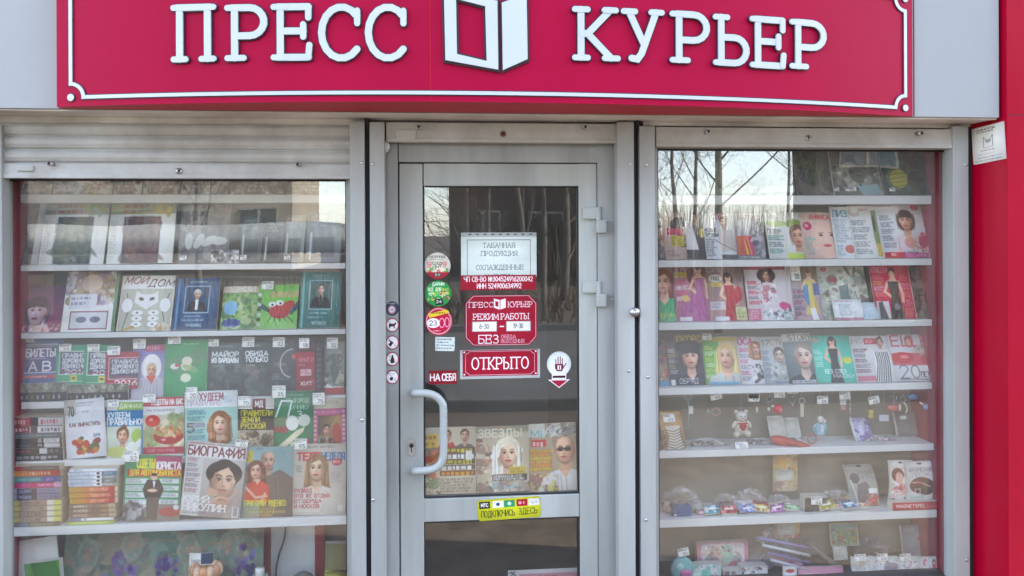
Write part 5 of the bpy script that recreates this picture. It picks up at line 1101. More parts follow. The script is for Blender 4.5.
def lawyer(c):
    c.grad(0, 0, 1, 1, (60, 150, 100), (80, 140, 110)); c.r(.52, .02, 1, .3, (176, 70, 110)); c.t(.22, .07, .3, .13, 'СОВЕТЫ', (226, 214, 60), .22); c.t(.56, .11, .42, .11, 'ЮРИСТА', W_, .24); c.r(.06, .22, 1, .33, (196, 60, 60)); c.t(.1, .23, .88, .08, 'ДЛЯ АВТОМОБИЛИСТА', (226, 206, 60), .24)
    for k in range(4): c.r(.04, .36 + .105 * k, .42, .44 + .105 * k, (206, 216, 214)); c.tx(.06, .37 + .105 * k, .4, .43 + .105 * k, 2, (110, 124, 130)); c.r(.62, .36 + .105 * k, .96, .43 + .105 * k, (206, 216, 214)); c.tx(.66, .37 + .105 * k, .94, .42 + .105 * k, 2, (110, 124, 130))
    c.r(0, .74, 1, 1, (142, 132, 124)); c.blobs(0, .7, .4, .98, 14, [(190, 190, 190), (80, 80, 84), (120, 120, 124)], .12); c.e(.82, .86, .2, .07, (180, 90, 84)); c.e(.93, .79, .05, .04, (220, 220, 220))
    c.p([(.4, .38), (.62, .38), (.7, .52), (.64, .66), (.38, .66), (.33, .52)], (38, 36, 42)); c.p([(.4, .64), (.63, .64), (.6, .98), (.42, .98)], (96, 84, 76)); c.e(.52, .34, .055, .05, (214, 176, 150)); c.e(.52, .3, .055, .025, (60, 50, 46)); c.p([(.5, .4), (.55, .4), (.525, .52)], (220, 220, 226)); c.e(.5, .54, .09, .025, (210, 176, 156))
mag(S, 122, 179, 456, 'green and red drivers advice magazine with a man in a black suit with folded arms', lawyer, roll=2.5, order=-1, tags=[(.12, .1, .058, .046)], **row5)
def bio(c):
    c.r(0, 0, 1, 1, (206, 204, 202)); c.tx(.05, .015, .5, .035, 1, (190, 60, 70)); c.tx(.5, .02, .95, .035, 1, (120, 120, 124)); c.r(0, .045, .98, .2, (232, 230, 230)); c.t(.03, .06, .93, .12, 'БИОГРАФИЯ', (122, 28, 48), .2)
    c.grad(.3, .22, 1, 1, (196, 190, 186), (160, 150, 146)); c.e(.66, .4, .3, .17, (38, 34, 36)); c.face(.66, .5, .5, (36, 32, 34), 'short', (206, 172, 150), (170, 160, 156), False, lip=(170, 110, 104), turn=.1); c.e(.5, .66, .1, .05, (196, 160, 140), 20); c.ln([(.5, .8), (.62, .72), (.8, .74), (.9, .62)], (200, 164, 144), 12); c.ln([(.52, .84), (.66, .77), (.82, .8)], (190, 150, 130), 9); c.p([(.7, 1), (1, .6), (1, 1)], (186, 170, 160))
    lines_left(c, .22, .7, 7, [(150, 110, 120), (120, 116, 122)], .03, .27); c.t(.04, .73, .42, .075, 'ЮРИЙ', W_, .18, serif=True); c.t(.04, .83, .7, .085, 'НИКУЛИН', W_, .18, serif=True); c.tx(.05, .94, .5, .97, 1, (120, 110, 110)); c.r(.86, .84, .97, .98, (226, 226, 226)); [c.r(.88, .85 + .017 * k, .95, .857 + .017 * k, (60, 60, 60)) for k in range(7)]
mag(S, 179, 239, 446, 'biography magazine with a large dark haired male portrait, tilted to the right', bio, roll=6.5, order=-1.6, res=2, tags=[(.9, .02, .05, .03)], **row5)
def couple(c):
    c.grad(0, 0, 1, 1, (150, 182, 184), (130, 150, 150)); c.r(.08, .06, .24, .22, (206, 186, 60)); c.tx(.1, .08, .22, .2, 3, (80, 60, 50)); c.tx(.3, .02, .5, .05, 1, (70, 80, 110)); c.tx(.62, .05, .96, .2, 4, (120, 160, 170))
    c.p([(.36, 1), (.44, .42), (.75, .33), (1, .45), (1, 1)], (112, 100, 92)); c.face(.52, .2, .27, (90, 80, 76), 'bald', (206, 166, 146), (112, 100, 92), False); c.e(.52, .32, .1, .03, (150, 120, 104)); c.ln([(.66, .45), (.7, .75)], (84, 74, 70), 2)
    c.face(.3, .34, .25, (120, 72, 56), 'curly', (226, 180, 158), (204, 70, 50), False); c.p([(.08, .7), (.14, .52), (.34, .47), (.54, .54), (.56, .78), (.1, .78)], (206, 76, 54)); c.ln([(.12, .58), (.3, .72), (.5, .7)], (222, 178, 156), 9); c.p([(.26, .46), (.4, .46), (.33, .54)], (222, 178, 156)); c.ln([(.4, .78), (.48, .66)], (222, 178, 156), 7)
    c.t(.1, .76, .78, .08, 'ГРИГОРИЙ УЩЕНКО:', (232, 214, 60), .2); c.tx(.1, .86, .7, .9, 1, (226, 190, 90), .8, .95, .1); c.tx(.1, .905, .9, .94, 1, (232, 214, 80), .8, .95, .1); c.tx(.1, .95, .66, .985, 1, (226, 160, 80), .8, .95, .1)
mag(S, 239, 292, 447, 'teal magazine with a red dressed woman hugging a bald man in brown', couple, order=-.5, res=1.8, **row5)
def tele(c):
    c.r(0, 0, 1, 1, (200, 192, 182)); c.tx(.28, .03, .8, .07, 1, (110, 104, 104)); c.t(.08, .13, .44, .1, 'ТЕЛЕ', (206, 50, 64), .26); c.t(.54, .13, .42, .1, 'НЕДЕЛЯ', (60, 110, 160), .22); c.face(.45, .35, .34, (150, 120, 90), 'long', (226, 190, 166), (214, 206, 196), True); c.t(.08, .13, .3, .1, 'ТЕЛ', (206, 50, 64), .26, al=.7)
    c.e(.82, .26, .1, .05, (200, 70, 80)); c.tx(.74, .24, .9, .28, 2, W_); c.tx(.06, .3, .2, .4, 4, (130, 120, 116)); c.tx(.72, .4, .95, .55, 5, (160, 150, 146)); c.p([(.5, 1), (.62, .66), (.9, .6), (1, .74), (1, 1)], (206, 198, 188))
    for k, tt in enumerate(('РАЗВОД', 'ЭТО ЖЕ ОТДЫХ', 'ОТ БОРЩА', 'И НОСКОВ')): c.t(.04, .63 + .073 * k, (.32, .66, .5, .46)[k], .05, tt, (176, 54, 66), .2)
    c.r(.85, .86, .95, .95, (226, 224, 220))
mag(S, 292, 345, 444, 'beige television weekly with a fair haired woman at the right end of the sixth shelf', tele, order=0, res=1.8, tags=[(.14, .07, .05, .044)], **row5)
# under the sixth shelf -------------------------------------------------------
S = SL[6]
def grapes(c):
    c.grad(0, 0, 1, 1, (104, 124, 112), (120, 116, 100), True); c.blobs(0, 0, 1, 1, 70, [(86, 128, 116), (130, 150, 136), (150, 140, 120), (100, 106, 96)], .1); rs = c.rs
    for (x, y) in ((.3, .3), (.25, .55), (.52, .42), (.5, .6), (.9, .34), (.72, .58), (.08, .6), (.9, .7)):
        for k in range(26): c.e(x + .07 * (rs.rand() - .5) * 1.6, y + .2 * (rs.rand() - .5) * 1.6, .013, .036, [(84, 60, 130), (104, 80, 150), (70, 50, 110), (130, 110, 170)][rs.randint(4)])
    for (x, y) in ((.34, .12), (.82, .2), (.36, .62), (.62, .2), (.12, .2), (.66, .75)):
        c.e(x, y, .052, .15, (160, 174, 164), al=.55); c.e(x, y, .042, .12, (120, 138, 126)); c.e(x, y, .022, .06, (146, 128, 114)); c.blobs(x - .06, y - .16, x + .06, y + .16, 8, [(150, 160, 146), (110, 130, 120), (170, 150, 130)], .03, .5)
    for k in range(14): c.ln([(rs.rand(), rs.rand()), (rs.rand(), rs.rand())], (170, 130, 90), 2, .5)
mag(S, 63, 263, 530, 'teal oilcloth printed with purple grapes hanging below the shelves', grapes, cat='oilcloth', name='oilcloth', yb=.2, yt=.23, curl=.02, bow=.02, res=1)
mag(S, 13, 66, 541, 'plain white sheet slanting below the shelves at the left', lambda c: c.tx(.1, .5, .9, .9, 6, (190, 200, 206)), cat='paper', name='paper_sheet', yb=.17, yt=.2, roll=-7)
mag(S, 34, 69, 560, 'green packet standing before the white sheet at the bottom left', lambda c: (c.grad(0, 0, 1, 1, (90, 160, 60), (150, 176, 100)), c.p([(.2, 0), (.9, 0), (1, .2), (.3, .25)], (60, 130, 60)), c.blobs(.1, .2, .9, 1, 16, [(180, 180, 120), (120, 160, 80), (200, 150, 120)], .2)), cat='packet', name='packet', yb=.13, yt=.14, thick=.03, roll=-5)
cab = tag(empty('cabinet', (P(292, 600, .3).x, .3, S.z)), 'white panelled cabinet with crimson posts under the right end of the left shelves', 'cabinet'); inv = Matrix.Translation(-Vector(cab.location))
for nm, mt, b in (('panel', 'shelf', (269.5, 526, 315.5, 650, .303, .02)), ('post', 'redin', (262, 526, 270, 650, .28, .05)), ('post', 'redin', (315, 526, 324.5, 650, .28, .05))):
    m = MB(); pbox(m, *b); o = m.build(nm, M[mt], cab); o.matrix_parent_inverse = inv
m = MB(); m.tube(bez([P(285.5, 527, .27), P(284, 540, .265), P(279, 555, .26), P(276, 575, .26), P(277, 620, .26)], 5), .004, n=8, col=(60, 66, 66)); tag(m.build('cable', M['plastic']), 'dark cable hanging in front of the white cabinet panel', 'cable')
m = MB(); p = P(303, 588, .2); m.ell(p, (.06, .04, .07), (110, 112, 112), 14, 10); tag(m.build('kettle', M['plastic']), 'grey rounded pot standing before the white cabinet panel', 'pot')
mag(S, 187, 211, 553, 'white card with price print behind the amber cake figurine', lambda c: (c.tx(.1, .06, .6, .2, 2, (120, 120, 140)), c.r(.5, 0, 1, .12, (60, 80, 110)), c.tx(.1, .3, .9, .7, 5, (140, 150, 160))), cat='card', name='card', yb=.13, yt=.135)
m = MB(); p = P(206, 582, .11); rs = random.Random(3)
m.ell(p, (.065, .045, .05), (176, 110, 70), 16, 10)
for k in range(12): a = k * .5236; m.ell((p.x + .05 * math.cos(a), p.y + .035 * math.sin(a), p.z + .05), (.018, .016, .026), (206, 150, 110) if k % 2 else (230, 190, 160))
m.ell((p.x, p.y, p.z + .05), (.04, .03, .016), (190, 120, 76)); tag(m.build('figurine', M['plastic']), 'amber cake shaped figurine on the bottom left', 'figurine')
jr = tag(empty('bottle', P(260, 600, .12)), 'pale bottle with a white price tag beside the left crimson post', 'bottle'); m = MB(); m.tube([(0, 0, -.08), (0, 0, .05), (0, 0, .075), (0, 0, .1)], .032, (150, 190, 180), 14); o = m.build('body', M['plastic'], jr); m = MB(); m.tube([(0, 0, .1005), (0, 0, .13)], .018, (230, 230, 226), 12); m.build('cap', M['plastic'], jr); price(jr, 1, 1, 0, .05, .045, .045, -.034, '25', seed=3)
jr = tag(empty('jar', P(336, 602, .13)), 'purple jar with a yellow lid at the bottom right of the left window', 'jar'); m = MB(); m.tube([(0, 0, -.08), (0, 0, .085)], .042, (116, 96, 150), 18); m.tube([(0, 0, .03), (0, 0, .06)], .0425, (210, 206, 214), 18); m.build('body', M['plastic'], jr); m = MB(); m.tube([(0, 0, .0855), (0, 0, .115)], .045, (170, 170, 70), 18); m.build('lid', M['plastic'], jr)
mag(S, 324, 345, 541, 'tall yellow green packet behind the purple jar', lambda c: (c.r(0, 0, 1, .3, (130, 124, 90)), c.r(0, .3, 1, .5, (176, 176, 90)), c.tx(.1, .34, .9, .46, 2, (90, 90, 60))), cat='packet', name='packet', yb=.2, yt=.21, thick=.03, bg=(96, 90, 80))
# ================================================================== RIGHT WINDOW
S = SR[0]
dg = (84, 92, 84)
mag(S, 661, 702, 140, 'dim blue grey magazine leftmost on the top right shelf', lambda c: (c.grad(0, 0, 1, 1, (110, 122, 126), (84, 92, 98)), c.blobs(0, .3, 1, 1, 24, [(120, 130, 120), (80, 86, 100), (150, 150, 140)], .2)), cat='magazine', group='magazines on the top right shelf')
mag(S, 704, 748, 140, 'dim green magazine right of the reflected thick trunk', lambda c: (c.grad(0, 0, 1, 1, (110, 128, 112), (90, 98, 84)), c.blobs(0, .3, 1, 1, 24, [(130, 140, 110), (80, 96, 80), (160, 150, 130)], .2)), group='magazines on the top right shelf')
mag(S, 750, 796, 140, 'dim grey magazine with a pale lower band on the top right shelf', lambda c: (c.grad(0, 0, 1, 1, (116, 118, 122), (96, 98, 100)), c.blobs(0, .3, 1, .8, 24, [(130, 132, 136), (90, 96, 100)], .2), c.r(0, .84, 1, .95, (170, 170, 170))), group='magazines on the top right shelf')
mag(S, 798, 834, 138, 'dark green brown hunting magazine left of the grey fishing one', lambda c: (c.grad(0, 0, 1, 1, (98, 100, 86), (76, 78, 78)), c.t(.06, .1, .7, .12, 'ОХОТА', (150, 110, 90), .14), c.blobs(0, .3, 1, 1, 30, [(110, 116, 90), (84, 96, 84), (70, 70, 100), (130, 124, 110)], .2), c.ln([(.8 + .14 * math.cos(R(a)), .75 + .2 * math.sin(R(a))) for a in range(60, 300, 20)], (160, 160, 140), 3)), group='magazines on the top right shelf')
def fishing(c):
    c.grad(0, 0, 1, 1, (150, 148, 140), (116, 120, 116)); c.t(.04, .1, .92, .13, 'РЫБАЛКА', (140, 84, 90), .15); c.p([(.3, .5), (.5, .35), (.6, .55), (.8, .95), (.5, .95)], (84, 92, 92)); c.e(.42, .38, .1, .08, (96, 92, 86)); c.blobs(.0, .5, 1, 1, 28, [(170, 170, 160), (100, 106, 100), (190, 190, 184), (130, 130, 120)], .14); c.p([(.5, .85), (.9, .8), (1, 1), (.6, 1)], (150, 180, 184)); c.r(0, 0, .03, 1, (206, 206, 200)); c.ln([(.97, 0), (.97, 1)], (206, 206, 200), 2)
mag(S, 834, 884, 138, 'grey fishing magazine with a standing angler and white side edges', fishing, tags=[(.06, .94, .022, .018), (.34, .94, .05, .018)], group='magazines on the top right shelf')
mag(S, 885, 930, 138, 'dark teal magazine with a striped yellow ball shaped fish', lambda c: (c.grad(0, 0, 1, 1, (84, 104, 96), (66, 80, 80)), c.t(.1, .1, .8, .1, 'МИР РЫБ', (130, 150, 130), .14), c.blobs(0, .2, 1, 1, 24, [(70, 110, 110), (90, 96, 80), (56, 70, 70)], .2), c.e(.36, .72, .2, .16, (170, 166, 70)), [c.ln([(.18, .66 + .07 * k), (.5, .62 + .07 * k)], (90, 96, 50), 2) for k in range(4)], c.ln([(.36 + .24 * math.cos(R(a)), .72 + .19 * math.sin(R(a))) for a in range(90, 290, 20)], (150, 160, 110), 3), c.ln([(.74 + .2 * math.cos(R(a)), .76 + .2 * math.sin(R(a))) for a in range(90, 380, 20)], (110, 124, 100), 3)), group='magazines on the top right shelf', tags=[(.16, .95, .026, .018)])
m = MB(); p = P(931, 183, .3); m.add([(p.x + .02, .32, SR[0].z + .001), (p.x + .16, .32, SR[0].z + .001), (p.x + .16, .30, SR[0].z + .16), (p.x + .08, .31, SR[0].z + .13)], [(0, 1, 2, 3)], (150, 20, 46)) if False else None

# second right shelf: pixel lefts and rights at the foot
S = SR[1]
n2 = 9
def fashion(seed, bgc, hair, style, top, title=None, tcol=(150, 60, 80), lc=((120, 60, 80), (70, 70, 80)), cx=.6, cy=.42, fh=.3, skin=(228, 188, 168), blocks=()):
    def f(c):
        c.grad(0, 0, 1, 1, bgc, tuple(int(q * .9) for q in bgc)); c.face(cx, cy, fh, hair, style, skin, top)
        if title: c.t(.06, .03, .86, .12, title, tcol, .17)
        lines_left(c, .28, .92, 5, lc, .05, .42)
        for b in blocks: c.r(*b)
    return f
mag(S, 660, 668, 214, 'dark sliver of a magazine leftmost on the second right shelf', fashion(1, (110, 96, 96), (40, 30, 30), 'short', (150, 140, 136)), order=4)
mag(S, 666, 692, 213, 'pink and tan fashion magazine with yellow print at the left of the second right shelf', lambda c: (c.grad(0, 0, 1, 1, (206, 176, 166), (190, 170, 160)), c.e(.7, .3, .4, .2, (70, 62, 70)), c.face(.85, .42, .34, (64, 50, 50), 'long', (226, 200, 190), (206, 206, 210), False), c.r(.15, .34, .75, .48, (196, 60, 100)), c.r(.3, .5, .8, .72, (190, 180, 60)), c.tx(.3, .52, .8, .7, 3, (120, 110, 40)), c.tx(.1, .8, .6, .95, 2, (110, 90, 90))), order=3.4)
mag(S, 688, 708, 212, 'dark magazine with a white triangle of cloth between pink and white covers', lambda c: (c.grad(0, 0, 1, 1, (120, 104, 110), (60, 54, 62)), c.p([(0, .2), (.35, .2), (.6, .8), (0, .8)], (224, 222, 224)), c.face(.5, .14, .2, (50, 36, 36), 'bun', (216, 176, 160), (54, 50, 58), False), c.e(.85, .45, .16, .1, (190, 176, 60))), order=3)
def stil(c):
    c.r(0, 0, 1, 1, (214, 218, 222)); c.t(.3, .02, .5, .12, 'СТИЛЬ', (170, 60, 80), .14, serif=True); c.face(.66, .2, .22, (110, 80, 60), 'short', (224, 190, 170), (206, 200, 196), False); c.p([(.44, .36), (.9, .36), (1, .8), (.5, .86)], (198, 190, 186)); c.ln([(.36, .6), (.6, .7), (.96, .82)], (150, 110, 100), 3)
    c.t(.05, .34, .36, .07, 'НОВЫЕ', (50, 56, 64), .22); c.t(.05, .44, .4, .07, 'ТРЕНДЫ', (50, 56, 64), .22); c.tx(.05, .56, .4, .95, 7, (80, 90, 100)); c.r(.5, .9, 1, 1, (80, 84, 92))
mag(S, 707, 738, 214, 'white fashion magazine with black headlines and a woman in pale grey', stil, order=2.6)
mag(S, 738, 767, 214, 'grey magazine with an orange and magenta photo block', lambda c: (c.grad(0, 0, 1, 1, (200, 196, 196), (110, 110, 122)), c.t(.3, .05, .6, .1, 'АТЛАС', (170, 80, 90), .16), c.grad(.05, .5, .6, .92, (206, 110, 60), (190, 60, 110), True), c.p([(.3, .52), (.42, .9), (.34, .9)], (226, 190, 60)), c.ln([(.4, .52), (.5, .9)], (230, 170, 80), 4), c.blobs(.6, .2, 1, .9, 14, [(90, 90, 104), (140, 130, 134), (200, 200, 200)], .14), c.tx(.1, .94, .8, .99, 1, W_)), order=2.2)
def fresh(c):
    c.grad(0, 0, 1, 1, (220, 222, 216), (206, 210, 206)); c.tx(.05, .06, .5, .16, 2, (150, 160, 150)); c.e(.3, .24, .3, .07, (180, 200, 130)); c.e(.8, .25, .22, .1, (140, 160, 80)); c.face(.86, .52, .44, (120, 80, 60), 'short', (222, 170, 146), (190, 200, 80), False); c.r(.5, .87, 1, 1, (190, 206, 90)); lines_left(c, .36, .92, 4, [(70, 80, 90), (60, 120, 110)], .04, .5)
mag(S, 770, 806, 213, 'fresh green and white health magazine with half a face', fresh, order=1.7)
mag(S, 806, 839, 213, 'peach magazine with a close face and a pink round badge', lambda c: (c.grad(0, 0, 1, 1, (222, 196, 184), (216, 180, 168)), c.t(.3, .06, .6, .1, 'АНФИСА', (206, 60, 70), .2), c.e(.7, .6, .42, .4, (228, 190, 174)), c.ln([(.5, .46), (.64, .45)], (110, 70, 60), 3), c.ln([(.84, .45), (.98, .46)], (110, 70, 60), 3), c.e(.57, .5, .06, .02, (70, 50, 50)), c.e(.9, .5, .06, .02, (70, 50, 50)), c.e(.72, .72, .13, .03, (196, 90, 90)), c.e(.2, .3, .13, .09, (200, 40, 90)), c.tx(.12, .27, .28, .33, 2, W_), c.t(.08, .55, .3, .06, 'СИЛА', (90, 190, 176), .2), c.tx(.06, .64, .4, .92, 6, (90, 150, 150))), order=1.3)
mag(S, 837, 862, 207, 'white weekly with pale blue headlines left of the recipe paper', lambda c: (c.r(0, 0, 1, 1, (216, 220, 222)), c.t(.1, .08, .8, .12, 'ЛИЗА', (80, 150, 176), .2), c.tx(.1, .24, .9, .7, 9, (110, 130, 150)), c.e(.6, .82, .2, .08, (206, 120, 110)), c.tx(.1, .74, .4, .95, 4, (80, 130, 150)), c.r(0, 0, .04, 1, (235, 235, 235))), order=.9)
mag(S, 856, 884, 206, 'white text filled paper with a green and yellow strip at its right', lambda c: (c.r(0, 0, 1, 1, (224, 224, 222)), c.e(.2, .12, .2, .1, (206, 190, 180)), c.e(.22, .09, .14, .07, (224, 224, 222)), c.tx(.4, .06, .9, .12, 1, (190, 110, 100)), lines_left(c, .28, .95, 5, [(100, 110, 120)], .06, .72), c.p([(.8, .1), (1, .1), (1, .95), (.85, .95), (.78, .6)], (150, 160, 110)), c.r(.82, .72, 1, .97, (206, 180, 80)), c.e(.85, .35, .06, .16, (90, 100, 80))), order=.5)
def child(c):
    c.grad(0, 0, 1, 1, (222, 220, 220), (210, 210, 214)); c.tx(.06, .02, .5, .08, 1, (120, 110, 110)); c.face(.6, .32, .36, (74, 46, 42), 'bob', (226, 176, 152), (216, 200, 206), True, lip=(190, 90, 90)); c.e(.84, .08, .09, .06, (206, 40, 60)); lines_left(c, .22, .84, 5, [(110, 110, 120), (90, 100, 120)], .06, .36); c.e(.62, .72, .12, .1, (216, 160, 146)); c.ln([(.62, .74), (.84, .84)], (206, 150, 140), 6); c.r(.04, .89, .44, 1, (200, 40, 60)); c.r(.42, .91, .96, 1, (190, 60, 130)); c.tx(.44, .88, .9, .92, 1, (60, 50, 60)); c.t(.48, .93, .44, .05, 'ПОДАРОК', (236, 200, 220), .18); c.blobs(.84, .55, 1, .9, 9, [(190, 60, 100), (210, 90, 110)], .1); c.e(.22, .93, .06, .03, (240, 160, 160))
mag(S, 884, 931, 204, 'parenting magazine with a dark fringed smiling child and a red foot', child, order=0, res=1.8)
# third right shelf
S = SR[2]
mag(S, 660, 681, 266, 'magazine with an auburn woman in a green dress on the third right shelf', lambda c: (c.grad(0, 0, 1, 1, (150, 130, 120), (200, 190, 180)), c.face(.3, .3, .4, (130, 70, 50), 'long', (226, 180, 160), (60, 170, 120), True), c.p([(0, 1), (.3, .8), (.7, .58), (1, .62), (1, 1)], (60, 176, 126)), c.t(.03, .85, .8, .06, 'ЖИЗНЬ', (206, 206, 100), .2), c.tx(.05, .92, .7, .98, 1, (206, 206, 120))), order=3)
def pinkdress(c):
    c.grad(0, 0, 1, 1, (170, 120, 130), (176, 110, 150)); c.t(.12, .02, .5, .1, 'ГАЛА', (206, 196, 206), .14); c.r(.05, .14, .48, .23, (206, 190, 80)); c.tx(.1, .16, .44, .22, 1, (130, 110, 40)); c.e(.68, .2, .3, .22, (110, 50, 56)); c.fig(.7, .02, 1, (176, 96, 150), (70, 40, 40), long=True); c.p([(.2, .6), (.7, .5), (.9, 1), (.1, 1)], (180, 100, 156)); lines_left(c, .28, .66, 4, [(206, 80, 120), (236, 226, 230)], .06, .46); c.e(.3, .6, .1, .06, (216, 190, 120)); c.r(.1, .92, .42, .99, (226, 226, 232))
mag(S, 677, 714, 265, 'mauve magazine with a woman in a long pink gown', pinkdress, order=2.5)
mag(S, 711, 748, 265, 'magazine with a dark haired woman in a red jacket and a gold crest', lambda c: (c.grad(0, 0, 1, 1, (130, 110, 106), (190, 150, 150)), c.t(.05, .03, .45, .1, 'ВИП', (200, 190, 190), .16), c.e(.24, .25, .18, .07, (220, 214, 206)), c.t(.14, .22, .2, .06, 'ГИД', (70, 60, 60), .2), c.r(.1, .32, .4, .4, (206, 180, 90)), c.fig(.58, .16, 1.1, (176, 40, 60), (50, 34, 34)), c.e(.78, .55, .14, .16, (190, 50, 70), 20), c.r(.04, .66, .44, .8, (206, 200, 206)), c.tx(.06, .68, .42, .78, 2, (120, 110, 130)), c.r(.7, .76, 1, .98, (206, 206, 160)), c.tx(.72, .78, .98, .96, 3, (120, 120, 60)), c.r(.14, .92, .5, .99, (224, 224, 230))), order=2.1)
def curly(c):
    c.grad(0, 0, 1, 1, (214, 206, 208), (206, 196, 204)); c.r(0, .02, .9, .1, (180, 60, 90)); c.t(.06, .03, .7, .06, 'КАРАВАН', (220, 150, 170), .2); c.e(.48, .2, .2, .13, (60, 40, 40)); c.face(.48, .2, .19, (64, 44, 42), 'curly', (220, 176, 156), (206, 200, 206), False); c.p([(.38, .33), (.6, .33), (.72, .7), (.36, .74)], (216, 206, 210)); c.blobs(.36, .36, .66, .7, 12, [(110, 90, 104), (190, 110, 130), (236, 230, 232)], .06); c.e(.82, .75, .13, .07, (200, 70, 130), 20); lines_left(c, .3, .74, 5, [(196, 70, 90), (120, 110, 120)], .05, .36); c.blobs(.35, .8, 1, .98, 40, [(50, 60, 80), (224, 230, 230), (120, 180, 180)], .035); c.r(0, .8, .28, 1, (206, 110, 140)); c.tx(.04, .82, .26, .98, 4, W_)
mag(S, 749, 795, 265, 'pale pink magazine with a curly brunette in a patterned dress', curly, order=1.6, res=1.8)
mag(S, 795, 828, 265, 'blue grey magazine with a fair man in yellow and a white tag', lambda c: (c.grad(0, 0, 1, 1, (150, 146, 150), (176, 150, 160)), c.r(.34, 0, 1, .5, (140, 130, 110)), c.fig(.58, .1, .9, (206, 190, 110), (150, 110, 80), long=False), c.p([(.36, .4), (.52, .36), (.5, .8), (.36, .6)], (90, 140, 180)), c.p([(.66, .34), (.95, .36), (.9, .56), (.66, .56)], (60, 90, 150)), lines_left(c, .45, .95, 5, [(120, 70, 100), (90, 90, 120)], .05, .4), c.p([(.5, .8), (.66, .78), (.74, 1), (.56, 1)], (224, 224, 228))), order=1.2, tags=[(.17, .3, .045, .066)])
mag(S, 824, 872, 265, 'grey green magazine with a collage of small photos, behind the leaning white card', lambda c: (c.r(0, 0, 1, 1, (176, 184, 172)), c.e(.14, .08, .12, .07, (206, 200, 196)), c.e(.14, .09, .06, .04, (190, 80, 90)), c.blobs(0, .12, 1, 1, 60, [(150, 160, 146), (120, 134, 130), (196, 200, 186), (110, 96, 96), (206, 206, 196)], .1), c.e(.3, .28, .1, .05, (150, 70, 80)), c.p([(.4, .4), (.6, .36), (.62, .7), (.42, .74)], (104, 124, 124))), order=.9)
mag(S, 835, 864, 300, 'small white newspaper card with a pink foot leaning in front of the third right shelf', lambda c: (c.r(0, 0, 1, 1, (224, 230, 234)), c.tx(.08, .06, .9, .16, 1, (190, 130, 150)), c.tx(.2, .24, .8, .8, 5, (120, 130, 140)), c.r(0, .88, 1, 1, (200, 140, 170))), cat='card', name='card', yb=S.Y + .008, yt=S.Y + .04)
mag(S, 858, 880, 303, 'pale blue folded leaflet right of the white newspaper card', lambda c: (c.r(0, 0, 1, 1, (186, 206, 218)), c.tx(.1, .1, .9, .5, 4, (214, 226, 232)), c.tx(.1, .7, .9, .9, 2, (150, 170, 190))), cat='leaflet', name='leaflet', yb=S.Y + .012, yt=S.Y + .05)
def fuchsia(c):
    c.r(0, 0, 1, 1, (196, 24, 76)); c.t(.05, .05, .4, .11, 'КРАСОТА', (226, 150, 170), .16); lines_left(c, .2, .62, 4, [(226, 150, 130), (214, 190, 90), (230, 200, 210)], .05, .34); lines_left(c, .2, .95, 5, [(226, 150, 130), (226, 170, 190)], .72, .96); c.fig(.54, .08, 1.12, (36, 38, 46), (54, 34, 34), long=False); c.e(.53, .15, .085, .075, (54, 34, 36)); c.e(.53, .18, .065, .06, (228, 186, 166)); c.r(.05, .68, .36, 1, (216, 206, 210)); c.p([(.1, .7), (.2, .68), (.3, 1), (.1, 1)], (66, 76, 90)); c.e(.56, .78, .08, .06, (120, 120, 130)); c.ln([(.98, 0), (.98, 1)], (220, 220, 216), 2)
mag(S, 877, 917, 265, 'fuchsia magazine with a woman in a short black dress', fuchsia, order=.3, res=1.8)
mag(S, 914, 931, 268, 'dark brown magazine edge at the right end of the third right shelf', lambda c: (c.r(0, 0, 1, 1, (90, 72, 72)), c.blobs(0, 0, 1, 1, 18, [(120, 100, 94), (60, 50, 54), (130, 110, 110)], .25)), order=1.4)
# fourth right shelf
S = SR[3]
mag(S, 660, 673, 340, 'multi coloured magazine edge at the far left of the fourth right shelf', lambda c: (c.r(0, 0, 1, 1, (150, 130, 110)), c.blobs(0, 0, 1, .9, 20, [(190, 90, 80), (110, 110, 90), (200, 180, 150), (90, 80, 76)], .3), c.r(0, .9, 1, 1, (80, 150, 190))), order=3.2)
def beret(c):
    c.grad(0, 0, 1, 1, (120, 104, 96), (40, 46, 64)); c.r(0, 0, 1, .12, (110, 96, 60)); c.t(.3, .03, .68, .13, 'СКОРО', (214, 176, 40), .2); c.t(.02, .03, .24, .1, 'МОЁ', (70, 60, 50), .2) if 'Ё' in G else c.t(.02, .03, .24, .1, 'МОЕ', (70, 60, 50), .2)
    c.face(.62, .44, .46, (46, 30, 30), 'bob', (228, 186, 166), (40, 46, 66), True); c.e(.58, .24, .36, .12, (44, 30, 36)); lines_left(c, .28, .8, 5, [(206, 206, 206), (190, 180, 110)], .04, .28); c.t(.26, .86, .5, .1, 'ОБРЯД', (230, 230, 230), .13, slant=.2); c.r(.04, .88, .16, .99, (226, 226, 226))
mag(S, 670, 707, 335, 'dark navy magazine with a brunette and a yellow title', beret, order=2.7, res=1.8)
mag(S, 706, 743, 337, 'green magazine with a smiling blonde woman', lambda c: (c.grad(0, 0, .5, 1, (96, 160, 50), (120, 170, 80)), c.grad(.45, 0, 1, 1, (206, 190, 150), (196, 190, 180)), c.r(.1, .02, .9, .1, (190, 170, 70)), c.face(.62, .42, .46, (220, 190, 130), 'long', (230, 186, 160), (196, 198, 196), True), lines_left(c, .2, .9, 6, [(196, 206, 120), (220, 226, 200)], .05, .32), c.r(.1, .94, .9, 1, (110, 170, 200))), order=2.3, res=1.8, tags=[(.14, .08, .042, .03)])
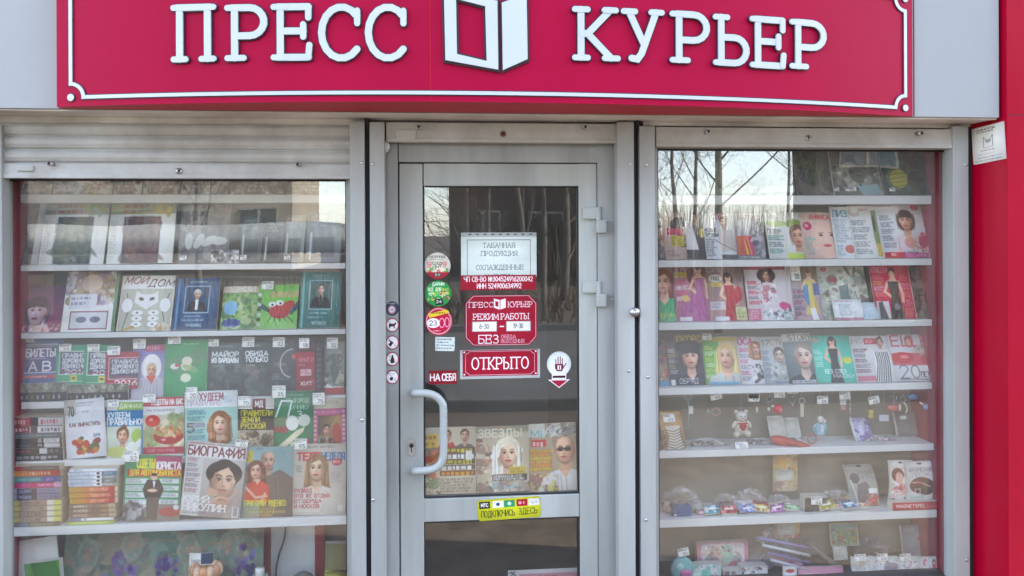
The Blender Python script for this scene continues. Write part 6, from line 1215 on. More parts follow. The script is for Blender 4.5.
mag(S, 742, 766, 337, 'white magazine with pink capital letters and dark flowers', lambda c: (c.r(0, 0, 1, 1, (206, 200, 206)), c.t(.05, .03, .6, .14, 'ОСА', (190, 50, 120), .2), c.face(.75, .25, .26, (160, 110, 70), 'long', (220, 180, 160), (190, 180, 186), False), lines_left(c, .24, .95, 6, [(170, 80, 110), (110, 110, 120)], .05, .5), c.blobs(.5, .55, 1, .95, 16, [(60, 60, 66), (220, 220, 220)], .1)), order=1.9)
mag(S, 765, 790, 337, 'pale grey magazine with a shadowy couple left of the long faced portrait', lambda c: (c.grad(0, 0, 1, 1, (196, 196, 196), (150, 160, 166)), c.t(.08, .08, .3, .1, '17', (90, 90, 100), .16), c.t(.42, .06, .5, .13, 'СТИ', (176, 150, 110), .16), c.face(.7, .4, .3, (110, 90, 76), 'short', (206, 190, 180), (110, 120, 130), False), c.blobs(.3, .55, 1, .9, 14, [(90, 100, 104), (150, 160, 160), (196, 196, 190)], .2), lines_left(c, .3, .9, 5, [(110, 120, 140)], .05, .4), c.tx(.4, .94, 1, .99, 1, (60, 90, 150))), order=1.5)
mag(S, 789, 819, 334, 'slate magazine with a large pale male portrait and a white heading', lambda c: (c.grad(0, 0, 1, 1, (150, 156, 156), (84, 100, 106)), c.r(0, 0, 1, .16, (214, 212, 206)), c.t(.2, .03, .76, .11, 'STORY', (90, 90, 92), .14, serif=True), c.face(.62, .46, .5, (150, 144, 136), 'short', (214, 190, 176), (50, 60, 66), True), c.r(.12, .93, .9, .99, (206, 210, 214)), c.tx(.14, .94, .88, .98, 1, (60, 70, 90))), order=1.1, res=1.8)
def turq(c):
    c.grad(0, 0, 1, 1, (78, 196, 176), (66, 186, 166)); c.t(.3, .03, .62, .1, 'ЛЕДИ', (110, 150, 140), .16); c.fig(.5, .04, 1.1, (44, 48, 56), (64, 40, 36)); c.e(.82, .53, .11, .07, (206, 206, 60)); lines_left(c, .3, .7, 3, [(200, 236, 226)], .04, .28); c.t(.24, .72, .5, .08, 'БЕЗ СЛЁЗ' if 'Ё' in G else 'БЕЗ СЛЕЗ', W_, .18); c.t(.42, .82, .5, .07, 'МАСКИ', W_, .18); c.e(.1, .1, .09, .06, (190, 180, 160))
mag(S, 817, 858, 336, 'turquoise magazine with a dark haired woman in a black dress', turq, order=.7, res=1.8)
mag(S, 857, 896, 336, 'white magazine with a woman in black and white stripes and a red badge', lambda c: (c.r(0, 0, 1, 1, (206, 204, 206)), c.t(.05, .06, .6, .1, 'МОДА', (170, 150, 150), .15, serif=True), c.r(.36, .06, .68, .19, (190, 50, 76)), c.tx(.4, .08, .66, .17, 2, W_), c.face(.76, .15, .2, (80, 50, 44), 'bun', (222, 176, 160), (200, 200, 200), False), c.p([(.56, .36), (.95, .32), (1, 1), (.5, 1)], (226, 226, 226)), [c.ln([(.5 + .06 * k, 1), (.62 + .05 * k, .6), (.6 + .05 * k, .36)], (34, 34, 38), 3) for k in range(7)], lines_left(c, .28, .82, 5, [(120, 80, 100), (110, 110, 120)], .05, .48), c.r(.04, .86, .5, .97, (206, 120, 140))), order=.35, res=1.8)
def elle(c):
    c.r(0, 0, 1, 1, (206, 206, 210)); c.e(.46, .15, .1, .13, (150, 80, 76)); c.e(.46, .17, .07, .08, (220, 160, 146)); c.t(.06, .03, .86, .22, 'ELLE', (190, 30, 54), .17); c.r(0, .4, 1, .66, (206, 90, 110)); c.e(.25, .5, .26, .12, (196, 30, 50)); c.e(.3, .48, .1, .04, (232, 130, 140)); c.e(.8, .52, .14, .14, (186, 26, 46)); c.r(0, .66, 1, .9, (222, 222, 226)); c.t(.14, .66, .44, .27, '20', (40, 40, 46), .08); c.t(.6, .8, .2, .1, 'ЛЕТ', (60, 60, 66), .2); c.blobs(.55, .25, .8, .42, 8, [(120, 140, 120), (200, 180, 170)], .08); c.r(.1, .94, .9, .97, (150, 150, 156))
mag(S, 896, 939, 335, 'white magazine with glossy red lips and the number 20 at the right end', elle, order=0, res=1.8)

# fifth right shelf: key rings, charms, pouches ------------------------------
S5 = SR[4]; S4 = SR[3]
def hang_cord(m, p, z): m.tube([p, Vector((p.x, p.y, z))], .0008, (200, 200, 200), 4)
zund = S4.z - .032
def keychain(u, v, label, builder, tagpos=None, Y=.2, ring=True, txt='70', roll=0, group=None, cat='key ring'):
    p = P(u, v, Y); root = tag(empty('key_ring', p), label, cat, group)
    top = zund - p.z; m = MB(); m.tube([(0, 0, top - .001), (0, 0, min(top - .005, .05))], .0007, (210, 210, 210), 4); m.build('cord', M['plastic'], root)
    if ring:
        m = MB(); m.tube([(.013 * math.cos(a), 0, .045 + .013 * math.sin(a)) for a in np.linspace(0, 2 * math.pi, 16, endpoint=False)], .0016, (190, 190, 196), 6, closed=True); m.build('ring', M['chrome'], root)
    b = MB(); builder(b); b.build('pendant', M['plush'] if 'bear' in label or 'doll' in label else M['plastic'], root)
    if tagpos: price(root, 1, 1, (tagpos[0] - u) / 245, -(tagpos[1] - v) / 245, .05, .034, -.016, txt, seed=int(u), roll=roll)
    return root
def bear(b):
    w = (222, 216, 204)
    b.ell((0, 0, -.012), (.030, .022, .034), w, 16, 12); b.ell((0, -.004, .034), (.026, .022, .023), w, 16, 12)
    for s in (-1, 1):
        b.ell((.022 * s, 0, .052), (.0105, .006, .0105), w); b.ell((.022 * s, -.005, .052), (.006, .004, .006), (206, 190, 180)); b.ell((.033 * s, -.008, .0), (.010, .010, .018), w, rot=Matrix.Rotation(-.5 * s, 3, 'Y')); b.ell((.025 * s, -.014, -.04), (.014, .017, .014), w); b.ell((.009 * s, -.025, .038), (.0025, .002, .003), (40, 34, 34), 8, 6)
    b.ell((0, -.023, .028), (.009, .007, .007), (232, 226, 216)); b.ell((0, -.03, .031), (.003, .002, .0025), (60, 44, 44), 8, 6)
kb = keychain(741, 424, 'white teddy bear key ring holding a red heart', bear, (768 - 15, 396), txt='150', ring=False)
m = MB()
for s in (-1, 1): m.ell((.007 * s, -.026, -.004), (.0095, .005, .0095), (186, 50, 62))
m.ell((0, -.026, -.012), (.011, .005, .011), (186, 50, 62), rot=Matrix.Rotation(R(45), 3, 'Y')); m.box((-.02, -.024, .005), (.02, -.018, .01), (190, 60, 70)); m.build('heart', M['plush'], kb)
keychain(688, 411, 'mint key ring with a long hanging strap and tilted white label', lambda b: (b.tube([(.015 * math.cos(a), 0, .062 + .015 * math.sin(a)) for a in np.linspace(0, 6.28, 16, endpoint=False)], .002, (170, 206, 196), 6, closed=True), b.tube([(0, 0, .04), (.004, 0, 0), (0, 0, -.08)], .002, (180, 200, 200), 6), b.box((.002, -.004, -.012), (.022, -.002, .022), (226, 230, 226))), None, ring=False)
keychain(711, 412, 'pale brown loop charm with a slanted white tag above it', lambda b: (b.tube([(.02 + .02 * math.cos(a), 0, .0 + .016 * math.sin(a)) for a in np.linspace(0, 6.28, 16, endpoint=False)], .004, (176, 150, 140), 6, closed=True), b.tube([(-.02, 0, -.01), (-.012, 0, .01), (-.004, 0, -.008)], .004, (150, 190, 180), 6)), (716, 398), txt='40', roll=-12, ring=False)
keychain(757, 409, 'tiny white star charm beside the teddy bear', lambda b: (b.ell((0, 0, 0), (.006, .004, .01), (220, 220, 214)), b.ell((0, 0, -.012), (.005, .004, .006), (206, 206, 200))), (752, 400), txt='45', ring=False)
keychain(770, 409, 'key ring with two pale beads left of the red ball', lambda b: (b.ell((-.006, 0, .0), (.006, .006, .008), (226, 226, 216)), b.ell((.012, 0, .012), (.007, .006, .007), (200, 206, 196))), None)
keychain(778, 409, 'red glossy ball key ring with a white tag over it', lambda b: (b.ell((0, 0, 0), (.021, .018, .021), (206, 50, 76), 16, 12), b.ell((.006, -.014, -.002), (.008, .005, .009), (226, 140, 150))), (778, 396), txt='75', ring=False)
keychain(792, 404, 'silver clasp key ring with a pale tag, right of the red ball', lambda b: (b.tube([(-.012, 0, .01), (0, 0, -.002), (.012, 0, .01)], .003, (170, 160, 160), 6), b.ell((.002, 0, -.004), (.005, .004, .005), (220, 210, 206))), (791, 392), txt='60')
keychain(802, 410, 'metal ring with a long ivory tab pendant', lambda b: (b.tube([(.014 * math.cos(a), 0, .04 + .012 * math.sin(a)) for a in np.linspace(0, 6.28, 16, endpoint=False)], .002, (190, 190, 184), 6, closed=True), b.box((-.008, -.003, -.03), (.008, .003, .026), (206, 200, 180), .002)), None, ring=False)
def doll(b):
    b.ell((.004, 0, .03), (.013, .011, .014), (224, 216, 208), 14, 10); b.ell((.004, .002, .036), (.015, .012, .012), (226, 222, 214)); b.ell((.02, 0, .026), (.009, .006, .009), (224, 220, 216))
    for k in range(9): a = k * .7; b.ell((.018 * math.cos(a), .006 * math.sin(a), -.004 - .005 * (k % 3)), (.015, .010, .022), [(150, 190, 206), (206, 220, 226), (120, 176, 196)][k % 3])
    b.ell((0, 0, -.024), (.026, .015, .014), (176, 206, 214), 14, 8)
keychain(820, 427, 'doll key ring in a pale blue frilled dress with a white tag above', doll, (821, 401), txt='120', ring=False)
keychain(843, 405, 'two white tags on a thin grey cord above a pink smear of plastic', lambda b: (b.box((-.014, -.002, .0), (.014, .0, .026), (216, 216, 214)), b.box((-.01, -.002, -.022), (.012, 0, -.004), (206, 160, 160))), (843, 398), txt='55', ring=False)
keychain(850, 410, 'thin silver chain hanging left of the yellow charm', lambda b: [b.tube([(.001, 0, .05 - .02 * k), (0, 0, .036 - .02 * k)], .0022, (200, 200, 196), 6) for k in range(5)], None, ring=False)
def yb_(b):
    b.ell((0, 0, -.004), (.014, .01, .014), (190, 176, 90)); b.ell((0, -.002, .012), (.012, .01, .011), (200, 184, 96)); [b.ell((s * .011, 0, .02), (.005, .004, .005), (190, 170, 84)) or b.ell((s * .012, -.003, -.014), (.006, .007, .006), (190, 176, 90)) or b.ell((s * .005, -.011, .014), (.0018, .0015, .002), (40, 36, 30), 6, 5) for s in (-1, 1)]
keychain(871, 415, 'small yellow animal charm with a tilted white tag above it', yb_, (873, 402), txt='65', ring=False, roll=-10)
keychain(884, 418, 'lavender tag hanging right of the yellow animal charm', lambda b: b.box((-.022, -.001, -.014), (.022, .0, .014), (206, 204, 216)), None, ring=False)
keychain(894, 408, 'pink fish shaped pendant on a chain', lambda b: (b.ell((-.004, 0, 0), (.026, .01, .015), (206, 110, 106), 14, 10), b.ell((.028, 0, .002), (.006, .006, .016), (226, 206, 180)), b.tube([(0, 0, .05), (0, 0, .015)], .002, (190, 190, 190), 6)), None)
keychain(903, 409, 'chrome ring with a hooked pale plastic tail', lambda b: (b.tube([(.004, 0, .03), (.018, 0, .012), (.02, 0, -.01), (.01, 0, -.018)], .003, (216, 210, 196), 6), b.box((-.014, -.002, -.045), (.014, 0, -.03), (206, 214, 206))), None)
keychain(913, 401, 'upper of two blue soft charms near the red side panel', lambda b: (b.ell((0, 0, .018), (.022, .012, .013), (110, 150, 196), 14, 10), b.ell((-.012, 0, .02), (.01, .009, .009), (96, 140, 190))), None, ring=False)
keychain(927, 407, 'lower of two blue soft charms near the red side panel', lambda b: (b.ell((0, 0, .0), (.017, .012, .015), (110, 146, 196), 14, 10), b.tube([(-.034, 0, .022), (-.012, 0, .008)], .004, (220, 224, 226), 6)), None, ring=False)
S = SR[4]
def zebra(c):
    c.grad(0, 0, 1, 1, (196, 160, 104), (150, 124, 92)); c.r(.1, .02, .95, .1, (216, 186, 130)); c.p([(.2, .4), (.85, .4), (.8, .65), (.95, 1), (.2, 1), (.35, .65)], (206, 200, 184))
    for k in range(8): c.ln([(.2, .5 + .07 * k), (.55, .56 + .07 * k), (.9, .48 + .07 * k)], (96, 84, 70), 2.5)
    c.blobs(0, .5, .2, 1, 5, [(120, 96, 80)], .1)
mag(S, 662, 685, 412, 'tan packet with a zebra pattern at the left end of the key ring shelf', zebra, cat='packet', name='packet', thick=.01, bow=.01, tags=[(.45, .3, .052, .036)])
mag(S, 855, 874, 418, 'purple patterned card in a clear sleeve on the key ring shelf', lambda c: (c.r(0, 0, 1, 1, (140, 130, 166)), c.blobs(0, 0, 1, 1, 24, [(180, 170, 200), (110, 100, 140), (200, 196, 214)], .16), c.r(0, 0, .12, 1, (206, 206, 210))), cat='card', name='card', yb=.2, yt=.26, roll=0)
mag(S, 770, 786, 416, 'left pale square card in a clear sleeve behind the red pouch', lambda c: c.r(.1, .1, .9, .9, (190, 190, 180)), cat='card', name='card', bg=(206, 206, 198), yb=.24, yt=.28, vb=438)
mag(S, 784, 801, 418, 'right pale square card in a clear sleeve behind the red pouch', lambda c: c.r(.1, .1, .9, .9, (186, 186, 176)), cat='card', name='card', bg=(204, 204, 196), yb=.25, yt=.29, vb=438)
m = MB(); z = S.z + .003
for (u, dx, dz, yy) in ((783, .06, .022, .19), (797, .07, .012, .17)): p = P(u, 440, yy); m.ell((p.x, yy, z + dz * .6), (dx, .03, dz), (196, 86, 76), 16, 8, rot=Matrix.Rotation(.25, 3, 'Y'))
tag(m.build('pouch', M['plastic']), 'coral red soft pouch lying under the pale square cards', 'pouch')
m = MB(); p = P(812, 439, .17); m.tube([(p.x + .02 * math.cos(a), .17, z + .026 + .022 * math.sin(a)) for a in np.linspace(0, 6.28, 18, endpoint=False)], .003, (190, 110, 100), 6, closed=True); m.tube([(p.x - .07, .18, z + .03), (p.x - .03, .175, z + .008)], .004, (206, 210, 210), 6); tag(m.build('bracelet', M['plastic']), 'thin coral ring bracelet leaning right of the red pouch', 'bracelet')
mag(S, 735, 748, 442, 'small white price card propped at the shelf edge under the teddy bear', lambda c: (c.tx(.1, .15, .9, .5, 2, (90, 110, 160)), c.t(.3, .55, .5, .35, '150', (40, 44, 60), .16)), cat='price card', name='price_card', yb=S.Y + .004, yt=S.Y + .012, res=3)
# crumpled clear bags -----------------------------------------------------------
def crumple(name, label, u0, u1, v0, Sh, Y, dy, seed, contents=(), cat='plastic bag', n=16):
    rs = np.random.RandomState(seed); um = (u0 + u1) / 2; x0, x1 = P(u0, 400, Y).x, P(u1, 400, Y).x; h = P(um, v0, Y).z - Sh.z; rx = (x1 - x0) / 2
    root = tag(empty(name, ((x0 + x1) / 2, Y + dy, Sh.z + .002)), label, cat); m = MB(); N = 26; vs = []; fs = []
    for j in range(n + 1):
        th = math.pi / 2 * j / n
        for i in range(N):
            ph = 6.283 * i / N; k = 1 + .28 * (rs.rand() - .5) + .12 * math.sin(5 * ph + seed) * math.sin(3 * th + seed)
            vs.append((rx * math.sin(th) * math.cos(ph) * k, dy * math.sin(th) * math.sin(ph) * k, max(0, h * math.cos(th) * k)))
    for j in range(n):
        for i in range(N): fs.append((j * N + i, (j + 1) * N + i, (j + 1) * N + (i + 1) % N, j * N + (i + 1) % N))
    m.add(vs, fs, smooth=False); m.build('film', M['clear'], root)
    if contents:
        m = MB()
        for k in range(34):
            cc = tuple(np.clip(np.array(contents[rs.randint(len(contents))]) * (.7 + .6 * rs.rand()), 0, 255)); s = .2 * h * (.5 + rs.rand() * .8) + .004; x = (rs.rand() - .5) * rx * 1.5; y = (rs.rand() - .5) * dy
            (m.ell((x, y, s * .9), (s * 1.3, s, s * .8), cc, 10, 7, rot=Matrix.Rotation(rs.rand() * 2, 3, 'Z')) if rs.rand() < .5 else m.box((x - s, y - s * .6, .001), (x + s, y + s * .6, s * 1.5), cc, .002))
        m.build('contents', M['plastic'], root)
    return root
crumple('plastic_bag', 'flat clear bag with grey trinkets lying left on the key ring shelf', 688, 734, 441, SR[4], .18, .04, 5, [(150, 140, 130), (190, 186, 180)])
crumple('plastic_bag', 'flat clear bag right of the small white price card on the key ring shelf', 748, 776, 441, SR[4], .18, .04, 6, [(150, 146, 146), (176, 170, 166)])
crumple('plastic_bag', 'flat white film bag at the right of the key ring shelf', 862, 898, 439, SR[4], .18, .04, 7, [(206, 200, 200), (190, 170, 180)])
mag(SR[4], 896, 927, 412, 'empty clear grey sleeve standing at the right of the key ring shelf', lambda c: (c.r(0, 0, 1, 1, (140, 138, 132)), c.r(0, 0, .06, 1, (206, 206, 204)), c.r(.94, 0, 1, 1, (170, 168, 164))), cat='sleeve', name='sleeve', yb=.27, yt=.3)
# sixth right shelf -----------------------------------------------------------------
S = SR[5]
def carded(u, label, v0, v1, vt0, vt1, pal, Y):
    p = P(u, v0, Y); root = tag(empty('hang_card', p), label, 'hang card'); h = (v1 - v0) / 245; wd = .115
    o = sheet('backing_card', wd, h, lambda c: (c.r(0, 0, 1, 1, (196, 176, 140)), c.blobs(0, 0, 1, .5, 16, pal, .16), c.p([(.3, .1), (.42, .18), (.56, .12), (.5, .25), (.58, .36), (.4, .32), (.24, .38), (.26, .25), (.12, .16)], (214, 176, 96)), c.blobs(.0, .75, 1, 1, 12, [(190, 120, 120), (170, 150, 140), (206, 190, 180)], .14)), 28, v1 - v0, M['print'], .002, parent=root); o.location = (0, 0, -h)
    o = sheet('price_tag', .085, (vt1 - vt0) / 245, lambda c: (c.tx(.08, .1, .95, .6, 3, (170, 170, 166)),), 22, 12, M['print'], .001, (206, 208, 200), parent=root); o.location = (-.004, -.004, -(vt1 - v0) / 245)
    return root
carded(785, 'hanging card with an orange star and a white tag under the key ring shelf', 453, 495, 471, 483, [(206, 170, 110), (190, 140, 90), (216, 190, 150)], .26)
carded(787, 'hanging tan card with a white tag at the bottom of the right window', 518, 540, 524, 536, [(190, 170, 100), (176, 160, 120)], .26)
m = MB(); p0, p1 = P(673, 500, .15), P(692, 518, .15); m.box((p0.x, .15, S.z + .001), (p1.x, .21, S.z + .04), (46, 88, 140), .004); m.box((p0.x + .005, .148, S.z + .004), (p0.x + .016, .15, S.z + .012), (200, 206, 210)); tag(m.build('box', M['plastic']), 'small plain blue box at the left of the sixth right shelf', 'box')
mag(S, 694, 716, 506, 'small box striped pink purple and green beside the blue box', lambda c: (c.r(0, 0, 1, 1, (110, 180, 150)), c.r(.0, .2, .3, .95, (206, 150, 170)), c.r(.3, .2, .55, .95, (150, 110, 170)), c.r(.55, .2, .9, .95, (80, 170, 150)), c.r(0, 0, 1, .18, (60, 90, 140)), c.tx(.1, .4, .8, .8, 2, W_)), cat='box', name='box', thick=.04, yb=.2, yt=.2)
crumple('plastic_bag', 'wide clear bag with a pale crease behind the blue box', 662, 706, 494, S, .17, .06, 11, [(150, 144, 136), (170, 166, 160)])
crumple('plastic_bag', 'clear bag with grey blue trinkets in the middle of the toy shelf', 716, 744, 499, S, .15, .05, 12, [(110, 150, 160), (140, 130, 120), (90, 100, 110)])
crumple('plastic_bag', 'peaked clear bag with crimson and blue trinkets on the toy shelf', 736, 772, 495, S, .15, .05, 13, [(150, 40, 60), (120, 140, 160), (190, 190, 200)])
crumple('plastic_bag', 'loose clear bag with a white paper corner left of the tin', 768, 798, 500, S, .16, .05, 14, [(200, 200, 196), (150, 140, 140)])
mag(S, 799, 821, 493, 'dark tin with a white tag among the toy bags', lambda c: (c.r(0, 0, 1, 1, (86, 84, 80)), c.r(0, 0, 1, .12, (196, 196, 190)), c.blobs(0, .15, 1, 1, 10, [(120, 116, 110), (60, 60, 60)], .2)), cat='tin', name='tin', thick=.05, yb=.2, yt=.2, tags=[(.5, .5, .05, .036)])
crumple('plastic_bag', 'clear bag of bright candy coloured trinkets under the grey pouch', 820, 862, 495, S, .15, .05, 15, [(206, 196, 60), (200, 80, 110), (90, 140, 180), (206, 130, 160), (120, 180, 120)])
rs = random.Random(77)
for k, (u, cc, nm) in enumerate(((712, (70, 150, 170), 'turquoise'), (729, (196, 70, 90), 'rose red'), (747, (90, 110, 170), 'slate blue'), (761, (206, 170, 70), 'mustard'), (776, (150, 90, 160), 'violet'), (790, (90, 160, 110), 'leaf green'), (827, (216, 206, 60), 'lemon'), (838, (206, 80, 130), 'pink'), (850, (80, 140, 190), 'sky blue'), (861, (206, 120, 70), 'orange'))):
    mag(SR[5], u - 8, u + 7, 505 + rs.uniform(-2, 4), 'small %s packet lying among the clear bags on the toy shelf' % nm, (lambda cc: lambda c: (c.r(0, 0, 1, 1, cc), c.blobs(0, 0, 1, 1, 9, [tuple(min(255, q + 60) for q in cc), (226, 226, 226), tuple(int(q * .6) for q in cc)], .2), c.r(.2, .3, .8, .5, (226, 224, 220))))(cc), cat='packet', name='packet', thick=.02, yb=SR[5].Y + .02 + rs.uniform(0, .03), yt=SR[5].Y + .05, roll=rs.uniform(-12, 12))
def pouch(title, bgc, pic, tg=False):
    def f(c):
        c.r(0, 0, 1, 1, bgc); c.r(0, 0, 1, .13, tuple(min(255, q + 14) for q in bgc)); c.e(.5, .06, .09, .022, (90, 88, 86)); pic(c)
        for k, tt in enumerate(title): c.t(.42, .2 + .1 * k, .5, .075, tt, (120, 110, 120), .15)
    return f
def pic1(c): c.e(.25, .35, .16, .13, (96, 92, 88)); c.p([(.3, .5), (.62, .44), (.8, .7), (.4, .98), (.2, .98)], (120, 112, 112)); c.r(.66, .6, .96, .72, (224, 222, 220)); c.blobs(.6, .74, .95, 1, 8, [(190, 80, 70), (210, 120, 100)], .12); c.ln([(.1, .4), (.25, .95)], (206, 206, 204), 5)
def pic2(c): c.e(.34, .34, .26, .16, (120, 70, 60)); c.e(.4, .42, .16, .14, (216, 170, 156)); c.blobs(.05, .55, .9, .95, 14, [(190, 90, 90), (220, 160, 150), (230, 226, 224), (150, 110, 110)], .14); c.fr(.1, .7, .4, .9, W_, .02)
def pic3(c): c.e(.5, .58, .42, .2, (110, 66, 56)); c.e(.66, .7, .26, .13, (96, 84, 66)); c.ln([(.16, .5), (.5, .52), (.8, .62)], (220, 190, 180), 4); c.e(.4, .5, .12, .03, (190, 110, 100), 12); c.r(.1, .82, .6, .92, (190, 206, 200)); c.fr(.26, .66, .46, .84, W_, .015)
mag(S, 850, 878, 464, 'grey foil pouch with a spoon shape and a white tag', pouch(['СУПЕР', 'ИГРА'], (166, 164, 158), pic1), cat='pouch', name='pouch', thick=.012, bow=.014, yb=.2, yt=.27, vb=506)
mag(S, 887, 911, 460, 'white pouch with a brown haired girl, left of the brown shape one', pouch(['ЛЕ', 'ПИ'], (216, 212, 208), pic2), cat='pouch', name='pouch', thick=.012, bow=.012, yb=.19, yt=.2, vb=501, roll=1)
mag(S, 905, 933, 461, 'white pouch with a brown oval clay shape beside the red strip box', pouch([], (220, 220, 220), lambda c: (pic3(c), c.t(.1, .16, .8, .09, 'МАГИЧЕСКИЙ', (120, 120, 124), .14), c.t(.2, .28, .6, .08, 'ПЕСОК', (130, 130, 134), .14))), cat='pouch', name='pouch', thick=.012, bow=.012, yb=.175, yt=.185, vb=501, roll=-1)
mag(S, 887, 943, 499, 'red strip box lettered in white below the white pouches', lambda c: (c.grad(0, 0, 1, 1, (190, 26, 44), (170, 24, 46)), c.r(.8, .1, .95, .9, (206, 20, 40)), c.t(.07, .28, .5, .38, 'MAGNETSPEL', W_, .2, slant=.12), c.tx(.6, .55, .84, .7, 1, (240, 190, 190), .9)), cat='box', name='box', thick=.04, yb=.165, yt=.165, res=3)
# seventh right shelf ------------------------------------------------------------------
S = SR[6]
mag(S, 695, 746, 540, 'pink bordered gift box with a swirling pastel picture', lambda c: (c.r(0, 0, 1, 1, (206, 150, 166)), c.r(.1, .05, .9, .95, (206, 200, 200)), c.blobs(.12, .08, .88, .9, 36, [(150, 190, 170), (190, 120, 130), (220, 210, 206), (140, 130, 136), (200, 170, 160)], .1), c.r(.86, .08, .92, .9, (226, 206, 216))), cat='gift box', name='gift_box', thick=.03, yb=.24, yt=.25)
m = MB(); p = P(682, 569, .16); m.ell((p.x, .16, p.z), (.052, .02, .056), (140, 190, 190), 20, 14); m.ell((p.x + .01, .147, p.z - .012), (.028, .014, .02), (206, 110, 166), 14, 10); m.ell((p.x - .015, .146, p.z + .014), (.02, .01, .018), (176, 210, 206), 12, 8); m.tube([(p.x, .16, S.z + .002), (p.x, .16, p.z - .05)], .004, (226, 226, 226), 6); o = tag(m.build('lollipop', M['plastic']), 'round mint and pink toy on a stick at the bottom left of the right window', 'toy'); price(o, 1, 1, p.x + .0, p.z + .068, .048, .034, .13, '30', roll=-10, seed=9)
mag(S, 689, 717, 561, 'pale mint box with pink pattern beside the round toy', lambda c: (c.r(0, 0, 1, 1, (196, 210, 206)), c.blobs(0, 0, 1, 1, 24, [(130, 190, 176), (206, 140, 176), (226, 230, 226)], .14)), cat='box', name='box', thick=.04, yb=.19, yt=.19)
for (a, b, t, lab) in ((719, 738, 566, 'left of two small white boxes with dark print before the pink gift box'), (736, 762, 562, 'right of two small white boxes with pink print before the pink gift box')):
    mag(S, a, b, t, lab, lambda c: (c.r(0, 0, 1, 1, (206, 204, 204)), c.blobs(.05, .05, .95, .5, 14, [(90, 84, 90), (176, 110, 120), (220, 220, 220)], .14), c.r(0, .5, 1, .56, (200, 130, 150))), cat='box', name='box', thick=.05, yb=.2, yt=.2)
crumple('plastic_bag', 'large clear bag with violet and silver stripes in the lower middle of the right window', 752, 806, 538, S, .2, .07, 21, [(120, 110, 160), (206, 200, 214), (150, 150, 156), (200, 150, 170)])
m = MB(); a, b = P(757, 536, .18), P(806, 566, .18)
for k in range(4): m.tube([Vector((a.x + .015 * k, .16 - .006 * k, a.z - .03 * k)), Vector((b.x, .15 - .006 * k, a.z - .05 - .03 * k))], .007, [(150, 140, 186), (206, 206, 214), (110, 100, 150), (196, 190, 204)][k], 8)
tag(m.build('ribbon', M['plastic']), 'bundle of violet and silver ribbons slanting across the clear bag', 'ribbon')
m = MB(); m.tube([P(800, 536, .26), P(836, 566, .17)], .012, (120, 118, 114), 8); tag(m.build('rod', M['plastic']), 'grey rod slanting down right of the violet ribbons', 'rod')
for (a, b, lab) in ((782, 796, 'white cosmetics card with an oval logo, left of the rose packet'),): mag(S, a, b, 566, lab, lambda c: (c.e(.5, .2, .3, .08, (190, 90, 90)), c.tx(.2, .4, .8, .8, 3, (110, 130, 130))), cat='card', name='card', yb=.12, yt=.125, bg=(224, 224, 224))
mag(S, 797, 842, 566, 'rose coloured flat packet at the bottom of the right window', lambda c: (c.r(0, 0, 1, 1, (206, 150, 170)), c.tx(.1, .3, .5, .6, 2, (226, 190, 200))), cat='packet', name='packet', yb=.13, yt=.15, thick=.02)
mag(S, 830, 858, 523, 'small landscape postcard with red and green scenery', lambda c: (c.r(0, 0, 1, 1, (176, 186, 160)), c.r(0, 0, 1, .4, (150, 176, 170)), c.blobs(0, .3, 1, .9, 22, [(110, 140, 100), (190, 90, 70), (176, 160, 110), (120, 150, 140)], .14), c.fr(0, 0, 1, 1, (206, 206, 180), .05)), cat='postcard', name='postcard', yb=.28, yt=.3, vb=546)
mag(S, 833, 847, 546, 'white slip below the landscape postcard', lambda c: c.tx(.1, .2, .9, .8, 3, (150, 150, 150)), cat='slip', name='slip', yb=.24, yt=.25, vb=560, bg=(206, 206, 200))
crumple('plastic_bag', 'clear bubble shaped bag behind the row of small packs', 852, 902, 547, S, .23, .06, 23, [(150, 146, 140), (190, 186, 180)])
mag(S, 903, 942, 524, 'large pale blue clear pack with pink flowers at the right end', lambda c: (c.grad(0, 0, 1, 1, (150, 160, 170), (170, 166, 166)), c.tx(.08, .06, .4, .14, 1, (206, 206, 196), .8), c.blobs(.4, .3, 1, .95, 18, [(196, 170, 130), (190, 60, 120), (206, 120, 150), (150, 160, 150)], .12), c.r(.45, .55, .7, .8, (220, 224, 222))), cat='packet', name='packet', yb=.25, yt=.28, thick=.012)
for k, (a, b, lab, pal) in enumerate(((851, 873, 'pale grey pack with a white tag, leftmost of the four small packs', [(170, 160, 150), (200, 196, 190)]), (872, 897, 'white pack with a rose drawing, second of the four small packs', [(190, 110, 130), (150, 140, 150), (226, 226, 226)]), (896, 919, 'white pack with a faint pink print, third of the four small packs', [(206, 150, 160), (170, 160, 170), (226, 226, 226)]), (918, 945, 'white pack with a pink dressed princess like doll, rightmost of the four small packs', [(200, 90, 140), (220, 150, 170), (226, 226, 226)]))):
    mag(S, a, b, 556, lab, (lambda pal, k: lambda c: (c.r(0, 0, 1, 1, (214, 214, 214)), c.blobs(.1, .15, .95, 1, 16, pal, .14), c.fig(.55, .12, .9, (190, 60, 120), (50, 36, 40)) if k == 3 else None))(pal, k), cat='packet', name='packet', yb=.135, yt=.15, thick=.012, tags=[(.35, .14, .05, .03)] if k < 3 else (), group='small packs in a row at the window foot')

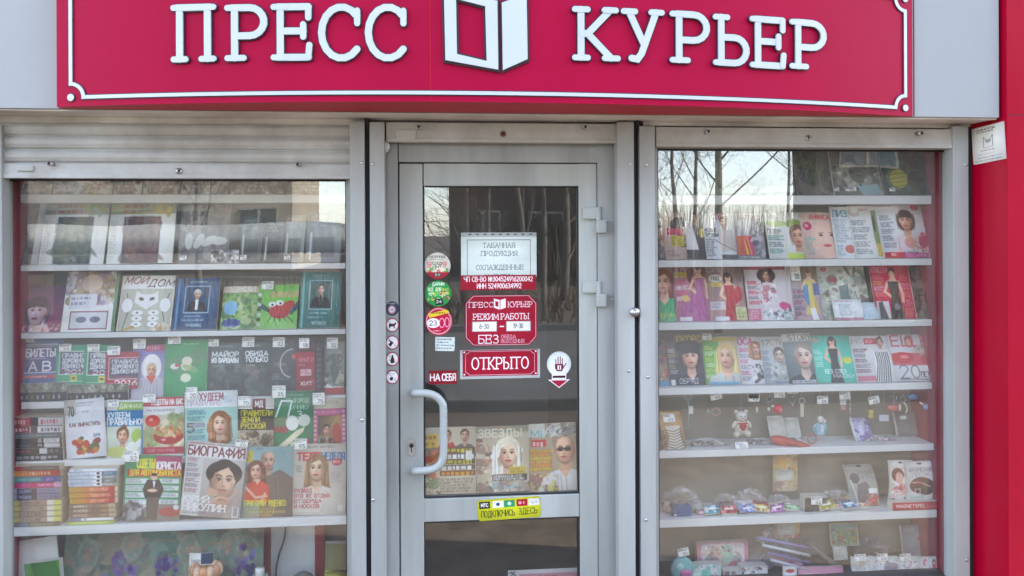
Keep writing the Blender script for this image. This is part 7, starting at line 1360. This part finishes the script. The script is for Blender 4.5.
# ================================================================== DOOR: notices and stickers
def sticker(u0, u1, v0, v1, label, paint, cat='sticker', name='sticker', Y=GD - .0012, res=3, mask=None, roll=0, seed=1, mat='vinyl', bg=(240, 240, 240), thick=.0006, group=None):
    um, vm = (u0 + u1) / 2, (v0 + v1) / 2; x0, x1 = P(u0, vm, Y).x, P(u1, vm, Y).x; z1, z0 = P(um, v0, Y).z, P(um, v1, Y).z
    o = sheet(name, x1 - x0, z1 - z0, paint, u1 - u0, v1 - v0, M[mat], thick, bg, res=res, mask=mask, seed=seed); place(o, (x0 + x1) / 2, Y, z0, 0, roll); return tag(o, label, cat, group)
RED = (158, 8, 54); disc = lambda x, y: (x - .5) ** 2 + (y - .5) ** 2 < .249
def notice(c):
    c.r(0, 0, 1, 1, (206, 216, 212)); c.r(0, 0, 1, .1, (170, 178, 176)); [c.r(.1 + .1 * k, .03, .14 + .1 * k, .06, (90, 94, 94)) for k in range(9)]; c.fr(.08, .16, .92, 1.2, (110, 116, 116), .014)
    for y, x0, w_, tt in ((.24, .29, .42, 'ТАБАЧНАЯ'), (.42, .27, .47, 'ПРОДУКЦИЯ'), (.73, .2, .62, 'ОХЛАЖДЕННЫЕ'), (.94, .32, .36, 'НАПИТКИ')): c.t(x0, y, w_, .1, tt, (90, 96, 96), .13, serif=True)
sticker(461, 536.5, 232.5, 277, 'white paper notice with thin grey border at the top of the door glass', notice, cat='notice', name='notice', Y=GD - .0012)
sticker(460.5, 536, 275, 290, 'dark red strip with a registration number under the white notice', lambda c: (c.r(0, 0, 1, 1, RED), c.t(.05, .12, .9, .3, 'ЧП СВ-ВО №304524916200042', W_, .2), c.t(.22, .57, .58, .3, 'ИНН 524900634992', W_, .2)), Y=GD - .002)
def cut(r, asp):
    def f(x, y):
        X = np.minimum(x, 1 - x) * asp; Y = np.minimum(y, 1 - y); return X + Y > r
    return f
def hours(c):
    c.r(0, 0, 1, 1, RED); a = c.asp; r = .17
    out = [(r / a, .02), (1 - r / a, .02), (1 - .02, r), (1 - .02, 1 - r), (1 - r / a, .98), (r / a, .98), (.02, 1 - r), (.02, r), (r / a, .02)]; c.ln(out, (236, 226, 230), 3)
    c.t(.06, .14, .33, .1, 'ПРЕСС', (240, 232, 236), .14, serif=True); c.t(.6, .14, .33, .1, 'КУРЬЕР', (240, 232, 236), .14, serif=True)
    c.p([(.4, .07), (.48, .1), (.48, .29), (.4, .25)], (240, 232, 236)); c.p([(.42, .12), (.463, .135), (.463, .235), (.42, .22)], RED); c.p([(.49, .1), (.565, .07), (.565, .25), (.49, .29)], (240, 232, 236))
    c.t(.12, .37, .34, .11, 'РЕЖИМ', (240, 232, 236), .15, serif=True); c.t(.5, .37, .38, .11, 'РАБОТЫ', (240, 232, 236), .15, serif=True)
    for x0, tt in ((.1, '6-30'), (.57, '19-30')): c.r(x0, .52, x0 + .34, .72, (226, 226, 226)); c.fr(x0, .52, x0 + .34, .72, (170, 170, 170), .014); c.t(x0 + .1, .57, .13, .09, tt, (80, 80, 84), .16)
    c.r(.48, .61, .54, .635, (240, 232, 236)); c.t(.19, .79, .27, .16, 'БЕЗ', (240, 232, 236), .15, serif=True); c.t(.5, .79, .2, .065, 'ОБЕДА', (226, 190, 200), .16, serif=True); c.t(.5, .88, .32, .065, 'ВЫХОДНЫХ', (226, 190, 200), .16, serif=True)
sticker(465, 537, 295, 345.5, 'crimson opening hours sign with clipped corners and two white time cards', hours, cat='sign', name='hours_sign', mask=cut(.15, 1.42), res=3.4)
def openp(c):
    c.r(0, 0, 1, 1, (186, 190, 190)); c.r(.035, .02, .965, .9, RED); a = c.asp
    s = .12; c.ln([(.07, .16), (.07, .76), (.1, .8), (.12, .86), (.88, .86), (.9, .8), (.93, .76), (.93, .16), (.9, .12), (.88, .06), (.12, .06), (.1, .12), (.07, .16)], (240, 226, 232), 2.6)
    for x, y in ((.055, .08), (.945, .08), (.055, .84), (.945, .84)): c.e(x, y, .011, .03, W_)
    c.t(.15, .28, .7, .38, 'ОТКРЫТО', (240, 236, 238), .14, serif=True)
sticker(460, 540, 349.5, 378.5, 'crimson open sign in a clear pocket on the door', openp, cat='sign', name='open_sign', res=3.4, Y=GD - .0012)
def d1(c): c.r(0, 0, 1, 1, (216, 210, 200)); c.e(.5, .5, .49, .49, (206, 200, 190)); c.t(.2, .12, .6, .09, 'НАЛИЧНЫЕ', (80, 90, 70), .18); c.tx(.2, .24, .8, .3, 1, (60, 120, 70)); [c.t(.12 + .19 * k, .36, .15, .2, '59', [(200, 60, 60), (80, 100, 60), (60, 70, 60), (180, 60, 60)][k], .14) for k in range(4)]; c.blobs(.1, .58, .9, .76, 12, [(190, 60, 70), (90, 140, 80), (220, 210, 180)], .08); c.p([(.05, .74), (.95, .74), (.8, 1), (.2, 1)], (170, 40, 60)); c.r(.36, .78, .64, .9, (60, 50, 50)); c.t(.4, .8, .2, .08, '59', W_, .2)
def d2(c): c.r(0, 0, 1, 1, (50, 150, 80)); c.t(.28, .08, .44, .12, 'ДАРИМ', W_, .2); c.t(.12, .28, .2, .12, 'ВСЕ', (226, 230, 200), .2); c.t(.4, .28, .2, .12, 'ДЛЯ', (230, 230, 200), .2); c.t(.66, .3, .24, .1, 'ВАС', (226, 210, 110), .2); c.blobs(.1, .45, .9, .75, 22, [(190, 60, 60), (220, 210, 110), (110, 190, 110), (230, 230, 220)], .08); c.p([(.35, .72), (.66, .68), (.7, .92), (.4, .95)], (40, 50, 44)); c.t(.42, .76, .2, .1, '24', W_, .2)
def d3(c): c.r(0, 0, 1, 1, (190, 40, 76)); c.e(.5, .5, .46, .46, (216, 170, 176)); c.e(.5, .5, .42, .42, (180, 30, 70)); c.p([(.12, .24), (.84, .08), (.9, .2), (.16, .38)], (226, 200, 60)); c.tx(.24, .17, .8, .24, 1, (110, 80, 40), .9); c.e(.3, .56, .24, .17, (232, 226, 226)); c.t(.17, .48, .26, .16, '23', (50, 44, 50), .16); c.t(.52, .4, .18, .32, '0', (240, 160, 190), .12); c.t(.72, .38, .16, .32, '0', (240, 160, 190), .12); c.tx(.3, .8, .7, .88, 1, W_)
sticker(424.5, 450.5, 252.5, 279, 'pale round price sticker with a red foot, topmost of the three discs', d1, mask=disc, res=4)
sticker(425, 451.5, 280.5, 306.5, 'green round sticker between the two other discs', d2, mask=disc, res=4)
sticker(425, 452.5, 307, 335.5, 'crimson round sticker with number 23 and a yellow band', d3, mask=disc, res=4)
sticker(435, 454.5, 337, 351, 'small white handwritten note under the crimson round sticker', lambda c: c.tx(.08, .1, .95, .92, 4, (90, 104, 104), .55), cat='note', name='note', roll=2, bg=(206, 216, 214))
sticker(428.5, 457, 370.5, 384, 'dark red pull sign beside the door handle', lambda c: (c.r(0, 0, 1, 1, (150, 26, 50)), c.r(.03, .06, .97, .94, (136, 24, 46)), c.t(.07, .26, .33, .48, 'НА', (226, 224, 224), .22), c.t(.48, .26, .46, .48, 'СЕБЯ', (226, 224, 224), .22)), cat='sign', name='pull_sign', res=4)
def hand(c):
    c.e(.5, .34, .47, .335, (206, 214, 216)); c.e(.5, .34, .42, .3, (216, 222, 224)); q = (120, 24, 66)
    for x, y0 in ((.37, .22), (.46, .16), (.55, .15), (.63, .2)): c.ln([(x, y0), (.39 + (x - .37) * .9, .44)], q, 7)
    c.p([(.34, .34), (.66, .34), (.68, .44), (.62, .54), (.42, .54), (.34, .46)], q); c.ln([(.66, .46), (.78, .33)], q, 7); c.r(.44, .38, .58, .5, (230, 226, 228)); c.r(.5, .39, .54, .49, q)
    c.p([(.22, .62), (.78, .62), (.78, .77), (.94, .77), (.5, 1), (.06, .77), (.22, .77)], (230, 224, 226)); c.r(.25, .66, .75, .72, (60, 24, 40)); c.tx(.3, .72, .7, .77, 1, W_, .9); c.p([(.18, .79), (.82, .79), (.5, .965)], (170, 26, 72))
hm_ = lambda x, y: (((x - .5) / .48) ** 2 + ((y - .34) / .34) ** 2 < 1) | ((np.abs(x - .5) < .285) & (y > .5) & (y < .8)) | ((y > .765) & (np.abs(x - .5) < .445 * (1 - (y - .765) / .235)))
sticker(546.5, 571.5, 351.5, 388, 'round white sticker with a crimson open hand and an arrow pointing down', hand, mask=hm_, res=4)
def picto(kind):
    def f(c):
        c.r(0, 0, 1, 1, (160, 50, 76)); c.e(.5, .5, .42, .42, (222, 222, 224)); k = (44, 40, 46)
        if kind == 0: c.r(0, 0, 1, 1, (60, 70, 90)); c.e(.46, .58, .3, .3, (170, 120, 140)); c.e(.46, .58, .2, .2, (214, 206, 210)); c.t(.36, .5, .2, .16, '18', k, .18); c.tx(.2, .12, .8, .24, 1, W_)
        if kind == 1: c.p([(.25, .4), (.62, .42), (.74, .3), (.8, .42), (.68, .52), (.66, .74), (.56, .6), (.36, .6), (.3, .76), (.24, .6)], k)
        if kind == 2: c.p([(.2, .3), (.6, .5), (.5, .6), (.36, .8), (.2, .62), (.34, .5)], k)
        if kind == 3: c.p([(.44, .24), (.56, .24), (.58, .4), (.64, .5), (.62, .78), (.36, .78), (.36, .5), (.43, .4)], k); c.ln([(.3, .6), (.7, .66)], k, 5)
        if kind == 4: c.e(.42, .62, .12, .12, k); c.ln([(.5, .36), (.66, .26)], (130, 130, 136), 3)
        if kind: c.ln([(.22, .24), (.78, .78)], (160, 50, 76), 3.5)
    return f
for k, (v, lab) in enumerate(((308.5, 'dark round age limit sticker, topmost pictogram on the door frame'), (325, 'round red ringed no dogs pictogram on the door frame'), (342.5, 'round red ringed no ice cream pictogram on the door frame'), (359, 'round red ringed no bottles pictogram on the door frame'), (377, 'round red ringed no smoking pictogram, lowest on the door frame'))):
    sticker(385.8, 399, v - 7.2, v + 7.2, lab, picto(k), mask=disc, res=5, Y=.0442, name='pictogram', cat='pictogram', group='pictograms on the door frame')
def conn(c):
    c.grad(0, 0, 1, 1, (194, 192, 48), (186, 188, 56)); xs = (.03, .24, .42, .62, .81)
    for k, cc in enumerate(((46, 44, 40), (214, 218, 216), (60, 140, 100), (160, 30, 56), (216, 214, 218))): c.r(xs[k], .1, xs[k] + .17, .42, cc)
    c.t(.06, .18, .11, .16, 'МТС', W_, .26); c.e(.325, .26, .03, .08, (60, 80, 130)); c.e(.505, .26, .03, .09, (190, 220, 200)); c.tx(.65, .18, .77, .34, 1, W_, .9); c.ln([(.84, .22), (.88, .36)], (120, 60, 140), 3); c.tx(.88, .24, .97, .32, 1, (90, 80, 110))
    c.t(.06, .55, .52, .28, 'ПОДКЛЮЧИСЬ', (70, 80, 40), .16); c.t(.65, .53, .29, .28, 'ЗДЕСЬ', (70, 80, 40), .16)
sticker(478, 541, 498, 519, 'yellow sticker with five small logos on the door rail', conn, Y=DY - .0126, res=4, roll=-2.2, mask=cut(.1, 3))
# newspapers stuck inside the door glass
def paper1(c):
    c.r(0, 0, 1, 1, (196, 186, 166)); c.r(0, 0, .3, .16, (190, 186, 176)); c.face(.44, .13, .16, (70, 50, 44), 'short', (214, 168, 148), (180, 60, 70)); c.face(.78, .13, .17, (90, 66, 54), 'short', (210, 170, 150), (110, 100, 100)); c.p([(.3, .3), (.55, .22), (.6, .3)], (180, 60, 70)); c.r(0, .1, .26, .32, (206, 176, 60)); c.tx(.02, .12, .24, .3, 2, (120, 80, 40))
    for k, (cc, bb) in enumerate((((210, 200, 60), (90, 80, 60)), (W_, (110, 100, 90)), ((214, 200, 70), (96, 86, 70)), (W_, (110, 100, 90)), ((220, 170, 60), (120, 60, 50)))): c.r(.3, .31 + .085 * k, .98, .385 + .085 * k, bb); c.tx(.33, .32 + .085 * k, .96, .38 + .085 * k, 1, cc, .9, 1, .1)
    c.blobs(0, .32, .28, .72, 14, [(190, 130, 110), (110, 90, 80), (210, 150, 60), (200, 80, 60)], .1); c.r(.8, .36, .92, .5, (220, 220, 216)); c.tx(.3, .76, .98, .98, 5, (90, 90, 84), .6, .9, .2); c.blobs(0, .76, .28, 1, 12, [(120, 150, 110), (180, 170, 150), (110, 100, 96), (206, 200, 190), (160, 120, 110)], .08)
def paper2(c):
    c.r(0, 0, 1, 1, (190, 178, 158)); c.r(0, 0, 1, .1, (150, 150, 130)); c.tx(.3, .01, .8, .06, 1, (190, 90, 80)); c.t(.06, .05, .8, .11, 'ЗВЕЗДЫ', (226, 222, 206), .2); c.face(.6, .42, .42, (232, 222, 200), 'curly', (226, 190, 166), (214, 206, 190), True); c.blobs(.02, .2, .28, .7, 16, [(110, 96, 90), (190, 150, 130), (206, 196, 180), (150, 120, 110)], .09)
    c.r(.62, .62, .92, .74, (190, 170, 60)); c.tx(.64, .64, .9, .72, 2, (110, 90, 40)); c.r(.3, .73, .95, .83, (70, 66, 66)); c.tx(.32, .74, .92, .82, 2, W_, .8, 1, .1); c.r(.3, .84, .9, .95, (150, 180, 190)); c.blobs(0, .84, 1, 1, 20, [(120, 110, 100), (180, 170, 150), (150, 130, 120)], .07)
def paper3(c):
    c.r(0, 0, 1, 1, (170, 152, 130)); c.r(0, 0, .34, .2, (200, 200, 190)); c.t(.05, .1, .5, .1, 'МИР', (110, 160, 170), .2); c.blobs(.38, 0, 1, .18, 16, [(206, 206, 200), (90, 90, 90), (150, 150, 146)], .09); c.r(.05, .24, .36, .34, (190, 60, 66)); c.tx(.08, .26, .34, .33, 1, W_, .9)
    c.face(.76, .4, .4, (190, 150, 130), 'bald', (214, 172, 148), (206, 206, 206), True, glasses=True); c.r(.02, .38, .48, .7, (170, 130, 90))
    for k in range(6): c.tx(.03, .38 + .053 * k, .5, .425 + .053 * k, 1, [(214, 176, 60), (220, 150, 60), (206, 200, 60)][k % 3], .95, 1, .1)
    c.tx(.5, .2, .62, .36, 4, (90, 80, 70)); c.blobs(0, .74, .6, 1, 20, [(110, 96, 90), (190, 180, 160), (206, 200, 196), (150, 110, 100), (196, 190, 90)], .07)
pk = dict(cat='newspaper', name='newspaper', Y=GD + .016, res=2.2, mat='print', group='newspapers taped inside the door')
sticker(424.5, 476, 427, 494, 'gossip newspaper with two faces and yellow headlines, leftmost inside the door', paper1, seed=5, **pk)
sticker(476.5, 529.5, 426, 492, 'newspaper with a large blonde woman inside the door', paper2, seed=6, roll=-.8, **pk)
sticker(530, 577, 423, 491, 'newspaper with a bald man in dark glasses inside the door', paper3, seed=7, roll=-1.2, **pk)
sticker(508, 579, 569, 640, 'magazine with a white tag inside the lower door glass', lambda c: (c.r(0, 0, 1, 1, (200, 196, 196)), c.r(.16, .06, 1, .2, (190, 140, 150)), c.t(.03, .03, .08, .08, '25', (40, 40, 44), .16), c.tx(.2, .08, .9, .18, 1, (120, 80, 90)), c.blobs(0, .25, 1, 1, 20, [(150, 140, 140), (180, 120, 130)], .15)), cat='magazine', name='magazine', Y=GD + .05, res=2, mat='print', seed=8)
# tilted plate on the corner pillar
q = [P(971.5, 300, .02), P(1003.5, 300, -.19)]; dv = Vector((xp1 - xp0, -.21, 0)).normalized(); nv = Vector((dv.y, -dv.x, 0))
def plate(c):
    c.r(0, 0, 1, 1, (214, 212, 206)); c.tx(.16, .06, .86, .19, 2, (120, 116, 116), .7); c.ln([(.36, .58), (.36, .3), (.5, .46), (.64, .28), (.64, .56)], (90, 90, 94), 3.5); c.ln([(.34, .6), (.66, .58)], (120, 120, 122), 2); c.e(.5, .42, .1, .05, (120, 140, 140), al=.5); c.tx(.26, .64, .74, .69, 1, (80, 80, 84)); c.tx(.14, .74, .86, .78, 1, (140, 140, 140)); c.tx(.14, .83, .9, .87, 1, (90, 90, 94)); c.tx(.08, .91, .94, .95, 1, (90, 90, 94))
def on_face(u):
    d = _f + _r * ((u - 512) / FPX); a = Vector((xp0, .02)); t = None
    # camera ray meets the slanted face in plan
    A = np.array([[d.x, -dv.x], [d.y, -dv.y]]); b_ = np.array([a.x - CAMX, a.y - CAMY]); s_, k_ = np.linalg.solve(A, b_); return k_, s_ 
(k0, s0), (k1, s1) = on_face(974.5), on_face(1007)
zt_ = CAMZ + s0 * (HZ - 129.5) / FPX; zb_ = CAMZ + s0 * (HZ - 165.5) / FPX
o = sheet('wall_plate', (k1 - k0), zt_ - zb_, plate, 32, 38, M['vinyl'], .003, res=3.4)
base = Vector((xp0, .02, 0)) + dv * (k0 + k1) / 2 - nv * 0; nout = nv if nv.x < 0 else -nv
base = base + nout * .001; rm = Matrix(((dv.x, -nout.x, 0), (dv.y, -nout.y, 0), (0, 0, 1))).to_4x4()
o.matrix_world = Matrix.Translation((base.x, base.y, zb_)) @ rm @ Matrix.Rotation(R(-4), 4, 'Y'); tag(o, 'white maker plate with an emblem on the side of the crimson corner pillar', 'plate')
